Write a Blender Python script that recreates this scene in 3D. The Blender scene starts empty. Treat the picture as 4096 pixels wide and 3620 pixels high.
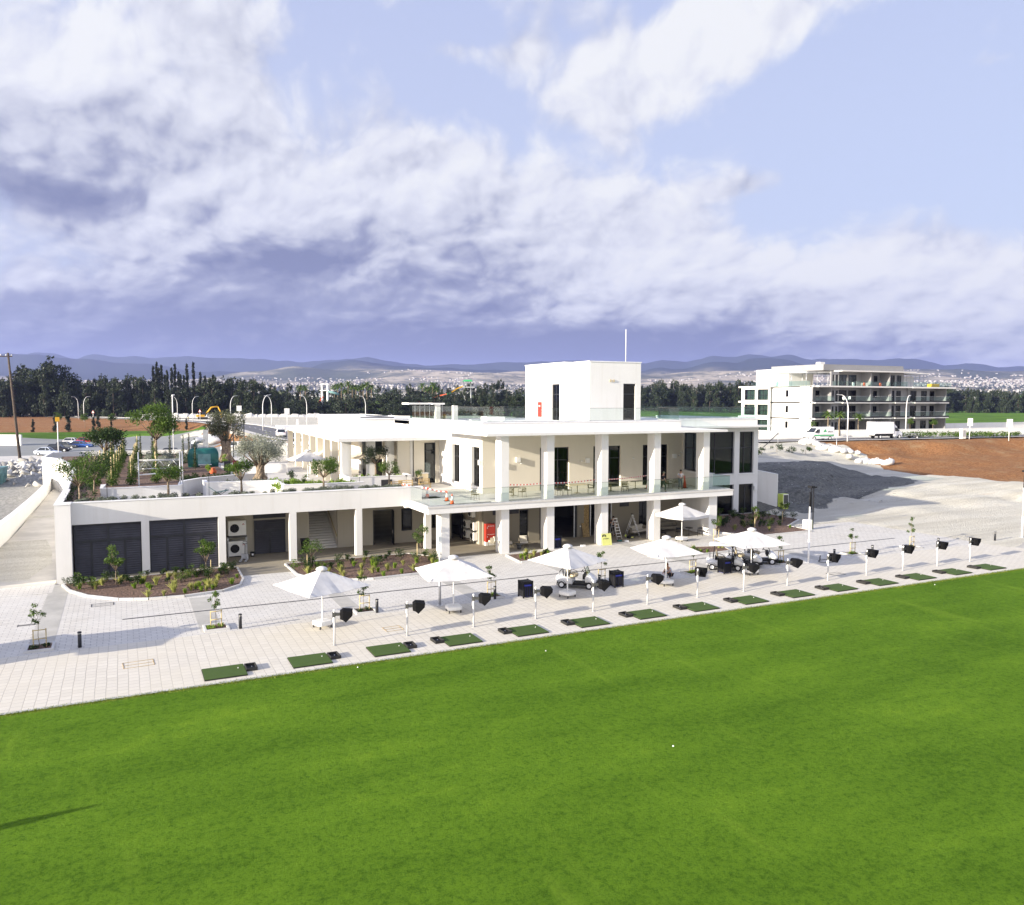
import bpy, math, random
import numpy as np
from math import sin, cos, pi, radians, sqrt, atan2, hypot
from mathutils import Vector, Matrix
random.seed(7); RNG = np.random.default_rng(7)
SC = bpy.context.scene
COL = SC.collection

# ------------------------------------------------------------------ mesh builder
class MB:
    """collects shapes and links them as ONE mesh object"""
    def __init__(s): s.v = []; s.f = []; s.sm = []
    def add(s, vs, fs, smooth=False):
        n = len(s.v); s.v += [tuple(v) for v in vs]
        s.f += [tuple(i + n for i in f) for f in fs]; s.sm += [smooth] * len(fs); return s
    def box(s, x0, x1, y0, y1, z0, z1):
        return s.add([(x0,y0,z0),(x1,y0,z0),(x1,y1,z0),(x0,y1,z0),(x0,y0,z1),(x1,y0,z1),(x1,y1,z1),(x0,y1,z1)],
                     [(0,3,2,1),(4,5,6,7),(0,1,5,4),(1,2,6,5),(2,3,7,6),(3,0,4,7)])
    def obox(s, c, a, b, d):
        """box from centre and three half-axis vectors"""
        c = Vector(c); a = Vector(a); b = Vector(b); d = Vector(d)
        P = [c-a-b-d, c+a-b-d, c+a+b-d, c-a+b-d, c-a-b+d, c+a-b+d, c+a+b+d, c-a+b+d]
        return s.add(P, [(0,3,2,1),(4,5,6,7),(0,1,5,4),(1,2,6,5),(2,3,7,6),(3,0,4,7)])
    def tube(s, pts, r, n=8, cap=True, smooth=True):
        pts = [Vector(p) for p in pts]
        rs = r if isinstance(r, (list, tuple)) else [r] * len(pts)
        vs = []; fs = []; prev = None
        for i, p in enumerate(pts):
            d = (pts[min(i+1, len(pts)-1)] - pts[max(i-1, 0)])
            d = d.normalized() if d.length > 1e-9 else Vector((0,0,1))
            if prev is None:
                u = d.orthogonal().normalized()
            else:
                u = (prev - d * prev.dot(d)); u = u.normalized() if u.length > 1e-6 else d.orthogonal().normalized()
            prev = u; w = d.cross(u)
            for k in range(n):
                a = 2*pi*k/n + pi/n
                vs.append(p + (u*cos(a) + w*sin(a)) * rs[i])
        for i in range(len(pts)-1):
            for k in range(n):
                k2 = (k+1) % n
                fs.append((i*n+k, i*n+k2, (i+1)*n+k2, (i+1)*n+k))
        s.add(vs, fs, smooth)
        if cap:
            m = len(s.v) - len(vs)
            s.f.append(tuple(m + k for k in range(n))[::-1]); s.sm.append(False)
            s.f.append(tuple(m + (len(pts)-1)*n + k for k in range(n))); s.sm.append(False)
        return s
    def prism(s, poly, z0, z1):
        n = len(poly)
        vs = [(x, y, z0) for x, y in poly] + [(x, y, z1) for x, y in poly]
        fs = [tuple(range(n))[::-1], tuple(range(n, 2*n))] + [(i, (i+1) % n, n+(i+1) % n, n+i) for i in range(n)]
        return s.add(vs, fs)
    def xprism(s, poly, x0, x1):
        """polygon of (y,z) swept along x"""
        n = len(poly)
        vs = [(x0, y, z) for y, z in poly] + [(x1, y, z) for y, z in poly]
        fs = [tuple(range(n))[::-1], tuple(range(n, 2*n))] + [(i, (i+1) % n, n+(i+1) % n, n+i) for i in range(n)]
        return s.add(vs, fs)
    def yprism(s, poly, y0, y1):
        """polygon of (x,z) swept along y"""
        n = len(poly)
        vs = [(x, y0, z) for x, z in poly] + [(x, y1, z) for x, z in poly]
        fs = [tuple(range(n))[::-1], tuple(range(n, 2*n))] + [(i, (i+1) % n, n+(i+1) % n, n+i) for i in range(n)]
        return s.add(vs, fs)
    def lathe(s, prof, n=16, c=(0,0,0), smooth=True):
        vs = []; fs = []
        for r, z in prof:
            for k in range(n):
                a = 2*pi*k/n; vs.append((c[0]+r*cos(a), c[1]+r*sin(a), c[2]+z))
        for i in range(len(prof)-1):
            for k in range(n):
                k2 = (k+1) % n; fs.append((i*n+k, i*n+k2, (i+1)*n+k2, (i+1)*n+k))
        s.add(vs, fs, smooth)
        m = len(s.v) - len(vs)
        s.f.append(tuple(m + k for k in range(n))[::-1]); s.sm.append(False)
        s.f.append(tuple(m + (len(prof)-1)*n + k for k in range(n))); s.sm.append(False)
        return s
    def loft(s, secs, cap=True, smooth=True, closed=True):
        n = len(secs[0]); vs = [p for sec in secs for p in sec]; fs = []
        for i in range(len(secs)-1):
            for k in range(n if closed else n-1):
                k2 = (k+1) % n; fs.append((i*n+k, i*n+k2, (i+1)*n+k2, (i+1)*n+k))
        s.add(vs, fs, smooth)
        if cap:
            m = len(s.v) - len(vs)
            s.f.append(tuple(m + k for k in range(n))[::-1]); s.sm.append(False)
            s.f.append(tuple(m + (len(secs)-1)*n + k for k in range(n))); s.sm.append(False)
        return s
    def build(s, name, mat, parent=None, loc=None, rot=None, fixn=False):
        seen = set(); ff = []; sm_ = []
        for f_, q_ in zip(s.f, s.sm):                                  # a face and its reverse would lie in one plane
            k_ = tuple(sorted(f_))
            if k_ in seen: continue
            seen.add(k_); ff.append(f_); sm_.append(q_)
        s.f, s.sm = ff, sm_
        me = bpy.data.meshes.new(name); me.from_pydata(s.v, [], s.f)
        me.polygons.foreach_set('use_smooth', s.sm)
        if fixn:
            import bmesh
            bm = bmesh.new(); bm.from_mesh(me); bmesh.ops.recalc_face_normals(bm, faces=bm.faces); bm.to_mesh(me); bm.free()
        me.materials.append(mat); me.update()
        o = bpy.data.objects.new(name, me); COL.objects.link(o)
        if parent: o.parent = parent
        if loc: o.location = loc
        if rot is not None: o.rotation_euler = (0,0,rot) if not isinstance(rot, tuple) else rot
        return o

def np_mesh(name, verts, faces, mat, parent=None):
    """verts (n,3), faces (m,k) arrays"""
    me = bpy.data.meshes.new(name); k = faces.shape[1]
    me.vertices.add(len(verts)); me.vertices.foreach_set('co', verts.astype(np.float32).ravel())
    me.loops.add(faces.size); me.loops.foreach_set('vertex_index', faces.astype(np.int32).ravel())
    me.polygons.add(len(faces)); me.polygons.foreach_set('loop_start', np.arange(0, faces.size, k, dtype=np.int32))
    me.update(calc_edges=True); me.validate()
    me.materials.append(mat)
    o = bpy.data.objects.new(name, me); COL.objects.link(o)
    if parent: o.parent = parent
    return o

def thing(name, label, cat, loc=(0,0,0), rotz=0, group=None):
    o = bpy.data.objects.new(name, None); COL.objects.link(o)
    o.location = loc; o.rotation_euler = (0,0,rotz); o.empty_display_size = .3
    o['label'] = label; o['category'] = cat
    if group: o['group'] = group
    return o
def tag(o, label, cat, group=None, kind=None):
    if label: o['label'] = label
    if cat: o['category'] = cat
    if group: o['group'] = group
    if kind: o['kind'] = kind
    return o
def struct(o): o['kind'] = 'structure'; return o
def dup(root, loc, rotz=0, label=None, group=None, scale=None):
    def cp(o, par):
        c = o.copy(); COL.objects.link(c)
        if par: c.parent = par
        for ch in o.children: cp(ch, c)
        return c
    r = cp(root, None); r.location = loc; r.rotation_euler = (0,0,rotz)
    if scale: r.scale = (scale, scale, scale) if not isinstance(scale, tuple) else scale
    if label: r['label'] = label
    if group: r['group'] = group
    return r
ORD = ['first','second','third','fourth','fifth','sixth','seventh','eighth','ninth','tenth','eleventh','twelfth','thirteenth','fourteenth','fifteenth','sixteenth','seventeenth','eighteenth','nineteenth','twentieth']

# ------------------------------------------------------------------ materials
def srgb(r, g, b):
    f = lambda c: c/12.92 if c <= .04045 else ((c+.055)/1.055)**2.4
    return (f(r/255), f(g/255), f(b/255), 1)
class NT:
    def __init__(s, tree): s.t = tree; s.n = tree.nodes; s.l = tree.links
    def new(s, typ, **kw):
        n = s.n.new(typ)
        for k, v in kw.items():
            if hasattr(n, k): setattr(n, k, v)
        return n
    def link(s, a, b): s.l.new(a, b)
    def val(s, x, sock):
        if isinstance(x, (int, float)): sock.default_value = x
        elif isinstance(x, tuple): sock.default_value = x
        else: s.l.new(x, sock)
    def m(s, op, a, b=0.0, c=None, clamp=False):
        n = s.n.new('ShaderNodeMath'); n.operation = op; n.use_clamp = clamp
        s.val(a, n.inputs[0]); s.val(b, n.inputs[1])
        if c is not None: s.val(c, n.inputs[2])
        return n.outputs[0]
    def mix(s, f, a, b):
        n = s.n.new('ShaderNodeMix'); n.data_type = 'RGBA'; s.val(f, n.inputs[0]); s.val(a, n.inputs[6]); s.val(b, n.inputs[7]); return n.outputs[2]
    def noise(s, vec, scale, detail=4, rough=.55, dist=0.0):
        n = s.n.new('ShaderNodeTexNoise'); n.inputs['Scale'].default_value = scale; n.inputs['Detail'].default_value = detail
        n.inputs['Roughness'].default_value = rough; n.inputs['Distortion'].default_value = dist
        if vec is not None: s.l.new(vec, n.inputs['Vector'])
        return n.outputs[0]
    def ramp(s, f, lo, hi):
        n = s.n.new('ShaderNodeMapRange'); n.interpolation_type = 'SMOOTHSTEP'
        s.val(f, n.inputs[0]); n.inputs[1].default_value = lo; n.inputs[2].default_value = hi; return n.outputs[0]
    def mapping(s, vec, scale=(1,1,1), rot=(0,0,0), loc=(0,0,0)):
        n = s.n.new('ShaderNodeMapping'); n.inputs['Scale'].default_value = scale; n.inputs['Rotation'].default_value = rot; n.inputs['Location'].default_value = loc
        s.l.new(vec, n.inputs['Vector']); return n.outputs[0]
def newmat(name):
    m = bpy.data.materials.new(name); m.use_nodes = True
    nt = NT(m.node_tree); b = m.node_tree.nodes['Principled BSDF']; return m, nt, b
def pos(nt): return nt.new('ShaderNodeNewGeometry').outputs['Position']
def objc(nt): return nt.new('ShaderNodeTexCoord').outputs['Object']
def mat(name, col, rough=.6, metal=0, var=.08, vscale=1.2, bump=0, bscale=20, spec=.4, world=True):
    """principled surface with faint mottling so nothing is perfectly flat"""
    m, nt, b = newmat(name)
    p = pos(nt) if world else objc(nt)
    b.inputs['Roughness'].default_value = rough; b.inputs['Metallic'].default_value = metal
    b.inputs['Specular IOR Level'].default_value = spec
    c = col if len(col) == 4 else (*col, 1)
    if var:
        n = nt.noise(p, vscale, 5, .6)
        d = tuple(max(0, x*(1-var*1.6)) for x in c[:3]) + (1,); l = tuple(min(.95, x*(1+var*1.3)) for x in c[:3]) + (1,)
        nt.val(nt.mix(nt.ramp(n, .3, .7), d, l), b.inputs['Base Color'])
    else: b.inputs['Base Color'].default_value = c
    if bump:
        n2 = nt.noise(p, bscale, 4, .6); bn = nt.new('ShaderNodeBump'); bn.inputs['Strength'].default_value = bump; bn.inputs['Distance'].default_value = .02
        nt.link(n2, bn.inputs['Height']); nt.link(bn.outputs[0], b.inputs['Normal'])
    return m
def glassmat(name, tint, alpha=.75, rough=.02):
    """pane: clear with a Fresnel reflection"""
    m, nt, b = newmat(name); nt.n.remove(b)
    out = nt.n['Material Output']
    tr = nt.new('ShaderNodeBsdfTransparent'); tr.inputs[0].default_value = (*tint, 1)
    gl = nt.new('ShaderNodeBsdfGlossy'); gl.inputs['Roughness'].default_value = rough
    lw = nt.new('ShaderNodeLayerWeight'); lw.inputs[0].default_value = .5
    f = nt.m('MULTIPLY_ADD', nt.m('POWER', lw.outputs['Facing'], 4.5), alpha, .035, clamp=True)
    mx = nt.new('ShaderNodeMixShader'); nt.link(f, mx.inputs[0]); nt.link(tr.outputs[0], mx.inputs[1]); nt.link(gl.outputs[0], mx.inputs[2])
    nt.link(mx.outputs[0], out.inputs[0]); return m
def leafmat(name, dark, light, trans=.35, scale=.9):
    m, nt, b = newmat(name)
    n = nt.noise(pos(nt), scale, 4, .7); g = nt.new('ShaderNodeNewGeometry').outputs['Random Per Island']
    f = nt.m('ADD', nt.m('MULTIPLY', nt.ramp(n, .3, .7), .55), nt.m('MULTIPLY', g, .45))
    c = nt.mix(f, (*dark, 1), (*light, 1)); nt.val(c, b.inputs['Base Color'])
    b.inputs['Roughness'].default_value = .55; b.inputs['Specular IOR Level'].default_value = .3
    tr = nt.new('ShaderNodeBsdfTranslucent'); nt.val(c, tr.inputs[0])
    mx = nt.new('ShaderNodeMixShader'); mx.inputs[0].default_value = trans
    nt.link(b.outputs[0], mx.inputs[1]); nt.link(tr.outputs[0], mx.inputs[2]); nt.link(mx.outputs[0], nt.n['Material Output'].inputs[0]); return m

def render_wall(name, base, streak=.10):
    """painted render: soft patches and faint rain streaks"""
    m, nt, b = newmat(name); p = pos(nt)
    n1 = nt.noise(p, .35, 5, .6); n2 = nt.noise(nt.mapping(p, (2.2, 2.2, .12)), 1.0, 5, .6)
    f = nt.m('MULTIPLY', nt.ramp(n2, .5, .75), streak)
    c = nt.mix(nt.ramp(n1, .3, .7), tuple(x*.965 for x in base[:3])+(1,), tuple(min(.93, x*1.015) for x in base[:3])+(1,))
    c = nt.mix(f, c, tuple(x*y for x, y in zip(base[:3], (.72, .69, .62)))+(1,))
    nt.val(c, b.inputs['Base Color']); b.inputs['Roughness'].default_value = .85; b.inputs['Specular IOR Level'].default_value = .2
    n3 = nt.noise(p, 40, 3, .6); bn = nt.new('ShaderNodeBump'); bn.inputs['Strength'].default_value = .12; bn.inputs['Distance'].default_value = .01
    nt.link(n3, bn.inputs['Height']); nt.link(bn.outputs[0], b.inputs['Normal']); return m

M = {}
M['white'] = render_wall('white_render', (.76,.75,.725), .22)
M['cream'] = render_wall('cream_render', (.71,.665,.57))
M['creamshade'] = render_wall('shaded_cream_render', (.26,.235,.185))  # wall colour darkened to carry the shade under the balcony
M['creamdim'] = render_wall('part_shaded_cream_render', (.42,.385,.31))  # arcade wall colour lowered to hold some of its shade
M['capping'] = mat('white_capping', (.82,.82,.81), .6, var=.05)
M['roofmem'] = mat('pale_roof_membrane', (.58,.585,.60), .8, var=.1, vscale=.4)
M['dark'] = mat('charcoal_metal', (.035,.037,.043), .45, .3, var=.1)
M['louvre'] = mat('charcoal_louvre', (.045,.045,.055), .5, .2, var=.1)
M['black'] = mat('black_plastic', (.014,.014,.016), .6, var=.1, spec=.2)
M['hood'] = mat('hood_black', (.008,.008,.009), .9, var=.1, spec=.1)
M['blackm'] = mat('black_matt', (.03,.03,.032), .8, var=.1)
M['greyplastic'] = mat('dark_grey_plastic', (.07,.07,.068), .45, var=.1)
M['steel'] = mat('galvanised_steel', (.55,.56,.58), .4, .6, var=.1, vscale=3)
M['whitem'] = mat('white_paint', (.82,.82,.82), .35, var=.03)
M['whitep'] = mat('white_plastic', (.80,.80,.78), .4, var=.04)
M['rubber'] = mat('tyre_rubber', (.02,.02,.02), .85, var=.1)
M['canvas'] = mat('white_canvas', (.60,.59,.575), .9, var=.05, vscale=2, bump=.3, bscale=3)
M['canvasb'] = mat('beige_canvas', (.62,.56,.46), .9, var=.05, vscale=2)
M['beige'] = mat('beige_vinyl', (.58,.49,.33), .55, var=.05)
M['wood'] = mat('pale_timber', (.45,.33,.16), .7, var=.2, vscale=6)
M['stake'] = mat('peeled_stake', (.52,.42,.22), .75, var=.15, vscale=8)
M['osb'] = mat('strand_board', (.33,.23,.10), .8, var=.35, vscale=14)
M['bark'] = mat('grey_bark', (.22,.17,.12), .9, var=.3, vscale=8, bump=.6, bscale=12)
M['barkd'] = mat('dark_bark', (.09,.07,.055), .9, var=.3, vscale=8, bump=.6, bscale=12)
M['red'] = mat('red_enamel', (.42,.035,.02), .4, var=.06)
M['orange'] = mat('orange_plastic', (.72,.14,.03), .5, var=.05)
M['teal'] = mat('teal_paint', (.02,.14,.13), .35, .2, var=.12)
M['tealp'] = mat('faded_teal_paint', (.16,.30,.30), .6, var=.2)
M['blueliner'] = mat('blue_liner', (.03,.04,.35), .4, var=.1)
M['yellow'] = mat('yellow_board', (.68,.70,.22), .6, var=.05)
M['yellowm'] = mat('yellow_machine', (.70,.38,.02), .5, var=.1)
M['green'] = mat('green_paint', (.04,.35,.12), .5, var=.05)
M['lime'] = mat('lime_foil', (.52,.62,.12), .5, var=.05)
M['wicker'] = mat('grey_wicker', (.20,.18,.14), .8, var=.25, vscale=30)
M['cushion'] = mat('pale_cushion', (.62,.58,.50), .9, var=.06)
M['rope'] = mat('olive_rope', (.11,.095,.05), .8, var=.15, vscale=12)
M['terracotta'] = mat('terracotta', (.55,.13,.05), .7, var=.1)
M['balustrade'] = glassmat('clear_balustrade', (.94,.975,.96))
M['balustradeg'] = glassmat('green_balustrade', (.82,.91,.89))
M['pane'] = glassmat('window_pane', (.42,.50,.47))
M['paned'] = glassmat('dark_window_pane', (.22,.25,.26))
M['carglass'] = mat('car_glass', (.02,.025,.03), .08, var=0, spec=.8)
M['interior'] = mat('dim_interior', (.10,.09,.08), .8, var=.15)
M['skin'] = mat('skin', (.45,.26,.17), .6, var=.06)
M['hair'] = mat('dark_hair', (.03,.022,.016), .7, var=.1)
M['hairb'] = mat('brown_hair', (.13,.06,.03), .7, var=.1)
M['leaf'] = leafmat('citrus_leaf', (.022,.055,.007), (.115,.19,.022))
M['leafdk'] = leafmat('dark_leaf', (.010,.026,.006), (.045,.085,.014))
M['leaflime'] = leafmat('lime_leaf', (.08,.16,.012), (.28,.40,.05))
M['olive'] = leafmat('olive_leaf', (.05,.06,.028), (.19,.205,.115), scale=1.5)
M['silver'] = leafmat('silver_shrub', (.07,.085,.06), (.28,.315,.25), scale=2.5)
M['pine'] = leafmat('conifer_needles', (.008,.017,.008), (.042,.060,.024), trans=.12, scale=.25)
M['pineb'] = leafmat('conifer_needles_bluish', (.010,.018,.011), (.040,.058,.030), trans=.12, scale=.25)
M['cypress'] = leafmat('cypress_needles', (.006,.013,.008), (.022,.034,.016), trans=.1, scale=.3)
M['grassy'] = leafmat('feather_grass', (.20,.24,.05), (.48,.48,.16), scale=2)
M['palm'] = leafmat('palm_fronds', (.04,.09,.015), (.16,.24,.05), scale=.8)

# ------------------------------------------------------------------ camera
F, YAW, PITCH, ROLL, CH = 3223.607, radians(25.84), radians(3.66), radians(.07), 12.0
def set_camera():
    cam = bpy.data.cameras.new('camera'); o = bpy.data.objects.new('camera', cam); COL.objects.link(o)
    f = Vector((sin(YAW)*cos(PITCH), cos(YAW)*cos(PITCH), -sin(PITCH))); r = Vector((cos(YAW), -sin(YAW), 0)); u = r.cross(f)
    r2 = cos(ROLL)*r + sin(ROLL)*u; u2 = -sin(ROLL)*r + cos(ROLL)*u
    m = Matrix((r2, u2, -f)).transposed().to_4x4(); m.translation = Vector((0,0,CH)); o.matrix_world = m
    cam.sensor_width = 36; cam.lens = 36*F/4096; cam.clip_start = .5; cam.clip_end = 60000
    SC.camera = o
set_camera()
def bear(a, d):
    """point at bearing offset a (tangent, right of the view axis) and distance d along it"""
    return (d*(sin(YAW) + a*cos(YAW)), d*(cos(YAW) - a*sin(YAW)))
# ------------------------------------------------------------------ sun, sky, clouds
SUN_EL, SUN_K = math.atan(.25), .15           # light travels towards +X and slightly +Y
sd = Vector((1, SUN_K, 0)).normalized()*cos(SUN_EL); SUN_DIR = Vector((sd.x, sd.y, -sin(SUN_EL)))
sl = bpy.data.lights.new('sun', 'SUN'); sl.energy = 5.0; sl.angle = radians(.55); sl.color = (1, .90, .74)
so = bpy.data.objects.new('sun', sl); COL.objects.link(so); so.rotation_euler = SUN_DIR.to_track_quat('-Z', 'Y').to_euler()
EXPO = 1.32
def make_world():
    w = bpy.data.worlds.new('World'); SC.world = w; w.use_nodes = True
    nt = NT(w.node_tree); bg = nt.n['Background']
    tc = nt.new('ShaderNodeTexCoord').outputs['Generated']
    sky = nt.new('ShaderNodeTexSky'); sky.sky_type = 'NISHITA'; sky.sun_disc = False
    sky.sun_elevation = SUN_EL; sky.sun_rotation = atan2(-SUN_DIR.x, -SUN_DIR.y)
    sky.air_density = 1; sky.dust_density = 1.5; sky.ozone_density = 2
    def noise2(vec, scale, detail, rough):
        n = nt.new('ShaderNodeTexNoise', noise_dimensions='2D'); n.inputs['Scale'].default_value = scale; n.inputs['Detail'].default_value = detail; n.inputs['Roughness'].default_value = rough; nt.link(vec, n.inputs['Vector']); return n.outputs[0]
    def dot(v):
        n = nt.new('ShaderNodeVectorMath', operation='DOT_PRODUCT'); nt.link(tc, n.inputs[0]); n.inputs[1].default_value = v; return n.outputs['Value']
    fwd = dot((sin(YAW), cos(YAW), 0)); rgt = dot((cos(YAW), -sin(YAW), 0)); up = dot((0,0,1))
    az = nt.m('ARCTAN2', rgt, fwd)                                      # bearing east of the clubhouse axis
    hyp = nt.m('SQRT', nt.m('ADD', nt.m('MULTIPLY', fwd, fwd), nt.m('MULTIPLY', rgt, rgt)))
    el = nt.m('ARCTAN2', up, hyp)
    elc = nt.m('MAXIMUM', el, 0.0)
    # cloud layer seen from below: divide by height so that it flattens to the horizon
    den = nt.m('ADD', elc, .13)
    sc = nt.m('DIVIDE', 1.0, den)
    cx = nt.m('MULTIPLY_ADD', az, 4.0, 5.3); cy = nt.m('MULTIPLY_ADD', nt.m('LOGARITHM', nt.m('ADD', elc, .12), 2.71828), -1.9, nt.m('MULTIPLY', az, .5))
    cv = nt.new('ShaderNodeCombineXYZ'); nt.link(cx, cv.inputs[0]); nt.link(cy, cv.inputs[1]); cv.inputs[2].default_value = 3.7
    P = cv.outputs[0]
    warp = nt.new('ShaderNodeTexNoise', noise_dimensions='2D'); warp.inputs['Scale'].default_value = 1.6; warp.inputs['Detail'].default_value = 3; nt.link(P, warp.inputs['Vector'])
    wv = nt.new('ShaderNodeVectorMath', operation='MULTIPLY_ADD'); nt.link(warp.outputs['Color'], wv.inputs[0]); wv.inputs[1].default_value = (.35,.35,0); nt.link(P, wv.inputs[2])
    n1 = noise2(wv.outputs[0], 1.5, 6, .56)
    def puff(vec, scale):
        # heaped, rounded cumulus heads
        v = nt.new('ShaderNodeTexVoronoi', feature='F1', voronoi_dimensions='2D'); v.inputs['Scale'].default_value = scale; v.inputs['Detail'].default_value = 2.0; v.inputs['Roughness'].default_value = .5; v.normalize = True
        nt.link(vec, v.inputs['Vector']); return nt.m('SUBTRACT', 1.0, v.outputs['Distance'])
    f2_ = noise2(wv.outputs[0], 7, 5, .62)
    wv2 = nt.new('ShaderNodeVectorMath', operation='MULTIPLY_ADD'); nt.link(warp.outputs['Color'], wv2.inputs[0]); wv2.inputs[1].default_value = (.16,.16,0); nt.link(P, wv2.inputs[2])
    pu = puff(wv2.outputs[0], 4.6); offp = nt.new('ShaderNodeVectorMath', operation='ADD'); nt.link(wv2.outputs[0], offp.inputs[0]); offp.inputs[1].default_value = (-.035,-.05,0); puo = puff(offp.outputs[0], 4.6)
    n2 = nt.m('ADD', nt.m('MULTIPLY', nt.m('SUBTRACT', pu, .28), .9), nt.m('MULTIPLY', nt.m('SUBTRACT', f2_, .5), .55))
    off = nt.new('ShaderNodeVectorMath', operation='ADD'); nt.link(wv.outputs[0], off.inputs[0]); off.inputs[1].default_value = (-.08, -.13, 0)
    n1o = noise2(off.outputs[0], 1.5, 6, .56)
    def blob(a0, e0, sa, se, amp, rot=0.0):
        a0 = radians(a0); e0 = radians(e0); sa = radians(sa); se = radians(se); r = radians(rot)
        da = nt.m('SUBTRACT', az, a0); de = nt.m('SUBTRACT', el, e0)
        x = nt.m('ADD', nt.m('MULTIPLY', da, cos(r)/sa), nt.m('MULTIPLY', de, sin(r)/sa))
        y = nt.m('ADD', nt.m('MULTIPLY', da, -sin(r)/se), nt.m('MULTIPLY', de, cos(r)/se))
        q = nt.m('ADD', nt.m('MULTIPLY', x, x), nt.m('MULTIPLY', y, y))
        return nt.m('MULTIPLY', nt.m('POWER', 2.71828, nt.m('MULTIPLY', q, -1.0)), amp)
    def total(lst, base):
        t = base
        for b in lst: t = nt.m('ADD', t, blob(*b))
        return t
    # where cloud is
    cov = total([(-26,20,13,9,.36),(-16,10,20,9,.42),(-4,7,16,6,.34),(8,19.5,8,3.0,.42,25),(16,24,9,2.6,.52,12),(7,11,12,4.2,.34),(19,5.5,14,4.0,.34),(29,8,7,4.5,.36),(-4,1.5,38,4.2,.52),(-17.5,23,3,5,.14),
                 (-3,25,5,3,-.10),(-12,24,3,3,-.12),(23,18,9,5,-.30),(27,13,7,2.6,-.12),(3.5,17,4,2.2,-.20),(-4,20,4,2.0,-.14),(15.5,14.3,3.6,.9,.24,8),(-6,17,6,4,.18),(-3.5,22.8,2.8,.9,.30),(0.5,22.6,2.5,1.2,.20,30),(25.2,1.9,8,.6,.10),(24.3,24.7,1.3,.7,.42),(29.3,14.2,1.3,.7,.32),(29.8,19.6,1.2,.5,.2)], .0)
    d = nt.m('ADD', nt.m('ADD', n1, nt.m('MULTIPLY', nt.m('SUBTRACT', n2, .5), .30)), nt.m('SUBTRACT', cov, .06))
    mask = nt.ramp(d, .47, .76)
    thick = nt.ramp(d, .66, 1.10)
    # how dark the cloud bases are
    gloom = total([(-20,6.0,20,2.2,.34),(6,4.0,11,1.4,.44),(-30,12.3,5.5,1.4,.50),(-15,8.8,9,2.2,.24),(-4,11.5,6,2.0,.16),(-22,1.8,30,3.4,.62),(6,1.8,16,1.8,.50),(-14,11,14,4,.14),(-26,16.5,8,2,.10),
                   (26,3.0,10,1.4,.18),(-29,21,9,4,-.28),(-14,22,8,5,-.12),(-15,14,5,2.5,-.10),(-24,9.8,4,1.4,-.20),(8,11.5,11,3.2,-.28),(12,22,12,4,-.42,18),(28,7,8,3,-.34),(20,9,5,1.6,-.25),(-7,14,6,2.5,-.12)], .34)
    rel = nt.m('MULTIPLY', nt.m('SUBTRACT', n1, n1o), 1.5)
    tex = nt.m('ADD', nt.m('MULTIPLY', nt.m('SUBTRACT', n2, .5), .55), nt.m('MULTIPLY', nt.m('SUBTRACT', pu, puo), .95))
    g = nt.m('SUBTRACT', nt.m('ADD', gloom, nt.m('MULTIPLY', thick, .06)), nt.m('MULTIPLY', nt.m('ADD', rel, nt.m('MULTIPLY', tex, .6)), nt.m('SUBTRACT', 1.0, nt.m('MULTIPLY', nt.ramp(gloom, .55, 1.1), .60))), clamp=True)
    k = 10.0/(2**EXPO)
    def C(r, gg, b, m=1.0):
        c = srgb(r, gg, b); return (c[0]*k*m, c[1]*k*m, c[2]*k*m, 1)
    rampn = nt.new('ShaderNodeValToRGB'); cr = rampn.color_ramp
    cr.elements[0].position = 0; cr.elements[0].color = C(248,249,251)
    cr.elements[1].position = 1; cr.elements[1].color = C(126,133,166)
    for p_, c_ in ((.25, C(234,236,245)), (.50, C(210,213,226)), (.75, C(162,167,192))):
        e = cr.elements.new(p_); e.color = c_
    nt.link(g, rampn.inputs[0])
    # clear air: Nishita graded to the camera's periwinkle blue
    skm = nt.new('ShaderNodeMix', data_type='RGBA', blend_type='MULTIPLY'); skm.inputs[0].default_value = 1
    nt.link(sky.outputs[0], skm.inputs[6]); skm.inputs[7].default_value = (1,1,1,1)
    hazy = nt.mix(nt.ramp(el, radians(-1), radians(16)), C(218,222,239), C(207,215,243))
    hazy = nt.mix(nt.ramp(el, radians(14), radians(40)), hazy, C(190,201,241))
    clear = nt.mix(.85, skm.outputs[2], hazy)
    colr = nt.mix(nt.m('MULTIPLY', mask, .97), clear, rampn.outputs[0])
    # the sky towards the sun and behind the camera is brightened as added fill
    sunv = (-SUN_DIR.x, -SUN_DIR.y, 0)
    glow = nt.ramp(dot(sunv), .3, 1.0)
    back = nt.ramp(nt.m('MULTIPLY', fwd, -1), -.3, .6)
    boost = nt.m('ADD', 1.0, nt.m('ADD', nt.m('MULTIPLY', back, .45), nt.m('MULTIPLY', nt.m('MULTIPLY', glow, back), .5)))
    bm = nt.new('ShaderNodeVectorMath', operation='SCALE'); nt.link(colr, bm.inputs[0]); nt.link(boost, bm.inputs['Scale'])
    wt = nt.mix(back, bm.outputs[0], (1,1,1,1)); wm = nt.new('ShaderNodeMix', data_type='RGBA', blend_type='MULTIPLY'); nt.link(back, wm.inputs[0]); nt.link(bm.outputs[0], wm.inputs[6]); wm.inputs[7].default_value = (1.10,1.0,.84,1); nt.link(wm.outputs[2], bg.inputs[0]); bg.inputs[1].default_value = .1
    w.cycles.sampling_method = 'MANUAL'; w.cycles.sample_map_resolution = 512
make_world()
SC.view_settings.view_transform = 'Standard'; SC.view_settings.look = 'None'; SC.view_settings.exposure = EXPO; SC.view_settings.gamma = 1
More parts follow.
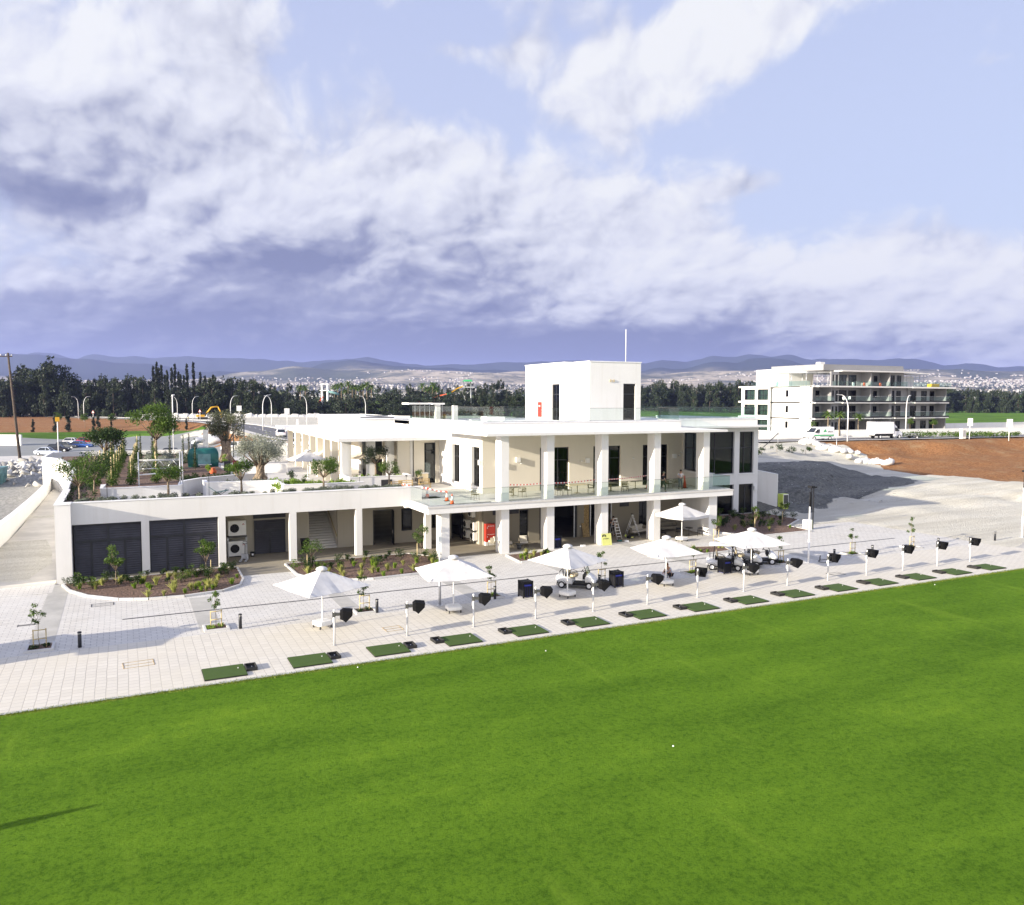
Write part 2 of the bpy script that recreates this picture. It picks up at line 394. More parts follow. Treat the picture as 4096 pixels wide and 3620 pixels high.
# ------------------------------------------------------------------ terrain
ROADN = [(-80,480),(-33,396),(-7,348),(8,310),(16,288),(21,268),(24.5,240),(24.8,213),(24,167),(25,146),(32,129),(48,117),(72,109),(98,105),(115.6,102.6),(133.5,101.2),(160.5,99.2),(260,92),(420,82)]
ROADW = [11,11,11,11,11,11.5,12,12,11,10,9,9,9,9,9,9,9,9,9]
def offs(line, w, frac=1.0):
    out = []
    for i, p in enumerate(line):
        a = Vector(line[max(0,i-1)]); b = Vector(line[min(len(line)-1,i+1)]); t = (b-a).normalized(); n = Vector((-t.y, t.x))
        # far side is to the left when walking towards +x, to the right when walking towards -y
        ww = (w[i] if isinstance(w, list) else w)*frac; out.append((p[0]+n.x*ww, p[1]+n.y*ww))
    return out
def resample(line, step):
    out = []
    for i in range(len(line)-1):
        a = Vector(line[i]); b = Vector(line[i+1]); n = max(1, int((b-a).length/step))
        for k in range(n): out.append(tuple(a.lerp(b, k/n)))
    out.append(tuple(line[-1])); return out
def roadz(x, y): return 5.2 if y > 260 else 5.0
CP = []
for x in range(-60, 121, 12): CP += [(x,57,0),(x,50,0),(x,40,0)]
CP += [(x,30,0) for x in range(-60,200,30)]
CP += [(70,60,0),(90,57,.05),(110,50,.3),(66,63,0),(62,62,0),(60,66,0),(66,69,1.2),(62.5,70,1.5),(63,74,3.2),(62,80,3.9),(72.7,73.8,3.2),(75,78,4.0),(80.7,80.7,3.9),(86,83,3.6),(93.9,87.2,3.0),(69.4,64.3,.15),(79,69.5,.25),(88,69.5,1.2),(90,76,1.6),(94,71,1.6),(96,76,1.7),(101.7,77,1.7),(104,83,1.9),(97,84,2.1),(102,72,1.7),(105,66,1.5),(100,60,1.0),(90,62,.7),(80,64,.35),
       (101.6,104,4.7),(90,96,4.4),(80,90,4.3),(97.8,104.5,4.9),(108,97,3.9),(111,99.5,4.2),(112.5,96,3.0),(107.2,88.7,2.2),(120.2,89,2.6),(133.6,85,2.6),(150,84,2.7),(175,82,2.8),(102.3,78.1,1.8),(105.2,64.7,1.5),(115,75,2.0),(130,70,2.0),(150,62,2.0),(190,60,2),
       (40,85,3.6),(60,85,4),(60,98,4.6),(75,100,4.7),(40,118,4.6),(52,110,4.7),(70,103,4.8),
       (-11.4,137,1.2),(-19,164,1.2),(-21,180,1.5),(-14,120,.8),(-9,80,.25),(-8,95,.8),(-7.5,108,1.3),(-20,60,0),(-30,90,.3),(-60,150,1),(-12,100,.7),(70,69,2.2),(76,73,2.6),(74,68,.9),(68,66,.5),(-16,140,1.4),
       (-24,207,2.0),(-60,200,2),(-6.7,234,2.1),(17,226,2.2),(10,150,1.7),(5,135,1.6),(17,165,2.0),(0,180,1.7),(-40,230,2.2),(12,200,2.1),(0,125,1.5),(8,122,1.7),(15,130,2.2),(17,180,2.1),
       (-29,243,3.2),(.8,243,3.2),(14,240,3.2),(-60,250,3.2),(-29,252,3.3),(.8,254,3.3),(15,250,3.3),(-60,258,3.3),(-20,300,4.3),(0,280,4.1),(-60,330,4.3),(-50,400,5),
       (55,250,5),(60,200,5),(60,150,5),(100,140,5.4),(140,140,5.6),(180,140,5.2),(250,130,4.6),(120,160,5.5),(200,200,4.4),(320,200,4.0),(400,260,4),(500,380,4.2),(780,565,4.5),(900,300,5),(600,200,5),
       (60,330,5.7),(110,330,6),(160,400,6.5),(300,520,7),(400,600,7.5),(0,440,5.6),(-60,480,5.6),(-200,400,5),(-200,200,3),(-200,60,0),(300,30,1),(600,60,3),
       (200,760,10),(600,1000,12),(1000,700,12),(-300,800,10),(0,1000,14),(1200,1200,20),(1400,200,12),(-400,1200,14),(500,1500,26),(1500,900,26),(-500,100,4),(0,-300,0),(600,-300,0),(-400,-300,0)]
for p, q in zip(ROADN, offs(ROADN, ROADW)):
    for f in (-.15, .5, 1.15): CP.append((p[0]+(q[0]-p[0])*f, p[1]+(q[1]-p[1])*f, roadz(*p)-.12))
CPA = np.array(CP, float)
rd_c = np.array([((p[0]+q[0])/2, (p[1]+q[1])/2, roadz(*p)) for p, q in zip(resample(ROADN, 4), resample(offs(ROADN, ROADW), 4))])
def _rd():
    a = ROADN; b = offs(ROADN, ROADW); out = []
    for i in range(len(a)-1):
        n = max(1, int(hypot(a[i+1][0]-a[i][0], a[i+1][1]-a[i][1])/3))
        for k in range(n):
            t = k/n; pa = (a[i][0]+(a[i+1][0]-a[i][0])*t, a[i][1]+(a[i+1][1]-a[i][1])*t); pb = (b[i][0]+(b[i+1][0]-b[i][0])*t, b[i][1]+(b[i+1][1]-b[i][1])*t)
            z0 = roadz(*a[i]); z1 = roadz(*a[i+1]); out.append((pa, pb, z0+(z1-z0)*t))
    return out
RD = _rd()
rd_c = np.array([((p[0]+q[0])/2, (p[1]+q[1])/2, z) for p, q, z in RD])
def ground_h(x, y):
    """height of the ground, arrays in and out"""
    x = np.atleast_1d(np.asarray(x, float)); y = np.atleast_1d(np.asarray(y, float)); h = np.zeros(len(x))
    for i in range(0, len(x), 4000):
        xs = x[i:i+4000, None]; ys = y[i:i+4000, None]
        d2 = (xs-CPA[:,0])**2 + (ys-CPA[:,1])**2 + .6
        w = 1/d2**2.1; hh = (w*CPA[:,2]).sum(1)/w.sum(1)
        dr = np.sqrt((xs-rd_c[:,0])**2 + (ys-rd_c[:,1])**2); j = dr.argmin(1); dm = dr.min(1)
        t = np.clip((dm-6.3)/4.0, 0, 1); t = t*t*(3-2*t)
        hh = np.where(dm < 12, hh*t + (rd_c[j,2]-.10)*(1-t), hh)
        h[i:i+4000] = hh
    # the terrace and lawn are level
    flat = (y < 62) & (x < 66)
    h = np.where(flat, -.03, h)
    h = np.where((y < 36.5) & (x < 110), -.06, h)
    in_site = (x > -4.4) & (x < 61.5) & (y > 58) & (y < 84)
    h = np.where(in_site, -.05, h)
    in_garden = (x > -6) & (x < 18) & (y > 60) & (y < 121)
    h = np.where(in_garden, np.minimum(h, 1.0), h)
    return h
def gh(x, y): return float(ground_h([x], [y])[0])
def axis(pts):
    out = []
    for (a, b, s) in pts: out += list(np.arange(a, b, s))
    return np.array(out)
GX = axis([(-1600,-400,100),(-400,-80,20),(-80,-40,6),(-40,60,2),(60,140,1.0),(140,200,3),(200,420,12),(420,1000,40),(1000,2000,100)])
GY = axis([(-600,-60,60),(-60,44,8),(44,110,1.0),(110,130,2),(130,280,2.5),(280,420,6),(420,800,30),(800,1900,100)])
X, Y = np.meshgrid(GX, GY); fx = X.ravel(); fy = Y.ravel(); Z = ground_h(fx, fy)
def fnoise(x, y, s, seed=0):
    """cheap smooth value noise"""
    r = np.random.default_rng(seed); T = r.random((64,64)); u = x/s; v = y/s; i = np.floor(u).astype(int); j = np.floor(v).astype(int)
    fu = u-i; fv = v-j; fu = fu*fu*(3-2*fu); fv = fv*fv*(3-2*fv); g = lambda a, b: T[a % 64, b % 64]
    return (g(i,j)*(1-fu)+g(i+1,j)*fu)*(1-fv)+(g(i,j+1)*(1-fu)+g(i+1,j+1)*fu)*fv
dyard = np.clip((fy-62)/6, 0, 1)*(fx > 62)*(np.hypot(fx-85, fy-85) < 60) + ((fy > 95) & (fx < 0) & (fy < 165))
Z += dyard*((fnoise(fx,fy,3.1,1)-.5)*.22 + (fnoise(fx,fy,1.3,2)-.5)*.10)
# rubble bank beside the drive
bank = np.exp(-((fx+12)/5.5)**2-((fy-137)/10)**2); Z += bank*(1.1 + (fnoise(fx,fy,1.7,5)-.5)*1.0)
# surface kinds: r = red earth, g = grass, b = spoil with the building's shadow painted in dark
def inside(px, py, poly):
    c = np.zeros(len(px), bool); n = len(poly)
    for i in range(n):
        x1, y1 = poly[i]; x2, y2 = poly[(i+1) % n]
        cond = ((y1 > py) != (y2 > py)); xi = (x2-x1)*(py-y1)/((y2-y1) if abs(y2-y1) > 1e-9 else 1e-9)+x1
        c ^= cond & (px < xi)
    return c
red = inside(fx, fy, [(104,104),(112,98.5),(107.5,90),(101.5,82),(102,77),(105.5,65),(108,60),(130,48),(260,30),(420,60),(420,84),(260,94),(160,99.2),(133,101.5),(116,103)])
red |= inside(fx, fy, [(-140,256),(-60,256),(18,250),(17,240),(24,236),(24.5,268),(16,288),(8,310),(-8,348),(-33,396),(-90,480),(-200,500)])
red |= inside(fx, fy, [(12,168),(23.5,150),(24,205),(20,215),(13,195)])
grs = inside(fx, fy, [(-120,231),(-7,231.5),(18,228),(21,238),(17,251),(0,254),(-120,259)])
grs |= inside(fx, fy, [(260,150),(420,110),(1500,250),(1500,900),(840,640),(640,480),(420,420),(300,300),(230,220)])
grs |= inside(fx, fy, [(150,240),(230,200),(420,420),(640,600),(400,620),(240,520),(150,380)])
gry_shade = inside(fx, fy, [(61,66.4),(66,63.6),(69.5,64.6),(78.2,68.6),(86.5,70.0),(91.5,70.2),(94.6,72.0),(95.5,76),(93.5,79.5),(92,84.5),(87,84),(81,81.5),(76,81),(62,84)])
rub = inside(fx, fy, [(-60,62),(-10.4,62),(-9.6,80),(-8.6,110),(-7,165),(-60,166)])
cols = np.zeros((len(fx),4), np.float32); cols[:,0] = red; cols[:,1] = grs; cols[:,2] = gry_shade; cols[:,3] = rub
nx = len(GX); ny = len(GY); idx = np.arange(nx*ny).reshape(ny, nx)
Fc = np.stack([idx[:-1,:-1].ravel(), idx[:-1,1:].ravel(), idx[1:,1:].ravel(), idx[1:,:-1].ravel()], 1)

def ground_material():
    m, nt, b = newmat('site_earth'); p = pos(nt)
    at = nt.new('ShaderNodeAttribute'); at.attribute_name = 'kindmap'; sep = nt.new('ShaderNodeSeparateColor'); nt.link(at.outputs['Color'], sep.inputs[0])
    e = nt.noise(p, .55, 6, .65); ev = nt.m('MULTIPLY', nt.m('SUBTRACT', e, .5), 1.1)
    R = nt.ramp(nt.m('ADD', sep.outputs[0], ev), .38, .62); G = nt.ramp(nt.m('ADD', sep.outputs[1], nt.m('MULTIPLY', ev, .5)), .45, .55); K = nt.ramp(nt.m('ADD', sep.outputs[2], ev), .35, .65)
    tr = nt.noise(nt.mapping(p, (.05,.5,.5), (0,0,-.25)), 1.0, 7, .65); fine = nt.noise(p, 3.2, 8, .7); peb = nt.noise(p, 9, 3, .7); big = nt.noise(p, .07, 5, .6)
    sand = nt.mix(nt.ramp(tr, .35, .68), (.50,.475,.40,1), (.64,.62,.54,1)); sand = nt.mix(nt.m('MULTIPLY', nt.ramp(tr, .60, .74), .55), sand, (.42,.28,.15,1))
    sand = nt.mix(nt.m('MULTIPLY', nt.ramp(fine, .45, .75), .35), sand, (.40,.37,.30,1))
    rc = nt.mix(nt.ramp(fine, .3, .7), (.17,.072,.026,1), (.38,.195,.085,1)); rc = nt.mix(nt.m('MULTIPLY', nt.ramp(nt.noise(p, .35, 6, .7), .48, .72), .75), rc, (.35,.24,.13,1)); rc = nt.mix(nt.m('MULTIPLY', nt.ramp(peb, .70, .78), .7), rc, (.50,.42,.33,1))
    gc = nt.mix(nt.ramp(nt.noise(p, .06, 5, .6), .35, .65), (.055,.125,.010,1), (.12,.23,.02,1)); gc = nt.mix(nt.m('MULTIPLY', nt.ramp(nt.noise(p, .018, 3, .6), .66, .72), .8), gc, (.50,.42,.25,1))
    kc = nt.mix(nt.ramp(nt.m('ADD', nt.m('MULTIPLY', fine, .6), nt.m('MULTIPLY', tr, .4)), .35, .65), (.085,.088,.085,1), (.23,.23,.21,1)); kc = nt.mix(nt.m('MULTIPLY', nt.ramp(peb, .70, .76), .9), kc, (.60,.60,.58,1))  # spoil colour darkened to stand in for the building's shadow
    far = nt.ramp(nt.new('ShaderNodeVectorMath', operation='LENGTH').outputs['Value'], 0, 1)
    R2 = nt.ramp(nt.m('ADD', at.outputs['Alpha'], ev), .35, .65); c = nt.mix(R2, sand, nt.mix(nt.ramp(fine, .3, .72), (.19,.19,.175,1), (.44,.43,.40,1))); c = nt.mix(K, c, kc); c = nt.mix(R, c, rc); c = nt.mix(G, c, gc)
    nt.val(c, b.inputs['Base Color']); b.inputs['Roughness'].default_value = .95; b.inputs['Specular IOR Level'].default_value = .15
    bn = nt.new('ShaderNodeBump'); bn.inputs['Strength'].default_value = .8; bn.inputs['Distance'].default_value = .25
    nt.link(nt.m('ADD', fine, nt.m('MULTIPLY', peb, .3)), bn.inputs['Height']); nt.link(bn.outputs[0], b.inputs['Normal']); return m
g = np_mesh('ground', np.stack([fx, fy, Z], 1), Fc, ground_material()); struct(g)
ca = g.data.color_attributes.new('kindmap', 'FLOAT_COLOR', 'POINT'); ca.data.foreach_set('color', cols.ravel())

def sheet(name, poly, z, m, kind='structure'):
    b = MB(); n = len(poly); b.add([(x,y,z) for x,y in poly], [tuple(range(n))]); o = b.build(name, m)
    if kind: o['kind'] = kind
    return o

# lawn ------------------------------------------------------------------------
def lawn_material():
    m, nt, b = newmat('mown_lawn'); p = pos(nt)
    a = nt.noise(nt.mapping(p, (.10,.30,1), (0,0,.5)), 1.0, 6, .62); f1 = nt.noise(p, 1.4, 6, .72); f2 = nt.noise(p, 4.5, 8, .9); f3 = nt.noise(p, .28, 4, .55)
    mow = nt.m('SINE', nt.m('MULTIPLY', nt.new('ShaderNodeSeparateXYZ').outputs[0], 1.0))
    sx = nt.new('ShaderNodeSeparateXYZ'); nt.link(p, sx.inputs[0])
    stripe = nt.m('MULTIPLY', nt.m('SINE', nt.m('MULTIPLY_ADD', sx.outputs[1], 1.9, nt.m('MULTIPLY', sx.outputs[0], .18))), .10)
    t = nt.m('ADD', nt.m('ADD', nt.m('MULTIPLY', a, .40), nt.m('MULTIPLY', f1, .20)), nt.m('ADD', nt.m('MULTIPLY', nt.m('SUBTRACT', f2, .5), 1.5), .22))
    c = nt.mix(nt.ramp(t, .30, .74), (.046,.104,.007,1), (.155,.280,.020,1))
    c = nt.mix(nt.m('MULTIPLY', nt.ramp(nt.m('ADD', nt.m('MULTIPLY', f1, .5), nt.m('MULTIPLY', a, .5)), .55, .70), .40), c, (.20,.30,.02,1))
    c = nt.mix(nt.m('MULTIPLY', nt.ramp(f2, .47, .66), .60), c, (.030,.080,.002,1)); f4 = nt.noise(p, 15, 4, .8); c = nt.mix(nt.m('MULTIPLY', nt.ramp(f4, .50, .66), .45), c, (.028,.070,.004,1)); c = nt.mix(nt.m('MULTIPLY', nt.ramp(nt.noise(nt.mapping(p, (.35,.06,1), (0,0,.9)), 1.0, 5, .65), .56, .72), .30), c, (.21,.33,.03,1))
    # thin yellow fringe along the paving
    ed = nt.ramp(nt.m('ADD', sx.outputs[1], nt.m('MULTIPLY', nt.m('SUBTRACT', f1, .5), .9)), 35.25, 35.75)
    c = nt.mix(nt.m('MULTIPLY', ed, .45), c, (.25,.27,.05,1))
    nt.val(c, b.inputs['Base Color']); b.inputs['Roughness'].default_value = .95; b.inputs['Specular IOR Level'].default_value = .05
    bn = nt.new('ShaderNodeBump'); bn.inputs['Strength'].default_value = 1.0; bn.inputs['Distance'].default_value = .05
    nt.link(nt.m('ADD', f2, nt.m('MULTIPLY', f1, .7)), bn.inputs['Height']); nt.link(bn.outputs[0], b.inputs['Normal']); return m
M['lawn'] = lawn_material()
struct(MB().box(-260, 420, -220, 35.72, -.5, -.012).build('lawn', M['lawn']))
# ragged fringe of longer grass where the lawn meets the paving
n = 26000
gx = RNG.uniform(-12, 88, n); gy = 35.70 - np.abs(RNG.normal(0, .17, n)); hgt = RNG.uniform(.02, .07, n)*np.exp(-(35.7-gy)*2); aa = RNG.uniform(0, 2*pi, n); w_ = .02
ln = RNG.normal(0, .03, (n,2))
V = np.zeros((n,3,3)); V[:,0] = np.stack([gx-w_*np.cos(aa), gy-w_*np.sin(aa), np.full(n,-.012)], 1); V[:,1] = np.stack([gx+w_*np.cos(aa), gy+w_*np.sin(aa), np.full(n,-.012)], 1); V[:,2] = np.stack([gx+ln[:,0], gy+ln[:,1], hgt], 1)
M['fringe'] = leafmat('long_grass', (.10,.16,.015), (.28,.32,.05), scale=1.5)
tag(np_mesh('grass', V.reshape(-1,3), np.arange(3*n).reshape(-1,3), M['fringe']), 'longer yellowish grass fringe along the paving edge', 'grass', kind='stuff')

# paving ------------------------------------------------------------------------
def paving_material():
    m, nt, b = newmat('block_paving'); p = pos(nt); sx = nt.new('ShaderNodeSeparateXYZ'); nt.link(p, sx.inputs[0])
    near = nt.ramp(sx.outputs[1], 43.55, 43.62)
    def brick(vec, w, h, mo):
        n = nt.new('ShaderNodeTexBrick'); n.inputs['Color1'].default_value = (.65,.625,.565,1); n.inputs['Color2'].default_value = (.56,.535,.48,1); n.inputs['Mortar'].default_value = (.22,.21,.20,1)
        n.inputs['Scale'].default_value = 1; n.inputs['Mortar Size'].default_value = mo*1.1; n.inputs['Mortar Smooth'].default_value = .3; n.inputs['Brick Width'].default_value = w; n.inputs['Row Height'].default_value = h; n.inputs['Bias'].default_value = 0
        nt.link(vec, n.inputs['Vector']); return n
    wob = nt.noise(p, .8, 3, .5); wv = nt.new('ShaderNodeVectorMath', operation='ADD'); nt.link(p, wv.inputs[0]); cw = nt.new('ShaderNodeCombineXYZ'); nt.link(nt.m('MULTIPLY', wob, .06), cw.inputs[0]); nt.link(nt.m('MULTIPLY', wob, .06), cw.inputs[1]); nt.link(cw.outputs[0], wv.inputs[1])
    b1 = brick(wv.outputs[0], .55, .27, .014)
    b2 = brick(nt.mapping(wv.outputs[0], (1,1,1), (0,0,pi/2)), .42, .42, .014)
    c = nt.mix(near, b2.outputs[0], b1.outputs[0])
    n1 = nt.noise(p, .22, 5, .6); n2 = nt.noise(p, 2.5, 7, .7)
    nearc = nt.mix(near, (.60,.555,.45,1), (.61,.60,.57,1))
    c = nt.mix(nt.m('MULTIPLY', nt.ramp(n1, .3, .7), .5), c, nearc); c = nt.mix(nt.m('MULTIPLY', nt.ramp(nt.noise(p, .55, 7, .7), .54, .72), .35), c, (.42,.39,.33,1)); c = nt.mix(nt.m('MULTIPLY', nt.ramp(n2, .5, .8), .30), c, (.40,.38,.34,1))
    c = nt.mix(nt.m('MULTIPLY', nt.m('SUBTRACT', 1.0, near), .35), c, (.66,.61,.50,1))
    nt.val(c, b.inputs['Base Color']); b.inputs['Roughness'].default_value = .85
    bn = nt.new('ShaderNodeBump'); bn.inputs['Strength'].default_value = .35; bn.inputs['Distance'].default_value = .012; nt.link(nt.m('SUBTRACT', n2, nt.mix(near, b2.outputs[1], b1.outputs[1])), bn.inputs['Height']); nt.link(bn.outputs[0], b.inputs['Normal']); return m
def concrete(name, c, st=.12, sc=.6):
    m, nt, b = newmat(name); p = pos(nt); a = nt.noise(p, sc, 7, .65); f = nt.noise(p, 12, 4, .7)
    d = tuple(x*(1-st*2) for x in c)+(1,); k = nt.mix(nt.ramp(a, .3, .72), d, (*c,1)); k = nt.mix(nt.m('MULTIPLY', nt.ramp(f, .45, .8), .2), k, tuple(x*.7 for x in c)+(1,))
    nt.val(k, b.inputs['Base Color']); b.inputs['Roughness'].default_value = .85; b.inputs['Specular IOR Level'].default_value = .25
    bn = nt.new('ShaderNodeBump'); bn.inputs['Strength'].default_value = .15; bn.inputs['Distance'].default_value = .01; nt.link(f, bn.inputs['Height']); nt.link(bn.outputs[0], b.inputs['Normal']); return m
M['paving'] = paving_material()
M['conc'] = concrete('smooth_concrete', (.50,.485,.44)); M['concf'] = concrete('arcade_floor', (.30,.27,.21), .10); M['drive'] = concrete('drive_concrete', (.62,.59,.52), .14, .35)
M['kerb'] = concrete('kerb_stone', (.60,.595,.57), .08); M['asphalt'] = concrete('road_asphalt', (.17,.17,.18), .10, .3); M['asphaltl'] = concrete('pale_asphalt', (.27,.28,.275), .06, .2); M['verge'] = concrete('pale_pavement', (.62,.60,.56), .08)
M['tile'] = concrete('terrace_tile', (.62,.60,.56), .06)
struct(MB().box(-80, 66.2, 35.76, 57.2, -.3, 0.0).build('paving', M['paving']))
struct(MB().box(66.2, 110, 35.76, 47.0, -.3, 0.0).build('paving_path', M['conc']))
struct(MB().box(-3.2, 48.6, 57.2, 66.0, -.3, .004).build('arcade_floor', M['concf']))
struct(MB().box(-80, 110, 35.60, 35.76, -.3, .015).build('edging_kerb', M['kerb']))
pave_xy = [(-3.85,59.6,.55),(3.95,52,.55),(11.7,52,.5),(19.4,55,.55),(28.0,56.5,.5),(37.8,56.8,.5),(47.6,56,.5)]
for i, (x, y, w) in enumerate(pave_xy):
    struct(MB().box(x-w, x+w, 44.05, y, -.1, .004).build('concrete_strip', M['conc']))
struct(MB().box(-.25, 60.9, 48.45, 48.62, -.1, .008).build('drain_channel', M['dark']))
# drive beside the service wing, rising to the street
b = MB(); st = [(59.9,-9.6,-4.2,.005),(68,-9.0,-4.15,.01),(80,-8.7,-4.15,.30),(92,-8.1,-4.3,.85),(104,-7.7,-5.3,1.35),(112,-7.4,-6.9,1.6)]
for i in range(len(st)-1):
    y0, a0, b0, z0 = st[i]; y1, a1, b1, z1 = st[i+1]; b.add([(a0,y0,z0),(b0,y0,z0),(b1,y1,z1),(a1,y1,z1)], [(0,1,2,3)])
struct(b.build('drive', M['drive']))
struct(MB().box(-60,-4.2,57.2,59.9,-.2,.006).build('drive_apron', M['paving']))
# road ribbon with kerbs and pavement ---------------------------------------------
def ribbon(name, f0, f1, dz, m):
    b = MB(); V_ = []
    for p, q, z in RD:
        V_.append((p[0]+(q[0]-p[0])*f0, p[1]+(q[1]-p[1])*f0, z+dz)); V_.append((p[0]+(q[0]-p[0])*f1, p[1]+(q[1]-p[1])*f1, z+dz))
    b.add(V_, [(2*i, 2*i+2, 2*i+3, 2*i+1) for i in range(len(RD)-1)]); return struct(b.build(name, m))
ribbon('road', .14, .86, 0.0, M['asphalt']); ribbon('pavement', -.02, .14, .12, M['verge']); ribbon('pavement', .86, 1.06, .12, M['verge'])
b = MB()
for f, w in ((.14,.02),(.86,.02)):
    for i in range(len(RD)-1):
        p, q, z = RD[i]; p2, q2, z2 = RD[i+1]; L = lambda P, Q, t: (P[0]+(Q[0]-P[0])*t, P[1]+(Q[1]-P[1])*t)
        A = L(p,q,f); B_ = L(p2,q2,f); b.add([(*A,z),(*B_,z2),(*B_,z2+.125),(*A,z+.125)], [(0,1,2,3)])
struct(b.build('road_kerb', M['kerb']))
b = MB()
for i in range(0, len(RD)-1):
    if i % 3: continue
    p, q, z = RD[i]; p2, q2, z2 = RD[i+1]; L = lambda P, Q, t: (P[0]+(Q[0]-P[0])*t, P[1]+(Q[1]-P[1])*t)
    b.add([(*L(p,q,.49),z+.005),(*L(p2,q2,.49),z2+.005),(*L(p2,q2,.51),z2+.005),(*L(p,q,.51),z+.005)], [(0,1,2,3)])
struct(b.build('road_marking', M['whitem']))
# car park and street to the left
def drape(name, poly, dz, m, step=4):
    """a sheet laid over the ground inside a polygon of quads"""
    (a, b_, c, d) = poly; n1 = max(2, int(hypot(b_[0]-a[0], b_[1]-a[1])/step)); n2 = max(2, int(hypot(d[0]-a[0], d[1]-a[1])/step))
    P = []
    for j in range(n2+1):
        v = j/n2
        for i in range(n1+1):
            u = i/n1; P.append(((a[0]*(1-u)+b_[0]*u)*(1-v)+(d[0]*(1-u)+c[0]*u)*v, (a[1]*(1-u)+b_[1]*u)*(1-v)+(d[1]*(1-u)+c[1]*u)*v))
    h = ground_h([p[0] for p in P], [p[1] for p in P]); P = [(p[0], p[1], z+dz) for p, z in zip(P, h)]
    F_ = [(j*(n1+1)+i, j*(n1+1)+i+1, (j+1)*(n1+1)+i+1, (j+1)*(n1+1)+i) for j in range(n2) for i in range(n1)]
    o = np_mesh(name, np.array(P), np.array(F_), m); o['kind'] = 'structure'; return o
drape('car_park', [(-70,176),(20,150),(16,229),(-70,233)], .10, M['asphaltl'])
drape('car_park_lane', [(-5,124.5),(21,124.5),(20.5,149.5),(-9,157)], .10, M['asphaltl'])
drape('street', [(-90,166),(-8.5,164),(-9.5,175.5),(-90,177)], .13, M['verge'])

# haze, hills, town ------------------------------------------------------------
def sstep(a, b, x): t = np.clip((x-a)/(b-a), 0, 1); return t*t*(3-2*t)
TA = np.array([-.9,-.68,-.635,-.585,-.54,-.52,-.46,-.40,-.30,-.18,-.11,-.07,-.03,.04,.10,.165,.185,.215,.245,.275,.295,.33,.37,.40,.43,.46,.50,.53,.56,.60,.70,.95])
TE = np.array([.052,.056,.057,.062,.053,.057,.054,.056,.050,.054,.046,.045,.046,.048,.049,.0475,.0505,.0487,.0555,.0537,.0585,.0575,.052,.0545,.0545,.053,.0505,.0455,.0470,.0435,.045,.04])
ang = np.linspace(-1.0, 1.15, 420)           # tangent of the bearing from the clubhouse axis
rng = np.concatenate([np.linspace(1100, 5200, 46), np.linspace(5350, 9000, 30)])
A, R_ = np.meshgrid(ang, rng); a_ = A.ravel(); r_ = R_.ravel()
px_ = r_*(sin(YAW)+a_*cos(YAW)); py_ = r_*(cos(YAW)-a_*sin(YAW))
ridge = np.interp(a_, TA, TE)*8200 + 12
nz = (fnoise(px_,py_,900,11)-.5)*1.0+(fnoise(px_,py_,380,12)-.5)*.5+(fnoise(px_,py_,160,13)-.5)*.22
plain = 14 + sstep(1500,5000,r_)*95 + nz*26*sstep(1600,3000,r_)
hillamp = np.interp(a_, [-.9,-.6,-.45,-.36,-.27,-.22,-.12,-.03,.1,.3,.45,.55,.62,1.0], [90,95,80,120,185,150,150,150,120,110,150,185,175,150])
foot = np.exp(-((r_-5000)/650)**2)*(hillamp*.62)*(.75+nz*.55)
mid = np.exp(-((r_-6400)/700)**2)*(np.clip(ridge*.66-95,20,400))*(.8+nz*.5)
far = np.exp(-((r_-8200)/620)**2)*(ridge-105)*(1+ (fnoise(px_,py_,420,15)-.5)*.14+(fnoise(px_,py_,150,16)-.5)*.09)
hz = plain*(1-sstep(5200,8200,r_)*.1) + foot + mid + far
hm, nt, b_ = newmat('hill_scrub'); p = pos(nt); rr = nt.new('ShaderNodeVectorMath', operation='LENGTH'); nt.link(p, rr.inputs[0])
n1 = nt.noise(p, .0016, 6, .65); n2 = nt.noise(p, .011, 7, .75)
c = nt.mix(nt.ramp(n1, .4, .62), (.085,.095,.055,1), (.52,.45,.33,1)); c = nt.mix(nt.m('MULTIPLY', nt.ramp(n2, .48, .60), .75), c, (.06,.075,.04,1))
c = nt.mix(nt.ramp(rr.outputs['Value'], 5600, 6300), c, (.030,.042,.032,1)); nt.val(c, b_.inputs['Base Color']); b_.inputs['Roughness'].default_value = 1; b_.inputs['Specular IOR Level'].default_value = 0
idx = np.arange(len(ang)*len(rng)).reshape(len(rng), len(ang))
Fh = np.stack([idx[:-1,:-1].ravel(), idx[:-1,1:].ravel(), idx[1:,1:].ravel(), idx[1:,:-1].ravel()], 1)
ho = struct(np_mesh('hills', np.stack([px_,py_,hz], 1), Fh, hm)); ho.data.polygons.foreach_set('use_smooth', [True]*len(ho.data.polygons))
def hill_h(a, r):
    i = np.clip(np.interp(r, rng, np.arange(len(rng))), 0, len(rng)-1.01); j = np.clip(np.interp(a, ang, np.arange(len(ang))), 0, len(ang)-1.01)
    H = hz.reshape(len(rng), len(ang)); i0 = i.astype(int); j0 = j.astype(int); u = i-i0; v = j-j0
    return H[i0,j0]*(1-u)*(1-v)+H[i0+1,j0]*u*(1-v)+H[i0,j0+1]*(1-u)*v+H[i0+1,j0+1]*u*v
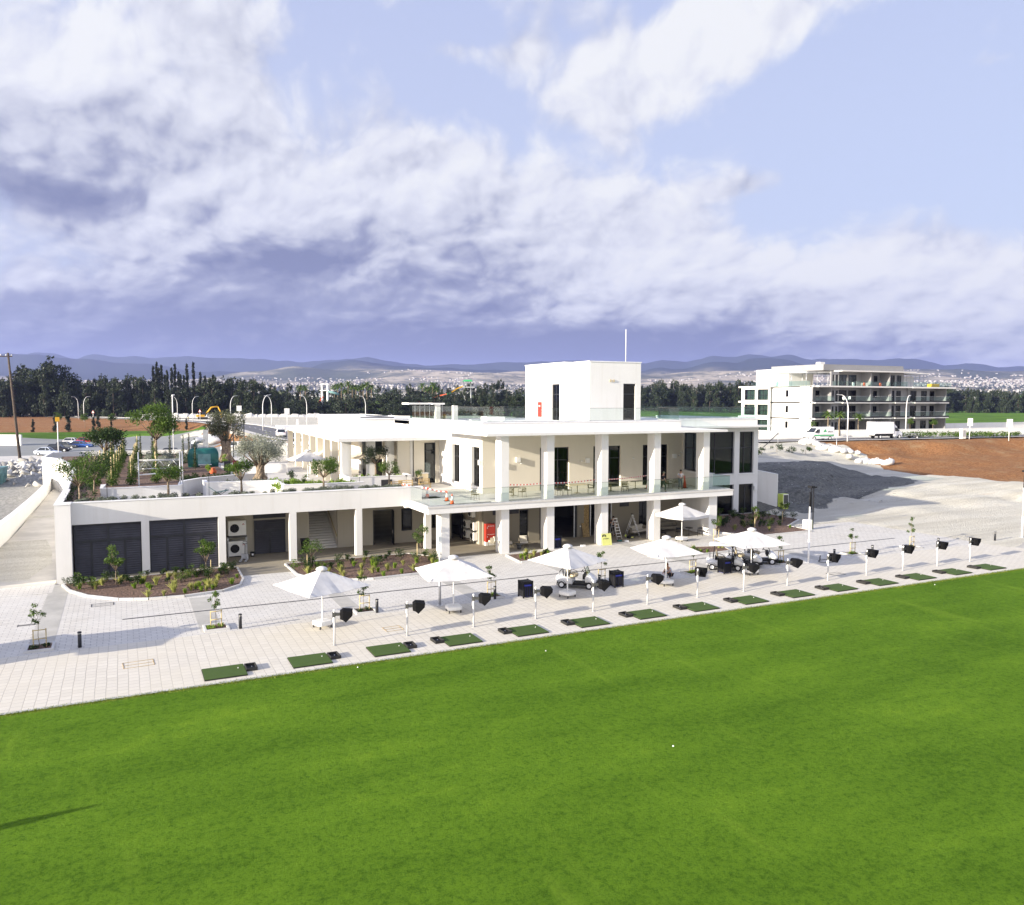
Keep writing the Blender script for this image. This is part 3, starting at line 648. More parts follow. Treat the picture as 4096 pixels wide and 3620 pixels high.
# the town: thousands of small pale houses that read as one mass
n = 9000
ta = RNG.uniform(-.75, .85, n); tr_ = 2500 + RNG.beta(1.5, 1.7, n)*2500
cl = fnoise(ta*3000, tr_, 230, 21)*.65 + fnoise(ta*3000, tr_, 80, 22)*.35; keep = cl > np.interp(ta, [-.75,-.5,-.42,-.2,0,.1,.3,.45,.6,.85], [.38,.40,.50,.52,.60,.60,.58,.46,.40,.44])
ta = ta[keep]; tr_ = tr_[keep]; n = len(ta); th = hill_h(ta, tr_); tx = tr_*(sin(YAW)+ta*cos(YAW)); ty = tr_*(cos(YAW)-ta*sin(YAW))
sx_ = RNG.uniform(5, 12, n); sy_ = RNG.uniform(5, 11, n); sz_ = RNG.uniform(3, 6.5, n); hb = RNG.random(n) > .985; sz_[hb] *= 1.8; sx_[hb] *= 2.0; rot = RNG.uniform(0, pi, n)
c8 = np.array([(-1,-1,0),(1,-1,0),(1,1,0),(-1,1,0),(-1,-1,1),(1,-1,1),(1,1,1),(-1,1,1)], float)
V = np.zeros((n,8,3)); lx = c8[None,:,0]*sx_[:,None]/2; ly = c8[None,:,1]*sy_[:,None]/2
V[:,:,0] = tx[:,None]+lx*np.cos(rot)[:,None]-ly*np.sin(rot)[:,None]; V[:,:,1] = ty[:,None]+lx*np.sin(rot)[:,None]+ly*np.cos(rot)[:,None]; V[:,:,2] = th[:,None]-4+c8[None,:,2]*(sz_[:,None]+4)
fb = np.array([(4,5,6,7),(0,1,5,4),(1,2,6,5),(2,3,7,6),(3,0,4,7)]); Fb = (fb[None]+np.arange(n)[:,None,None]*8).reshape(-1,4)
tm, nt, b_ = newmat('town_walls'); gi = nt.new('ShaderNodeNewGeometry').outputs['Random Per Island']
nt.val(nt.mix(nt.ramp(gi, .55, 1), (.40,.385,.36,1), (.22,.18,.15,1)), b_.inputs['Base Color']); b_.inputs['Roughness'].default_value = .9
tag(np_mesh('town', V.reshape(-1,3), Fb, tm), 'white town spread over the distant plain below the hills', 'town', kind='stuff')
hv = bpy.data.materials.new('haze_air'); hv.use_nodes = True; nt = NT(hv.node_tree); nt.n.clear(); out = nt.new('ShaderNodeOutputMaterial'); pv = nt.new('ShaderNodeVolumePrincipled')
pv.inputs['Color'].default_value = (.44,.52,1.0,1); pv.inputs['Density'].default_value = .000088; pv.inputs['Anisotropy'].default_value = .2; nt.link(pv.outputs[0], out.inputs['Volume'])
tag(MB().box(-9800, 13000, -700, 10500, -2, 530).build('haze', hv), 'thin blue haze over the plain and hills', 'haze', kind='stuff')
# ------------------------------------------------------------------ clubhouse
club = thing('clubhouse', 'long white two storey clubhouse with columns, flat canopies and a square roof tower', 'building')
def wallx(b, x0, x1, z0, z1, y, t, holes, back=True):
    """wall in the xz plane with its face at y, thickness t towards +y, rectangular holes (x0,x1,z0,z1)"""
    xs = sorted({x0, x1} | {h[0] for h in holes} | {h[1] for h in holes}); zs = sorted({z0, z1} | {h[2] for h in holes} | {h[3] for h in holes})
    for i in range(len(xs)-1):
        for j in range(len(zs)-1):
            cx = (xs[i]+xs[i+1])/2; cz = (zs[j]+zs[j+1])/2
            if cx < x0 or cx > x1 or cz < z0 or cz > z1: continue
            if any(h[0] < cx < h[1] and h[2] < cz < h[3] for h in holes): continue
            a, c, d, e = xs[i], xs[i+1], zs[j], zs[j+1]
            b.add([(a,y,d),(c,y,d),(c,y,e),(a,y,e)], [(0,1,2,3)]); b.add([(a,y+t,d),(c,y+t,d),(c,y+t,e),(a,y+t,e)], [(3,2,1,0)])
    for h in holes:
        a, c, d, e = max(h[0],x0), min(h[1],x1), max(h[2],z0), min(h[3],z1)
        b.add([(a,y,d),(a,y+t,d),(a,y+t,e),(a,y,e)], [(0,1,2,3)]); b.add([(c,y,d),(c,y+t,d),(c,y+t,e),(c,y,e)], [(3,2,1,0)])
        b.add([(a,y,e),(c,y,e),(c,y+t,e),(a,y+t,e)], [(0,1,2,3)])
        if d > z0+.01: b.add([(a,y,d),(c,y,d),(c,y+t,d),(a,y+t,d)], [(3,2,1,0)])
    b.add([(x0,y,z0),(x0,y+t,z0),(x0,y+t,z1),(x0,y,z1)], [(0,1,2,3)]); b.add([(x1,y,z0),(x1,y+t,z0),(x1,y+t,z1),(x1,y,z1)], [(3,2,1,0)])
    b.add([(x0,y,z1),(x1,y,z1),(x1,y+t,z1),(x0,y+t,z1)], [(0,1,2,3)])
def rotbuild(b, name, m, par, x):
    """turn a wallx mesh (x along y) into a wall whose outer face looks to -x at x"""
    b.v = [(x + v[1], v[0], v[2]) for v in b.v]; b.f = [tuple(reversed(f)) for f in b.f]; return b.build(name, m, par)
def frame_window(x0, x1, z0, z1, y, mull=(), trans=(), name='window', par=club, fm='dark', gm='pane', axis='x', t=.07):
    """frame, then its glass as a child"""
    f = MB(); q = lambda a, c, d, e, y0, y1: f.box(a, c, y0, y1, d, e)
    q(x0,x0+t,z0,z1,y,y+.10); q(x1-t,x1,z0,z1,y,y+.10); q(x0+t,x1-t,z1-t,z1,y,y+.10); q(x0+t,x1-t,z0,z0+t,y,y+.10)
    for mx in mull: q(mx-t/2,mx+t/2,z0+t,z1-t,y+.003,y+.097)
    for tz in trans: q(x0+t,x1-t,tz-t/2,tz+t/2,y+.006,y+.094)
    g = MB().box(x0+t,x1-t,y+.045,y+.06,z0+t,z1-t)
    if axis != 'x':
        for k in (f, g): k.v = [(axis + v[1]-y, v[0], v[2]) for v in k.v]; k.f = [tuple(reversed(w)) for w in k.f]
    fo = f.build(name, M[fm], par); g.build('pane', M[gm], fo); return fo
W, CR = M['white'], M['cream']
# --- service wing at ground level
b = MB(); wallx(b, -3.19, 21.5, 3.66, 5.12, 61.0, .36, []); b.build('fascia_wall', W, club)
MB().box(-3.19,21.6,60.97,61.40,5.12,5.18).build('wall_coping', M['capping'], club)
MB().box(-4.12,-3.19,60.1,61.36,-.05,5.14).box(-4.12,-3.72,61.36,70.2,-.05,5.14).build('end_wall', W, club)
MB().box(-4.16,-3.17,60.06,61.38,5.14,5.20).box(-4.16,-3.68,61.38,70.2,5.14,5.20).build('wall_coping', M['capping'], club)
for x in (1.03, 6.06, 11.1, 16.12): MB().box(x, x+.5, 61.0, 61.5, 0, 3.66).build('column', W, club)
MB().box(21.9,22.4,61.25,61.75,0,3.55).build('column', W, club)
MB().box(-3.72,21.5,61.36,72,3.70,4.02).box(-3.72,-3.2,61.36,72,.0,3.7).build('roof_slab', CR, club)
MB().box(6.5,6.62,61.5,65,.0,3.8).box(6.56,6.7,64.9,66,.0,3.8).build('side_wall', CR, club)
def louvre_door(x0, x1, z0, z1, y, leaves, par=club):
    f = MB(); f.box(x0,x1,y,y+.05,z0,z1); n = int((z1-z0)/.16)
    for i in range(n):
        z = z0+.04+i*.16; f.add([(x0+.03,y-.055,z),(x1-.03,y-.055,z),(x1-.03,y-.002,z+.11),(x0+.03,y-.002,z+.11)], [(0,1,2,3)])
    o = f.build('louvre_door', M['louvre'], par); g = MB(); w = (x1-x0)/leaves
    for k in range(leaves+1):
        g.box(max(x0, x0+k*w-.07), min(x1, x0+k*w+.07), y-.06, y-.037, z0, z0+(z1-z0)*(1 if k % 2 == 0 else .66))
    g.box(x0,x1,y-.062,y-.04,z0+(z1-z0)*.66,z0+(z1-z0)*.66+.14); g.build('door_frame', M['dark'], o)
    h = MB().box(x0+2*w-.30 if leaves > 2 else x0+w-.1, x0+2*w-.14 if leaves > 2 else x0+w-.05, y-.12, y-.062, 1.05, 1.10); h.build('handle', M['black'], o)
louvre_door(-3.1, 1.02, .02, 3.62, 61.25, 4); louvre_door(1.54, 6.05, .02, 3.62, 61.25, 4)
louvre_door(9.08, 11.45, .02, 2.66, 64.90, 2)
v = MB().box(9.04,11.5,64.92,64.99,2.80,3.34)
for i in range(6): v.box(9.1,11.44,64.87,64.93,2.84+i*.085,2.88+i*.085)
v.build('louvre_vent', M['louvre'], club)
b = MB(); wallx(b, 6.7, 26.6, 0, 3.8, 65.0, .3, [(13.35,15.65,0,3.8),(18.62,20.36,0,2.9),(21.08,22.05,1.0,2.9),(23.7,24.55,1.05,2.25),(25.62,26.55,0,2.2)]); b.build('arcade_wall', M['creamdim'], club)
# stair up to the terrace
s = MB()
for i in range(16): s.box(13.36,15.64,65.1+i*.29,65.1+(i+1)*.29+.02,0,.17*(i+1))
s.build('stair', M['tile'], club)
MB().box(13.2,13.35,65.3,70,0,4.3).box(15.65,15.8,65.3,70,0,4.3).build('stair_wall', CR, club)
MB().tube([(15.58,65.0,.95),(15.58,69.4,3.5)],.035,8).build('handrail', M['stake'], club)
def hinged(x0, x1, z1, y, openleaf=None, gm='paned'):
    f = MB(); t = .08; f.box(x0,x0+t,y,y+.12,0.01,z1); f.box(x1-t,x1,y,y+.12,0.01,z1); f.box(x0+t,x1-t,y,y+.12,z1-t,z1)
    o = f.build('door', M['dark'], club)
    if openleaf:
        g = MB().obox((x1-.1,y-.42,z1/2), (.03,-.05,0), (-.10,-.42,0), (0,0,z1/2-.03)); g.build('door_leaf', M['black'], o)
        MB().tube([(x1-.22,y-.75,1.0),(x1-.27,y-.75,1.0),(x1-.27,y-.75,1.25)],.015,6).build('handle', M['steel'], o)
    else: MB().box(x0+t,x1-t,y+.05,y+.07,.02,z1-t).build('pane', M[gm], o)
    return o
hinged(18.62,20.36,2.9,65.02,True); hinged(25.62,26.55,2.2,65.02,True)
frame_window(21.08,22.05,1.0,2.9,65.1,gm='paned'); frame_window(23.7,24.55,1.05,2.25,65.1,mull=(24.2,),gm='paned')
# --- ground floor behind the balcony columns (face y = 61)
G = 61.0
b = MB(); wallx(b, 26.9, 48.9, 0, 3.6, G, .28, [(30.26,31.10,0,2.75),(32.18,35.95,0,3.6),(36.62,39.46,0,3.6),(42.48,43.70,0,3.6)]); b.build('ground_wall', M['creamshade'], club)
b = MB(); wallx(b, 61.3, 65.0, 0, 3.6, 0, .25, []); rotbuild(b, 'side_wall', M['creamdim'], club, 26.65)
frame_window(30.26,31.10,.02,2.73,G+.12,mull=(),trans=(.7,1.4,2.1),name='glass_door',gm='paned')
f = frame_window(42.48,43.70,.02,3.45,G+.12,mull=(43.05,),name='glass_door',gm='paned')
for q in ((32.18,32.28),(35.80,35.95)): MB().box(q[0],q[1],G+.1,G+.2,0,3.6).build('door_frame', M['dark'], club)
MB().box(35.60,35.68,G-.02,G+.1,0,3.5).build('door_frame', M['steel'], club)
for q in ((37.24,37.32),(39.42,39.50)): MB().box(q[0],q[1],G-.05,G+.1,0,3.5).build('door_frame', M['steel'], club)
for x0, x1 in ((27.75,28.4),(29.25,30.18),(40.38,41.35)):
    v = MB().box(x0,x1,G-.03,G-.002,2.46,2.84)
    for i in range(5): v.box(x0+.05,x1-.05,G-.05,G-.032,2.50+i*.07,2.535+i*.07)
    v.build('louvre_vent', M['louvre'], club)
MB().box(47.1,48.0,56.8,57.95,0,3.55).box(47.3,47.9,57.95,61.0,0,3.55).build('pier', W, club)
# --- balcony slab, columns, canopy
MB().box(20.35,49.4,56.3,62.7,3.55,3.97).box(20.0,22.0,60.6,62.7,3.56,3.96).build('balcony_slab', W, club)
MB().box(20.30,49.43,56.26,62.68,3.97,4.09).build('balcony_floor', M['tile'], club)
MB().box(20.0,27.5,62.7,73.1,3.80,4.085).build('terrace_floor', M['tile'], club)
for i, x in enumerate((21.55,26.58,30.63,35.77,41.1,46.4)):
    if i < 5: MB().box(x, x+.69, 56.8, 57.85, 0, 3.55).build('column', W, club)
    if i > 0: MB().box(x, x+.67, 56.8, 57.85, 4.09, 9.30).build('column', W, club)
MB().box(25.0,48.41,56.0,62.7,9.30,9.49).box(25.0,27.6,62.7,69.5,9.30,9.49).build('canopy', W, club)
# --- upper wall with tall doors (face y = 62.7)
U = 62.7
doors = [(33.1,36.07),(38.6,41.57),(44.04,46.95)]
b = MB(); wallx(b, 27.56, 48.66, 4.09, 9.30, U, .32, [(a,c,4.10,7.89) for a, c in doors]); b.build('upper_wall', CR, club)
for a, c in doors:
    m = a+.78; f = frame_window(a,c,4.12,7.88,U+.20,mull=(a+.95,a+1.9),trans=(6.75,),name='glass_door',gm='paned')
    MB().box(c-.42,c-.36,U+.34,U+.40,4.2,7.8).build('curtain', M['beige'], f)
b = MB(); wallx(b, U+.32, 82.0, 4.09, 9.75, 0, .32, [(63.3,65.1,4.57,8.02),(67.88,69.68,4.57,8.02)])
rotbuild(b, 'side_wall', W, club, 27.56)
for y0, y1 in ((63.3,65.1),(67.88,69.68)): frame_window(y0,y1,4.57,8.02,0,trans=(6.9,),gm='paned',axis=27.82)
# fin wall closing the balcony with its tall window looking left
b = MB(); wallx(b, 58.0, 62.7, 4.09, 9.3, 0, .3, [(58.7,62.4,5.45,9.05)])
b.v = [(47.35+v[1]+(v[0]-58.0)*.28, v[0], v[2]) for v in b.v]; b.f = [tuple(reversed(f)) for f in b.f]; b.build('side_wall', W, club)
f = MB(); g = MB()
def sx(y): return 47.5+(y-58.0)*.28
for y in (58.75,60.5,62.35): f.obox((sx(y),y,7.25),(.05,0,0),(0.014,.05,0),(0,0,1.8))
for z in (5.5,7.6,9.0): f.obox((sx(60.55),60.55,z),(.04,0,0),(.504,1.8,0),(0,0,.045))
fo = f.build('window', M['dark'], club); g.obox((sx(60.55)+.02,60.55,7.25),(.006,0,0),(.504,1.8,0),(0,0,1.75)).build('pane', M['paned'], fo)
MB().obox((sx(60.5)-.2,60.5,5.40),(.22,0,0),(.5,1.95,0),(0,0,.04)).build('window_sill', M['capping'], club)
MB().box(48.6,49.3,58.9,59.6,4.09,5.25).box(48.55,49.4,58.85,59.65,5.25,5.33).build('low_wall', W, club)
# --- parapet and roof of the upper block
b = MB(); b.box(27.56,48.45,62.69,62.98,9.49,10.10).box(27.56,27.86,62.98,82.0,9.75,10.10).box(48.15,48.45,62.98,66.2,9.3,10.10).build('parapet', W, club)
MB().box(27.5,48.5,62.64,63.02,10.10,10.16).box(27.5,27.9,63.02,82.0,10.10,10.16).box(48.1,48.5,63.02,66.14,10.10,10.16).build('wall_coping', M['capping'], club)
MB().box(27.86,48.15,62.98,66.5,9.50,9.88).box(27.86,61.1,66.5,90,9.50,9.88).build('roof', M['roofmem'], club)
for (x, y, s, h) in ((31,66,.9,.28),(34.5,66.6,1.0,.25),(36.5,69,1.1,.25),(33,70,.9,.25),(38.3,67,1.2,.3),(33.5,75,2.0,.5),(30.5,72,.8,.3)):
    MB().box(x,x+s,y,y+s*.8,9.88,9.88+h).build('roof_vent', M['whitep'], club)
# --- right hand block
b = MB(); wallx(b, 48.9, 61.42, 0, 9.28, 66.2, .35, [(53.2,58.15,4.36,8.80),(58.85,60.80,4.36,8.78),(52.2,58.15,.02,3.2),(58.85,60.85,.02,3.2)]); b.build('glazed_wall', W, club)
frame_window(53.2,58.15,4.36,8.80,66.42,mull=(55.7,),trans=(7.1,),gm='pane',t=.09); frame_window(58.85,60.80,4.36,8.78,66.42,mull=(59.6,),trans=(7.1,),gm='pane',t=.09)
frame_window(52.2,58.15,.02,3.2,66.42,mull=(54.2,56.2),gm='paned',t=.09); frame_window(58.85,60.85,.02,3.2,66.42,mull=(59.85,),gm='paned',t=.09)
MB().box(53.1,58.25,66.12,66.198,4.27,4.355).box(58.75,60.9,66.12,66.198,4.27,4.355).build('window_sill', M['capping'], club)
b = MB(); wallx(b, 66.55, 84.0, 0, 9.28, 0, .35, [])
b.v = [(61.42-.35+v[1], v[0], v[2]) for v in b.v]; b.f = [tuple(reversed(f)) for f in b.f]; b.build('side_wall', W, club)
MB().box(48.45,62.45,64.9,84.5,9.28,9.46).build('canopy', W, club)
MB().box(48.5,61.25,66.2,66.5,9.46,10.12).box(60.95,61.25,66.5,84,9.46,10.12).build('parapet', W, club)
MB().box(48.45,61.3,66.15,66.55,10.12,10.18).box(60.9,61.3,66.55,84,10.12,10.18).build('wall_coping', M['capping'], club)
# back and inner walls so that the rooms are rooms
MB().box(26.9,61.0,83.9,84.2,0,9.5).build('back_wall', W, club)
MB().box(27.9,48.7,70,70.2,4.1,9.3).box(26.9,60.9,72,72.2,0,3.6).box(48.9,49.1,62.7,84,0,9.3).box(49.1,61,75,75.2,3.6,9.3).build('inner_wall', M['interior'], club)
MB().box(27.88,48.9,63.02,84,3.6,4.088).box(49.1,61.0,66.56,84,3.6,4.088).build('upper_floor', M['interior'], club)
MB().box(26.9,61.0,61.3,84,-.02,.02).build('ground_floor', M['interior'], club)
# --- roof tower
T0, T1 = 9.88, 15.86
b = MB(); wallx(b, 41.5, 47.55, T0, T1, 68.2, .3, [(45.45,46.95,T0+.12,13.75)]); b.build('tower_wall', W, club)
MB().box(41.5,41.8,68.5,71.3,T0,T1).box(40.5,41.5,71.3,71.6,T0,T1).box(47.25,47.55,68.5,80.2,T0,T1).box(40.5,47.25,79.9,80.2,T0,T1).build('tower_wall', W, club)
b = MB(); wallx(b, 71.6, 79.9, T0, T1, 0, .3, [(72.45,74.1,T0+.12,13.75)]); rotbuild(b, 'tower_wall', W, club, 40.5)
MB().box(41.44,47.61,68.14,71.24,T1,T1+.09).box(40.44,47.61,71.24,80.26,T1,T1+.09).build('tower_roof', M['capping'], club)
frame_window(45.45,46.95,10.0,13.73,68.38,trans=(12.7,),name='glass_door',gm='paned',t=.1); frame_window(72.45,74.1,10.0,13.73,0,mull=(73.28,),trans=(12.7,),name='glass_door',gm='paned',axis=40.62,t=.08)
for x in (43.9,44.27): MB().tube([(x,68.18,14.02),(x,68.12,14.02)],.13,14).build('wall_vent', M['beige'], club)
MB().tube([(46.9,70,15.9),(46.9,70,19.35)],.035,8).build('antenna', M['whitem'], club)
# --- glass balustrades: one panel per part
def glass_run(p0, p1, z0, z1, step=1.5, m='balustrade', rail=True):
    a = Vector(p0); c = Vector(p1); n = max(1, round((c-a).length/step)); d = (c-a)/n; u = d.normalized(); w = Vector((-u.y,u.x))*.008
    for i in range(n):
        q = a+d*i+u*.012; r = a+d*(i+1)-u*.012; mm = (q+r)/2
        MB().obox((mm.x,mm.y,(z0+z1)/2),((r-q).x/2,(r-q).y/2,0),(w.x,w.y,0),(0,0,(z1-z0)/2)).build('glass_panel', M[m], club)
    mm = (a+c)/2
    if rail:
        MB().obox((mm.x,mm.y,z1+.012),((c-a).x/2,(c-a).y/2,0),(w.x*1.6,w.y*1.6,0),(0,0,.012)).build('glass_rail', M['greyplastic'], club)
    MB().obox((mm.x,mm.y,z0+.03),((c-a).x/2,(c-a).y/2,0),(w.x*4,w.y*4,0),(0,0,.05)).build('glass_channel', M['steel'], club)
glass_run((20.5,56.5),(49.15,56.5),4.10,5.28); glass_run((20.45,60.6),(20.45,56.52),4.10,5.28); glass_run((49.2,56.52),(49.2,58.85),4.10,5.28,m='balustradeg')
glass_run((27.7,62.86),(48.3,62.86),10.17,11.34); glass_run((27.72,81.5),(27.72,62.9),10.17,11.45,1.2); glass_run((48.4,66.32),(61.1,66.32),10.19,11.36,m='balustradeg'); glass_run((61.1,66.36),(61.1,83.5),10.19,11.36,m='balustradeg')
glass_run((48.3,62.9),(48.3,66.3),10.17,11.34,m='balustradeg'); glass_run((28,83),(60.9,83),10.0,11.36,m='balustradeg')
# roof stair hoods at the back left of the roof
MB().box(27.4,29.5,81.6,84,11.62,11.80).build('roof_hood', W, club); MB().box(29.9,31.3,81.2,83.4,11.60,11.78).build('roof_hood', W, club)
MB().box(30.45,30.95,81.6,82.1,9.88,11.6).build('roof_post', W, club); MB().box(31.9,32.4,80.2,80.7,9.88,11.5).build('roof_post', W, club)
for x0, x1 in ((27.75,29.4),(29.5,30.4),(31.0,31.8)):
    MB().box(x0,x1,82.3,82.33,9.9,11.58).build('glass_panel', M['pane'], club)
for x in (28.3,28.85,29.4,29.95,31.4): MB().box(x-.02,x+.02,82.25,82.29,9.9,11.58).build('glass_post', M['steel'], club)
for a, y0, y1 in ((40.47,76.3,77.1),):
    MB().box(a-.06,a+.03,y0,y1,10.3,11.9).build('sign_plate', M['red'], club)
# wall lamps, speakers and cameras
def lamp(x, y, z, nx=0, ny=-1):
    MB().obox((x+nx*.12,y+ny*.12,z),(.19 if ny else .11,0,0),(0,.11 if ny else .19,0),(0,0,.21)).build('wall_lamp', M['whitep'], club)
for x, z in ((29.1,6.55),(30.9,6.9),(37.9,6.62),(47.6,6.75)): lamp(x,62.70,z)
for x, z in ((28.9,6.85),(31.2,6.6),(37.3,6.6),(42.9,6.7),(48.4,7.1),(48.2,6.8)): MB().tube([(x,62.70,z),(x,62.5,z-.02)],.06,8).build('camera_dome', M['whitep'], club)
for y, z in ((66.3,6.6),(62.95,6.75),(71.6,7.0)): lamp(27.56,y,z,-1,0)
lamp(61.0,66.2,2.75)
MB().box(28.5,28.78,60.9,61.0,.9,1.02).box(36.2,36.3,60.95,61.0,.9,1.0).build('wall_socket', M['whitep'], club)
# --- terrace wing with its own canopy and colonnade
WG = lambda y: 17.25+(y-71)*.045
b = MB(); b.prism([(WG(71),71),(27.5,71),(27.5,99),(25.5,115),(WG(115),115)],8.34,8.60); b.build('canopy', W, club)
for px_, y_ in ((.5,72.0),(1.1,73.6),(.45,76.5),(.45,80.2),(.45,84.4),(.45,88.9),(.45,94.0),(.45,99.6),(.45,106.0)):
    x = WG(y_)+px_; MB().box(x,x+.62,y_,y_+.62,4.05,8.34).build('column', CR if y_ > 74 else W, club)
for x, y in ((20.3,72.3),(22.6,73.9),(21.4,79),(24.6,73.2)): MB().box(x,x+.7,y,y+.7,4.05,8.34).build('column', W, club)
b = MB(); wallx(b, 23.4, 27.56, 4.05, 8.34, 73.1, .3, [(24.6,25.0,4.06,8.3),(26.05,27.2,4.06,8.0)]); b.build('terrace_wall', CR, club)
frame_window(26.05,27.2,4.10,7.98,73.2,trans=(7.2,),name='glass_door',gm='paned'); frame_window(24.6,25.0,4.10,8.28,73.2,gm='paned')
MB().box(21.2,23.2,77.5,77.7,4.05,8.34).build('terrace_glazing', M['carglass'], club)
MB().box(24.6,24.9,88.2,119,4.05,8.4).box(24.2,27.56,80.5,80.8,4.05,8.34).build('terrace_wall', CR, club)
b = MB(); b.prism([(24.2,88.2),(32.6,88.2),(32.6,120),(26.2,120)],8.60,9.96); b.build('upper_roof_block', W, club)
b = MB(); b.box(24.3,32.7,88.1,88.3,9.96,10.02).box(32.5,32.7,88.3,120,9.96,10.02).box(26.4,32.5,119.9,120.1,9.96,10.02); b.build('wall_coping', M['capping'], club)
MB().tube([(25,92,10.05),(29,92,10.05),(29,104,10.05),(32,104,10.05)],.05,6).build('roof_pipe', M['dark'], club)
MB().box(27.86,33,82,88.1,8.0,9.86).build('link_roof', W, club)
o = struct(MB().box(9.5,26,72.9,119,3.4,4.05).box(15.5,27.4,69.6,72.9,3.4,4.05).build('terrace_paving', M['tile']))
# ------------------------------------------------------------------ leaves and plants
def leaves(n, blobs, size, rng, flat=.0, droop=0.0):
    """n small two-triangle leaves spread in ellipsoids (cx,cy,cz,rx,ry,rz); returns verts, faces"""
    w = np.array([b[3]*b[4]*b[5] for b in blobs])**.8; w = w/w.sum(); k = rng.choice(len(blobs), n, p=w); B = np.array(blobs)[k]
    d = rng.normal(size=(n,3)); d /= np.linalg.norm(d, axis=1)[:,None]; r = rng.random(n)**(1/2.0)
    P = B[:,:3] + d*r[:,None]*B[:,3:]
    t = rng.normal(size=(n,3)); t[:,2] = t[:,2]*(1-flat)-droop; t /= np.linalg.norm(t, axis=1)[:,None]
    s = rng.normal(size=(n,3)); s -= t*(s*t).sum(1)[:,None]; s /= np.linalg.norm(s, axis=1)[:,None]
    L = size*rng.uniform(.6,1.4,n)[:,None]; Wd = L*.42
    V = np.stack([P-t*L*.5, P+s*Wd*.5, P+t*L*.5, P-s*Wd*.5], 1).reshape(-1,3)
    return V, np.arange(4*n).reshape(-1,4)
def foliage(name, n, blobs, size, m, par, seed=1, **k):
    V, Fq = leaves(n, blobs, size, np.random.default_rng(seed), **k); return np_mesh(name, V, Fq, m, par)
def clumps(rng, c, R, n, r):
    """n clump ellipsoids spread over the shell of a crown"""
    out = []
    for i in range(n):
        d = rng.normal(size=3); d /= np.linalg.norm(d); q = rng.uniform(.45,1.0)
        out.append((c[0]+d[0]*R[0]*q, c[1]+d[1]*R[1]*q, c[2]+d[2]*R[2]*q, r*rng.uniform(.7,1.3), r*rng.uniform(.7,1.3), r*rng.uniform(.55,1.0)))
    return out
def branchy(b, base, top, r0, tips, rng, r1=.02):
    b.tube([base, tuple((Vector(base)*.5+Vector(top)*.5)+Vector((rng.normal()*.03, rng.normal()*.03, 0))), top], [r0, r0*.8, r0*.65], 8)
    for t in tips:
        m = (Vector(top)+Vector(t))/2 + Vector((rng.normal()*.05, rng.normal()*.05, rng.normal()*.04))
        b.tube([top, tuple(m), t], [r0*.55, r0*.3, r1], 6)
def small_tree(label, loc, H, R, trunk_h, seed, lm='leaf', nleaf=1500, size=.10, nclump=12, r0=.06, group=None, name='citrus_tree', bark='bark', flatc=.75, cr=.38):
    rng = np.random.default_rng(seed); t = thing(name, label, 'tree', loc, rng.uniform(0,6), group)
    cl = clumps(rng, (0,0,trunk_h+(H-trunk_h)*.55), (R*.8,R*.8,(H-trunk_h)*.42), nclump, R*cr)
    tips = [c[:3] for c in cl]; b = MB(); branchy(b, (0,0,-.1), (0,0,trunk_h), r0, tips, rng, .012); b.build('trunk', M[bark], t)
    foliage('crown', nleaf, cl, size, M[lm], t, seed); return t

# trees in the kerbed pits of the paving, each with its stake frame ----------------
def pit_tree(x, y, k, label, h=2.0, staked=True):
    rng = np.random.default_rng(100+k)
    p = thing('tree_pit', 'kerbed planting square of the ' + label, 'planter', (x,y,0), 0, 'kerbed tree pits in the paving')
    b = MB(); s = .62
    for a in ((-s,s,-s,-s+.12),(-s,s,s-.12,s),(-s,-s+.12,-s+.12,s-.12),(s-.12,s,-s+.12,s-.12)): b.box(a[0],a[1],a[2],a[3],-.05,.11)
    b.build('kerb', M['kerb'], p); MB().box(-.5,.5,-.5,.5,-.05,.05).build('soil', M['mulch'], p)
    foliage('ground_cover', 130, [(-.25,-.1,.12,.25,.3,.12),(.25,.15,.12,.2,.3,.1)], .14, M['leaflime'] if k % 2 else M['leafdk'], p, 900+k)
    st = thing('tree_stakes', 'timber stakes round the ' + label, 'tree stakes', (x,y,0), rng.uniform(-.1,.1), 'timber stake frames')
    for sx_ in (-.27,.27):
        MB().tube([(sx_,-.05,0),(sx_,-.05,.98)],.028,8).build('stake', M['stake'], st)
    for z in (.50,.93): MB().tube([(-.30,-.085,z),(.30,-.085,z)],.024,8).build('rail', M['stake'], st)
    t = thing('sapling', label, 'tree', (x,y,.03), rng.uniform(0,6), 'young trees in the paving')
    lean = rng.normal()*.10; cl = []
    for q in range(7):
        a = rng.uniform(0,6.3); rr = rng.uniform(.05,.32); cl.append((lean+cos(a)*rr, sin(a)*rr, h*rng.uniform(.50,.97), .16, .16, .13))
    b = MB(); branchy(b, (0,0,0), (lean*.5,0,h*.55), .018, [c[:3] for c in cl], rng, .006); b.build('trunk', M['bark'], t)
    foliage('crown', 330, cl, .11, M['leaf'], t, 40+k)
M['mulch'] = mat('bark_mulch', (.16,.10,.07), .95, var=.6, vscale=9, bump=1.0, bscale=14)
PT = [(-3.85,44.5,2.15),(4.2,44.5,1.9),(12.2,44.5,2.0),(20.15,44.5,2.15),(28.2,44.7,2.35),(35.6,44.6,2.1),(43.75,44.6,2.3),(51.4,44.8,2.35),(58.2,44.8,2.5)]
PL = ['young tree nearest the left edge of the paving','young tree left of the leftmost parasol','young tree right of the leftmost parasol','young tree beside the bin left of the single golf cart','young tree just behind the nose of the single golf cart',
      'young tree left of the three golf carts','young tree right of the three golf carts','young tree behind the round hoop stand','young tree farthest right on the paving']
for k, ((x,y,h), lb) in enumerate(zip(PT, PL)): pit_tree(x, y, k, lb, h)

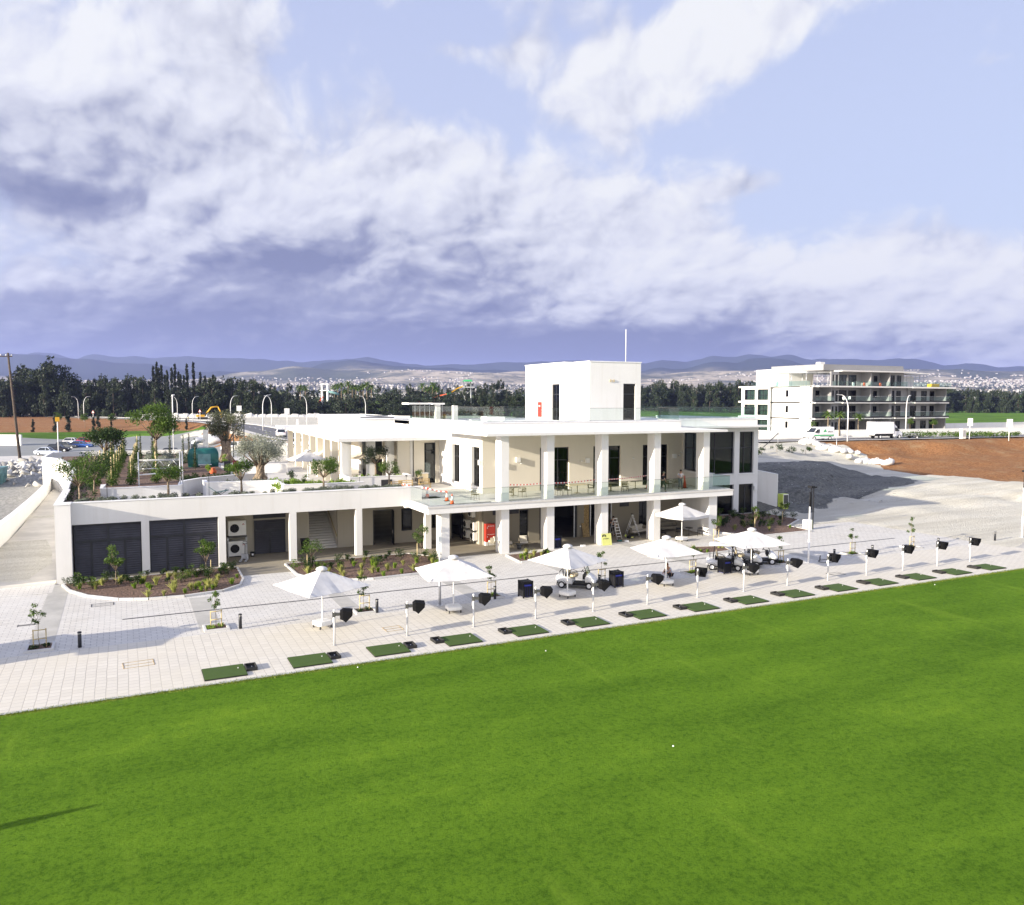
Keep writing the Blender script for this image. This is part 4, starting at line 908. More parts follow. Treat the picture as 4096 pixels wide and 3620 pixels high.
# bollards ------------------------------------------------------------------------
b0 = thing('bollard', 'black bollard light nearest the left edge of the paving', 'bollard', (-2.12,43.85,0), 0, 'bollard lights along the promenade')
MB().lathe([(.085,0),(.085,.66),(.075,.67)],14).build('post', M['dark'], b0); MB().lathe([(.06,.67),(.06,.71)],12).build('lens', M['whitep'], b0); MB().lathe([(.095,.71),(.095,.77),(.07,.79)],14).build('cap', M['dark'], b0)
for x, lb in ((5.35,'black bollard light left of the leftmost parasol pole'),(12.76,'black bollard light between the second and third monitor posts'),(20.12,'black bollard light beside the staked tree left of the slatted bins'),(27.55,'black bollard light behind the single golf cart'),
              (48.5,'black bollard light behind the hoop stand'),(52.6,'black bollard light right of the hoop stand'),(60.3,'black bollard light right of the last staked tree'),(67.6,'black bollard light farthest right')):
    dup(b0, (x, 43.9, 0), 0, lb)

# litter bins ------------------------------------------------------------------------
def bin_(loc, rz, label, group='black slatted litter bins'):
    t = thing('litter_bin', label, 'bin', loc, rz, group); h = .31; b = MB()
    for sx_ in (-h,h):
        for sy in (-h,h): b.box(sx_-.04,sx_+.04,sy-.04,sy+.04,0,1.02)
    b.build('corner_posts', M['black'], t)
    b = MB()
    for i in range(5):
        a = -h+.06+i*.124
        top = .92
        b.box(a,a+.095,-h-.005,-h+.02,.07,.70); b.box(a,a+.095,h-.02,h+.005,.07,top); b.box(-h-.005,-h+.02,a,a+.095,.07,top); b.box(h-.02,h+.005,a,a+.095,.07,top)
    b.box(-h,h,-h-.004,-h+.02,.86,.94); b.build('slats', M['black'], t)
    MB().box(-h-.03,h+.03,-h-.03,h+.03,.95,1.0).build('lid', M['black'], t); MB().box(-h+.03,h-.03,-h+.03,h-.03,.05,.80).build('liner', M['blueliner'], t); return t
bn = bin_((22.05,43.6,0), .03, 'black slatted litter bin left of the single golf cart')
dup(bn, (28.62,43.55,0), -.02, 'black slatted litter bin right of the single golf cart'); dup(bn, (37.75,43.75,0), .02, 'black slatted litter bin in front of the three golf carts')
dup(bn, (31.75,57.3,0), 0, 'black slatted litter bin in the shade against the third balcony column')

# parasols ------------------------------------------------------------------------
def parasol(loc, rz, label, h=2.3, R=1.85, cm='canvas', group='white parasols along the driving range', seed=0, bits=True, sag=0.0, valance=0):
    t = thing('parasol', label, 'parasol', loc, rz, group); rng = np.random.default_rng(seed); top = h+.84; n = 14; b = MB()
    P = []
    for j in range(n+1):
        for i in range(n+1):
            x = (i/n*2-1)*R; y = (j/n*2-1)*R; m = max(abs(x),abs(y))/R
            z = top-(top-h)*m**.93
            # cloth hangs a little between the ribs, ridges on the diagonals stay straight
            dg = min(abs(abs(x)-abs(y)), R)/R; z -= .10*m*dg*(1+.25*sin(x*5+seed)); z -= (m**4)*(1-dg)*sag*(1 if (x > 0) == (y > 0) else .2)
            z += .006*sin(5*x+3*y+seed)*m
            P.append((x,y,z))
    Fq = [(j*(n+1)+i, j*(n+1)+i+1, (j+1)*(n+1)+i+1, (j+1)*(n+1)+i) for j in range(n) for i in range(n)]
    b.add(P, Fq, False); b.add([(x,y,z-.012) for x,y,z in P], [tuple(reversed(f)) for f in Fq], False)
    if valance:
        for a0, a1 in (((-R,-R),(R,-R)),((R,-R),(R,R)),((R,R),(-R,R)),((-R,R),(-R,-R))):
            pts = [(a0[0]+(a1[0]-a0[0])*q/8, a0[1]+(a1[1]-a0[1])*q/8) for q in range(9)]
            def zz(p): return h-.02-.075*(abs(abs(p[0])-abs(p[1]))/R)
            for q in range(8): b.add([(*pts[q],zz(pts[q])),(*pts[q+1],zz(pts[q+1])),(*pts[q+1],zz(pts[q+1])-valance),(*pts[q],zz(pts[q])-valance)], [(0,1,2,3),(3,2,1,0)])
    b.build('canopy', M[cm], t)
    # raised vent cap
    MB().lathe([(.30,top-.06),(.31,top+.01),(.25,top+.075),(.12,top+.125),(.02,top+.14)],10).build('vent_cap', M[cm], t)
    MB().tube([(0,0,.3),(0,0,h+.45)],.032,10).build('pole', M['whitem'], t); MB().tube([(0,0,.30),(0,0,1.0)],.045,10).build('pole_sleeve', M['whitem'], t)
    for sx_ in (-1,1):
        for sy in (-1,1): MB().tube([(0,0,h+.5),(sx_*R*.98,sy*R*.98,h+.0)],.012,6).build('rib', M['whitem'], t)
        for ax in (0,1):
            q = (sx_*R*.55*(1-ax), sx_*R*.55*ax); MB().tube([(0,0,h-.12),(q[0],q[1],h+.16)],.01,6).build('strut', M['whitem'], t)
    bs = MB(); s = .42
    secs = []
    for z, r in ((.16,s-.03),(.20,s),(.34,s),(.39,s-.05)):
        secs.append([(r,-r+.1,z),(r,r-.1,z),(r-.1,r,z),(-r+.1,r,z),(-r,r-.1,z),(-r,-r+.1,z),(-r+.1,-r,z),(r-.1,-r,z)])
    bs.loft(secs, smooth=False).build('base', M['whitep'], t, fixn=True)
    for sx_ in (-1,1):
        for sy in (-1,1): MB().tube([(sx_*.33,sy*.33-.02,.05),(sx_*.33,sy*.33+.02,.05)],.05,10).box(sx_*.33-.03,sx_*.33+.03,sy*.33-.03,sy*.33+.03,.06,.17).build('castor', M['greyplastic'], t)
    return t
PX = [(9.3,42.25,'leftmost white square parasol on the promenade',.33,1.85),(16.75,42.2,'white square parasol second from the left, beside a grey lamp post',-.12,1.85),(24.35,42.45,'white square parasol standing over the single golf cart',.33,1.76),(31.75,42.45,'white square parasol with a man in a grey shirt squatting under it',-.10,1.74),(39.1,42.6,'white square parasol in front of the three golf carts',-.12,1.86)]
for k, (x, y, lb, rz, R__) in enumerate(PX): parasol((x,y,0), rz, lb, R=R__, h=2.30, seed=k*3+1, sag=.08)
for k, (x, y) in enumerate(((-9.4,43.0),(-13.4,43.2))): parasol((x,y,0), .2*k, ['first','second'][k]+' white parasol beyond the left edge, seen only by its shadow', h=2.3, R=1.85, seed=40+k)
parasol((43.0,55.35,0), .16, 'cream square parasol with a valance close to the right end of the arcade', h=2.35, R=1.6, seed=33, group=None, valance=.20)
p1 = parasol((16.2,79.0,4.05), .1, 'open white parasol at the left of the upper terrace', h=2.25, R=1.7, seed=5, group='parasols on the upper terrace')
parasol((19.6,84.2,4.05), .05, 'beige parasol behind the left parasol of the upper terrace', h=2.35, R=1.75, seed=8, cm='canvasb', group='parasols on the upper terrace')
parasol((22.2,78.2,4.05), .12, 'beige parasol half in shade near the dark terrace window', h=2.35, R=1.9, seed=9, cm='canvasb', group='parasols on the upper terrace')

M['postgrey'] = mat('pale_grey_post', (.62,.62,.62), .4, .1, var=.05)
# tee monitors ------------------------------------------------------------------------
def monitor():
    t = thing('tee_monitor', '', 'monitor', (0,0,0), 0, 'monitor posts behind the hitting mats')
    MB().tube([(0,0,0),(0,0,1.62)],.05,12).build('post', M['postgrey'], t); MB().lathe([(.11,0),(.11,.012)],12).build('base_plate', M['steel'], t)
    MB().tube([(0,0,1.60),(0,0,1.72)],.035,10).lathe([(.05,1.70),(.05,1.76),(.03,1.78)],10).build('cap', M['whitem'], t)
    MB().box(-.085,-.045,-.05,.06,1.16,1.34).build('junction_box', M['whitep'], t)
    MB().box(-.09,.07,-.06,.06,1.42,1.64).build('clamp', M['greyplastic'], t)
    b = MB().obox((.19,0,1.54),(.13,0,0),(0,.05,0),(0,0,.07)); b.build('arm', M['greyplastic'], t)
    # hooded screen housing, its opening towards +x
    def sec(x, y0, y1, z0, z1): return [(x,y0,z0),(x,y1,z0),(x,y1,z1),(x,y0,z1)]
    h = MB().loft([sec(.28,-.20,.24,1.33,1.68), sec(.42,-.30,.34,1.30,1.76)], smooth=False)
    h.add([(.42,-.30,1.76),(.42,.34,1.76),(.90,.35,1.71),(.90,-.31,1.71), (.42,-.30,1.30),(.42,.34,1.30),(.56,-.30,1.18),(.56,.34,1.18),(.76,-.30,1.38),(.76,.34,1.38),(.88,-.305,1.50),(.88,.345,1.50)],
          [(0,3,2,1),(3,2,1,0),(0,4,6,8,10,3),(3,10,8,6,4,0),(1,2,11,9,7,5),(5,7,9,11,2,1),(4,5,7,6),(6,7,5,4)])
    h.build('hood', M['hood'], t)
    MB().box(.425,.44,-.28,.32,1.34,1.73).build('screen', M['black'], t); return t
m0 = monitor(); MX = [9.13,12.88,16.57,20.29,24.0,27.75,31.45,35.11,38.78,42.40,46.05,49.70,53.34,57.01]
ml = ['between the leftmost parasol and the first mats','beside the manhole cover right of the leftmost parasol','just right of the grey lamp post parasol','left of the slatted bins in line with the fourth mat','in front of the single golf cart','left of the squatting man','turned away, right of the squatting man','in front of the three golf carts',
      'just right of the three golf carts','in front of the hoop stand','right of the hoop stand','in front of the last staked tree','second from the right end','farthest right near the frame edge']
for k, x in enumerate(MX):
    lb = 'hooded black tee monitor ' + ml[k]; rz = [-.25,-.28,-.3,-.3,-.28,-.3,.55,-.3,-.3,.1,.12,.12,.14,.12][k]
    if k == 0: m0['label'] = lb; m0.location = (x,38.85,0); m0.rotation_euler[2] = rz
    else: dup(m0, (x,38.87,0), rz, lb)

# hitting mats and ball trays ---------------------------------------------------------
def turf():
    m, nt, b = newmat('mat_turf'); p = pos(nt); f = nt.noise(p, 60, 4, .8); g = nt.noise(p, 2, 5, .6)
    c = nt.mix(nt.m('ADD', nt.m('MULTIPLY', nt.ramp(f,.3,.7), .6), nt.m('MULTIPLY', g, .4)), (.020,.052,.003,1), (.068,.125,.010,1)); nt.val(c, b.inputs['Base Color']); b.inputs['Roughness'].default_value = .95
    bn = nt.new('ShaderNodeBump'); bn.inputs['Strength'].default_value = .8; bn.inputs['Distance'].default_value = .01; nt.link(f, bn.inputs['Height']); nt.link(bn.outputs[0], b.inputs['Normal']); return m
M['turf'] = turf()
mt = thing('hitting_mat', '', 'golf mat', (0,0,0), 0, 'hitting mats along the lawn edge')
MB().box(-.89,.89,-.79,.79,0,.045).build('rubber_base', M['rubber'], mt); MB().box(-.875,.875,-.775,.775,.045,.065).build('turf', M['turf'], mt); MB().lathe([(.02,.065),(.015,.11)],8,(.6,.2,0)).build('rubber_tee', M['whitep'], mt)
tr = thing('ball_tray', '', 'golf ball tray', (0,0,0), 0, 'ball trays beside the mats')
b = MB().box(-.22,.22,-.36,.36,0,.03).box(-.24,-.20,-.38,.38,0,.14).box(.20,.24,-.38,.38,0,.14).box(-.20,.20,-.38,-.34,0,.14).box(-.20,.20,.34,.38,0,.14); b.build('tray', M['rubber'], tr)
bl = MB(); rr = np.random.default_rng(3)
MB().lathe([(.008,.03),(.022,.045),(.022,.06),(.008,.075)],8,(.05,.1,0)).build('golf_ball', M['whitem'], tr)
for k in range(15):
    x = 3.79+3.745*k; lb = f'{ORD[k]} green hitting mat counted from the left along the lawn edge'; lt = f'black rubber ball tray beside the {ORD[k]} mat from the left'
    tx = x+1.14 if k < 3 else x-1.12; ty = 37.05 if k < 3 else 37.25
    if k == 0: mt['label'] = lb; mt.location = (x,36.92,.004); tr['label'] = lt; tr.location = (tx,ty,.004)
    else: dup(mt, (x,36.94,.004), 0, lb); dup(tr, (tx,ty,.004), .04*sin(k*2.3), lt)

# stray balls on the lawn near the mats
gb = MB().lathe([(.008,0),(.028,.014),(.03,.03),(.022,.05),(.006,.058)],8).build('golf_ball', M['whitem']); tag(gb, 'white golf ball lying loose on the lawn in front of the mats', 'golf ball', 'loose golf balls on the lawn'); bg_ = random.Random(8); gb.location = (56,31.2,-.01)
for k in range(4):
    o = gb.copy(); COL.objects.link(o); o.location = (bg_.uniform(4,66), 35.3-abs(bg_.gauss(0,3.5)), -.01)
# golf carts ------------------------------------------------------------------------
def wheel(par, x, y, r, w, name='wheel'):
    t = MB().tube([(x,y-w/2,r),(x,y+w/2,r)], r, 20); o = t.build(name, M['rubber'], par)
    s = 1 if y > 0 else -1; MB().tube([(x,y+s*(w/2-.01),r),(x,y+s*(w/2+.012),r)], r*.58, 14).build('rim', M['whitem'], o); return o
def cart():
    t = thing('golf_cart', '', 'golf cart', (0,0,0), 0, 'white golf carts')      # nose to +x
    b = MB(); b.box(-.95,1.05,-.52,.52,.22,.32).box(-1.1,-.4,-.55,.55,.30,.50); b.build('chassis', M['black'], t)
    S = lambda x, hw, z0, z1: [(x,-hw,z0),(x,-hw,z0+(z1-z0)*.7),(x,-hw*.72,z1),(x,hw*.72,z1),(x,hw,z0+(z1-z0)*.7),(x,hw,z0)]
    MB().loft([S(.72,.52,.45,.92), S(.95,.56,.42,.90), S(1.15,.56,.40,.78), S(1.32,.46,.42,.62), S(1.38,.34,.44,.54)], smooth=True).build('front_cowl', M['whitem'], t, fixn=True)
    MB().loft([S(1.0,.60,.20,.44), S(1.36,.48,.22,.44), S(1.46,.34,.24,.42)], smooth=False).build('bumper', M['black'], t, fixn=True)
    MB().loft([S(-1.18,.50,.42,.74), S(-1.0,.60,.36,.80), S(-.45,.60,.32,.78), S(-.12,.58,.28,.62)], smooth=True).build('rear_body', M['whitem'], t, fixn=True)
    for s in (-1,1):
        arch = MB(); arch.tube([(-.80+.30*cos(a),s*.57,.24+.30*sin(a)) for a in np.linspace(-.2,pi+.2,10)], .035, 6); arch.build('wheel_arch', M['black'], t)
        wheel(t, -.80, s*.50, .23, .20); wheel(t, .98, s*.50, .23, .18)
    for s in (-1,1):
        c = MB(); secs = []
        for q, z in ((.70,.90),(1,.98),(1.06,1.10),(1,1.22),(.62,1.32)):
            secs.append([(-.42-(z-.9)*.22+.06*cos(a)*q, s*.245+.225*sin(a)*q, z) for a in np.linspace(0,2*pi,10,endpoint=False)])
        c.loft(secs).build('seat_back', M['beige'], t, fixn=True)
    secs = [[(-.10+.27*cos(a)*q, .48*sin(a)*q, z) for a in np.linspace(0,2*pi,16,endpoint=False)] for q, z in ((.95,.72),(1.05,.78),(1,.85),(.85,.87))]
    MB().loft(secs).build('seat', M['beige'], t, fixn=True)
    b = MB(); b.box(-.6,-.42,-.5,.5,.74,.92)
    for s in (-1,1): b.tube([(-.55,s*.52,.80),(-.35,s*.58,1.02),(-.02,s*.58,.92),(.02,s*.56,.66)],.022,6)
    b.tube([(-.95,-.5,1.05),(-.95,.5,1.05)],.025,6); b.tube([(-.95,-.4,.75),(-.95,-.4,1.05)],.02,6); b.tube([(-.95,.4,.75),(-.95,.4,1.05)],.02,6); b.build('seat_frame', M['black'], t)
    MB().box(.55,.74,-.50,.50,.62,.93).build('dashboard', M['black'], t)
    MB().tube([(.66,.25,.85),(.40,.25,1.02)],.022,6).build('steering_column', M['black'], t)
    a_ = [(.40+.06*cos(a)*.9-.0, .25+.17*sin(a), 1.03+.10*cos(a)) for a in np.linspace(0,2*pi,15)]; MB().tube(a_,.016,6).build('steering_wheel', M['black'], t)
    for s in (-1,1):
        MB().tube([(.86,s*.50,.88),(.52,s*.50,1.78)],.022,6).build('front_strut', M['black'], t); MB().tube([(-.72,s*.46,.78),(-.62,s*.46,1.78)],.028,6).build('rear_strut', M['black'], t)
    MB().add([(.86,-.49,.9),(.86,.49,.9),(.70,.49,1.33),(.70,-.49,1.33)], [(0,1,2,3),(3,2,1,0)]).build('windscreen', M['pane'], t)
    secs = [[(x, y, z) for x, y in ((-.98*q,-.60*q),(-1.02*q,0),(-.98*q,.60*q),(.70*q,.60*q),(.78*q,0),(.70*q,-.60*q))] for q, z in ((.97,1.76),(1,1.80),(.98,1.85),(.80,1.885))]
    MB().loft(secs).build('roof', M['whitem'], t, fixn=True)
    MB().box(1.372,1.39,-.09,.09,.47,.52).build('number_plate', M['black'], t)
    for s in (-1,1): MB().obox((1.21,s*.36,.66),(.07,.03,-.05),(0,.10,0),(.02,0,.03)).build('headlight', M['steel'], t)
    return t
c0 = cart(); c0['label'] = 'single white golf cart parked under the third parasol from the left'; c0.location = (26.15,44.55,0); c0.rotation_euler[2] = -.72
dup(c0, (38.5,44.75,0), -.70, 'leftmost of the three white golf carts parked side by side'); dup(c0, (40.55,45.1,0), -.72, 'middle one of the three parked golf carts, half hidden by the parasol base'); dup(c0, (42.35,45.45,0), -.68, 'rightmost of the three white golf carts parked side by side')

# lamp posts on the promenade ------------------------------------------------------
def lamp_post(loc, label, h, head='spot', mt_='steel'):
    t = thing('lamp_post', label, 'lamp post', loc, 0)
    MB().tube([(0,0,0),(0,0,h*.42)],.075,12).tube([(0,0,h*.42),(0,0,h)],.05,12).build('pole', M[mt_], t)
    MB().box(-.2,.2,-.2,.2,0,.03).build('base_plate', M['steel'], t)
    if head == 'spot':
        MB().box(-.10,.10,-.09,.09,h-.25,h+.2).build('lamp_head', M['whitep'], t); MB().box(-.14,-.10,-.12,.12,h-.1,h+.15).build('antenna', M['whitep'], t)
    elif head == 'tall':
        MB().tube([(.0,0,h),(0,0,h+1.1)],.05,8).tube([(.12,0,h-.2),(.12,0,h+1.5)],.045,8).build('lamp_head', M['black'], t); MB().box(-.05,.25,-.2,.2,h+1.4,h+1.55).build('spotlight', M['black'], t)
    return t
lamp_post((16.54,43.85,0), 'grey lamp post behind the second parasol from the left', 3.95); lamp_post((45.8,43.85,0), 'white lamp post with black twin heads right of the three golf carts', 4.2, 'tall', 'whitem'); lamp_post((71.5,44.0,0), 'white lamp post at the right edge of the view', 4.4, 'tall', 'whitem')
hs = thing('hoop_stand', 'black metal hoop lying on low legs right of the golf carts', 'rack', (47.3,43.4,0))
MB().tube([(.85*cos(a),.5*sin(a),.08) for a in np.linspace(0,2*pi,25)],.02,6).build('ring', M['black'], hs); MB().tube([(-.85,0,.08),(-.85,0,.45),(-.3,.45,.45),(-.3,.45,.08)],.018,6).build('bracket', M['black'], hs)
ub = thing('utility_box', 'white utility cabinet with lime side at the edge of the planting bed', 'cabinet', (57.5,55.3,0)); MB().box(-.35,.35,-.25,.25,0,.95).build('body', M['whitep'], ub); MB().box(.352,.37,-.25,.25,.0,.95).build('side_panel', M['lime'], ub)
bp = thing('lamp_post', 'thin black lamp post beside the white utility cabinet', 'lamp post', (58.4,55.5,0)); MB().tube([(0,0,0),(0,0,3.9)],.06,8).build('pole', M['black'], bp); MB().box(-.1,.35,-.1,.1,3.85,4.0).build('lamp_head', M['black'], bp)
for i, (x, y, w, d, a) in enumerate(((.4,39.9,1.3,.9,.05),(12.6,40.4,.95,.85,.03),(-1.3,52.6,1.2,.7,.02),(-4.9,49.5,.8,.28,.02),(21.3,53.9,1.0,.4,.0),(44.5,40.1,1.1,.8,0))):
    o = thing('manhole_cover', ['rectangular manhole frame in the near paving at the far left','rectangular manhole frame right of the first monitor','paved manhole cover in front of the left planting bed','small dark drain grate left of the first staked tree','small grate near the second wall column','paved manhole frame near the hoop stand'][i], 'manhole cover', (x,y,0), a)
    b = MB(); t_ = .035
    for q in ((-w/2,w/2,-d/2,-d/2+t_),(-w/2,w/2,d/2-t_,d/2),(-w/2,-w/2+t_,-d/2,d/2),(w/2-t_,w/2,-d/2,d/2),(-w/2,w/2,-t_/2,t_/2)): b.box(q[0],q[1],q[2],q[3],-.02,.012)
    b.build('frame', M['wood'] if i in (0,1) else M['dark'], o)
M['olivesilver'] = leafmat('silver_olive_leaf', (.13,.15,.11), (.42,.44,.36), scale=1.5)
# ------------------------------------------------------------------ planting beds in front of the building
def bed(name, poly, label):
    t = thing('planting_bed', label, 'planting bed'); n = len(poly)
    b = MB(); b.add([(x,y,.10) for x,y in poly], [tuple(range(n))]); b.build('mulch', M['mulch'], t)
    k = MB(); m = .13; cx = sum(p[0] for p in poly)/n; cy = sum(p[1] for p in poly)/n
    for i in range(n):
        a = Vector(poly[i]); c = Vector(poly[(i+1) % n]); d = (c-a).normalized(); nn = Vector((d.y,-d.x))*m; L = (c-a).length; q = max(1, int(L/.8))
        for j in range(q):
            s = a+(c-a)*(j/q)+d*.012; e = a+(c-a)*((j+1)/q)-d*.012
            k.add([(*s,-.02),(*e,-.02),(*(e+nn),-.02),(*(s+nn),-.02),(*s,.14),(*e,.14),(*(e+nn),.13),(*(s+nn),.13)], [(4,5,6,7),(3,2,6,7),(0,4,5,1),(0,3,7,4),(1,5,6,2)])
    k.build('kerb', M['kerb'], t)
    return t
P1 = [(-3.65,59.1),(-3.2,57.2),(-2.1,55.1),(-.4,53.4),(1.2,52.75),(3.2,52.55),(5.4,53.0),(6.6,54.2),(7.0,56.0),(7.1,59.9),(6.2,60.2)]
bed('b', P1, 'long curved planting bed with reddish mulch in front of the grey louvred doors')
P2 = [(10.55,59.7),(10.65,55.8),(11.6,53.2),(15,52.3),(19.5,52.6),(21.0,54),(21.2,57.6),(19.8,59.6)]
bed('b', P2, 'planting bed with reddish mulch in front of the arcade stair')
P3 = [(26.6,55.8),(26.4,53.0),(29.8,53.0),(31.0,55.6)]; bed('b', P3, 'small mulched bed at the foot of the second and third balcony columns')
P4 = [(48.2,63.5),(48.2,58.0),(50.8,54.3),(57.0,54.4),(57.2,57.5),(61.3,60.2),(61.3,65.7),(50,65.9)]; bed('b', P4, 'shaded planting bed below the tall right hand windows')
P5 = [(36.5,51.0),(36.9,49.5),(43.5,49.8),(44.2,51.6),(42,52.3),(37.5,52.2)]; bed('b', P5, 'low mulched bed behind the three golf carts')
def in_poly(p, poly): return bool(inside(np.array([p[0]]), np.array([p[1]]), poly)[0])
rg = random.Random(11)
# tufts of feather grass (one prototype per height, copied)
def tuft(seed, h, m):
    rng = np.random.default_rng(seed); n = 70; a = rng.uniform(0,2*pi,n); r = np.abs(rng.normal(0,.16,n))*h/.5; hh = h*rng.uniform(.6,1.1,n); w = .012
    B_ = np.stack([rng.normal(0,.03,n), rng.normal(0,.03,n), np.zeros(n)], 1); T = B_+np.stack([np.cos(a)*r, np.sin(a)*r, hh], 1); mid_ = (B_+T)/2+np.array([0,0,.05])
    s = np.stack([-np.sin(a), np.cos(a), np.zeros(n)], 1)*w
    V = np.stack([B_-s, B_+s, mid_+s, T, mid_-s], 1).reshape(-1,3); o = np_mesh('grass_tuft', V, np.arange(5*n).reshape(-1,5), m); return o
TG = [tag(tuft(1,.50,M['grassy']), 'pale tuft of feather grass in the mulch beds', 'grass tuft', 'feather grass tufts in the beds'), tag(tuft(2,.36,M['leaflime']), 'short bright green strappy tuft in the mulch beds', 'grass tuft', 'bright green tufts in the beds')]
used = [False, False]
def put(proto, k, loc, rz, s):
    if not used[k]: used[k] = True; proto.location = loc; proto.rotation_euler[2] = rz; proto.scale = (s,s,s); return
    o = proto.copy(); COL.objects.link(o); o.location = loc; o.rotation_euler = (0,0,rz); o.scale = (s,s,s)
for poly, n in ((P1,40),(P2,30),(P3,8),(P4,18),(P5,10)):
    xs = [p[0] for p in poly]; ys = [p[1] for p in poly]; c = 0; tries = 0
    while c < n and tries < 500:
        tries += 1; x = rg.uniform(min(xs),max(xs)); y = rg.uniform(min(ys), min(ys)+(max(ys)-min(ys))*.75)
        if in_poly((x,y), poly) and in_poly((x+.25,y), poly) and in_poly((x-.25,y), poly): k = int(rg.random() > .55); put(TG[k], k, (x,y,.1), rg.uniform(0,6), rg.uniform(.8,1.25)); c += 1
# shrubs
def shrub(seed, h, m, n=260, size=.10, name='shrub'):
    rng = np.random.default_rng(seed); t = thing(name, '', 'shrub'); cl = clumps(rng, (0,0,h*.5), (h*.32,h*.32,h*.34), 7, h*.24)
    b = MB()
    for c in cl[:5]: b.tube([(0,0,0), (c[0]*.4,c[1]*.4,h*.3), c[:3]], [.012,.01,.005], 5)
    b.build('stems', M['bark'], t); foliage('foliage', n, cl, size, m, t, seed); return t
SH = [shrub(21,.62,M['leafdk'],200), shrub(22,.80,M['leaf'], 170), shrub(23,.45,M['leafdk'], 180), shrub(24,.95,M['leafdk'], 200)]
labs = [('low dark leafy shrub in the mulch beds before the arcade','dark leafy shrubs'),('mid green leafy shrub in the mulch beds before the arcade','green leafy shrubs'),('small spreading dark shrub in the mulch beds before the arcade','small dark shrubs'),('taller upright green shrub in the mulch beds before the arcade','upright green shrubs')]
for s, l in zip(SH, labs): s['label'] = l[0]; s['group'] = l[1]
su = [False]*4
def put_shrub(x, y, k, z=.1, s=1.0):
    if not su[k]: su[k] = True; SH[k].location = (x,y,z); return
    dup(SH[k], (x,y,z), rg.uniform(0,6), scale=s*rg.uniform(.8,1.25))
for poly, n, y0 in ((P1,44,.5),(P2,40,.42),(P4,60,.25),(P5,5,.3),(P3,3,.2)):
    xs = [p[0] for p in poly]; ys = [p[1] for p in poly]; c = 0; tries = 0
    while c < n and tries < 900:
        tries += 1; x = rg.uniform(min(xs),max(xs)); y = rg.uniform(min(ys)+(max(ys)-min(ys))*y0, max(ys)-.2)
        if in_poly((x,y), poly): put_shrub(x, y, rg.choice([0,0,1,2,3]) if n > 5 else 2); c += 1
small_tree('young bushy citrus tree in front of the leftmost grey louvred door', (-.6,57.6,.1), 2.55, .85, .9, 51, nleaf=900, nclump=9, size=.14, r0=.04)
small_tree('young bushy citrus tree before the second grey louvred door', (4.9,57.9,.1), 3.0, .85, .9, 52, nleaf=950, nclump=9, size=.14, r0=.04)
small_tree('spreading young tree at the left end of the bed below the stair', (11.9,57.4,.1), 2.1, 1.1, .8, 53, nleaf=620, nclump=9, size=.13, r0=.035)
small_tree('slender young tree with upright shoots left of the first balcony column', (19.8,56.3,.1), 2.9, .75, .9, 54, nleaf=620, nclump=9, size=.13, r0=.035)
small_tree('young tree with a peeled stake at the corner of the right planting bed', (52.4,56.6,.1), 2.5, .45, 1.0, 55, nleaf=520, nclump=7, size=.11, r0=.03)
small_tree('young tree in the right planting bed beside the lime wrapped unit', (58.6,59.5,.1), 2.1, .7, .9, 56, nleaf=520, nclump=7, size=.12, r0=.03)
small_tree('bushy young tree with stakes beside the right pier', (45.6,54.0,.0), 2.5, .5, 1.0, 57, nleaf=650, nclump=8, size=.11, r0=.03)
for i, (x, y, h) in enumerate(((11.6,57.3,1.1),(5.2,57.7,1.2),(19.4,56.1,1.5),(52.1,56.4,1.3),(58.3,59.3,1.2))):
    MB().tube([(x,y,.05),(x,y,h)],.03,8).build('tree_stake', M['stake'])['label'] = ['single peeled stake at the young tree below the stair','single peeled stake before the second louvred door','single peeled stake left of the first balcony column','single peeled stake in the shaded right bed','single peeled stake at the young tree near the lime wrapped unit'][i]
for o in [o for o in COL.objects if o.name.startswith('tree_stake') and o.parent is None and o.type == 'MESH']: o['category'] = 'stake'
st = thing('tree_stakes', 'timber stake frame of the bushy tree beside the right pier', 'tree stakes', (45.6,54,0))
for s in (-.28,.28): MB().tube([(s,0,0),(s,0,1.15)],.03,8).build('stake', M['stake'], st)
for z in (.55,1.05): MB().tube([(-.3,-.03,z),(.3,-.03,z)],.024,8).build('rail', M['stake'], st)

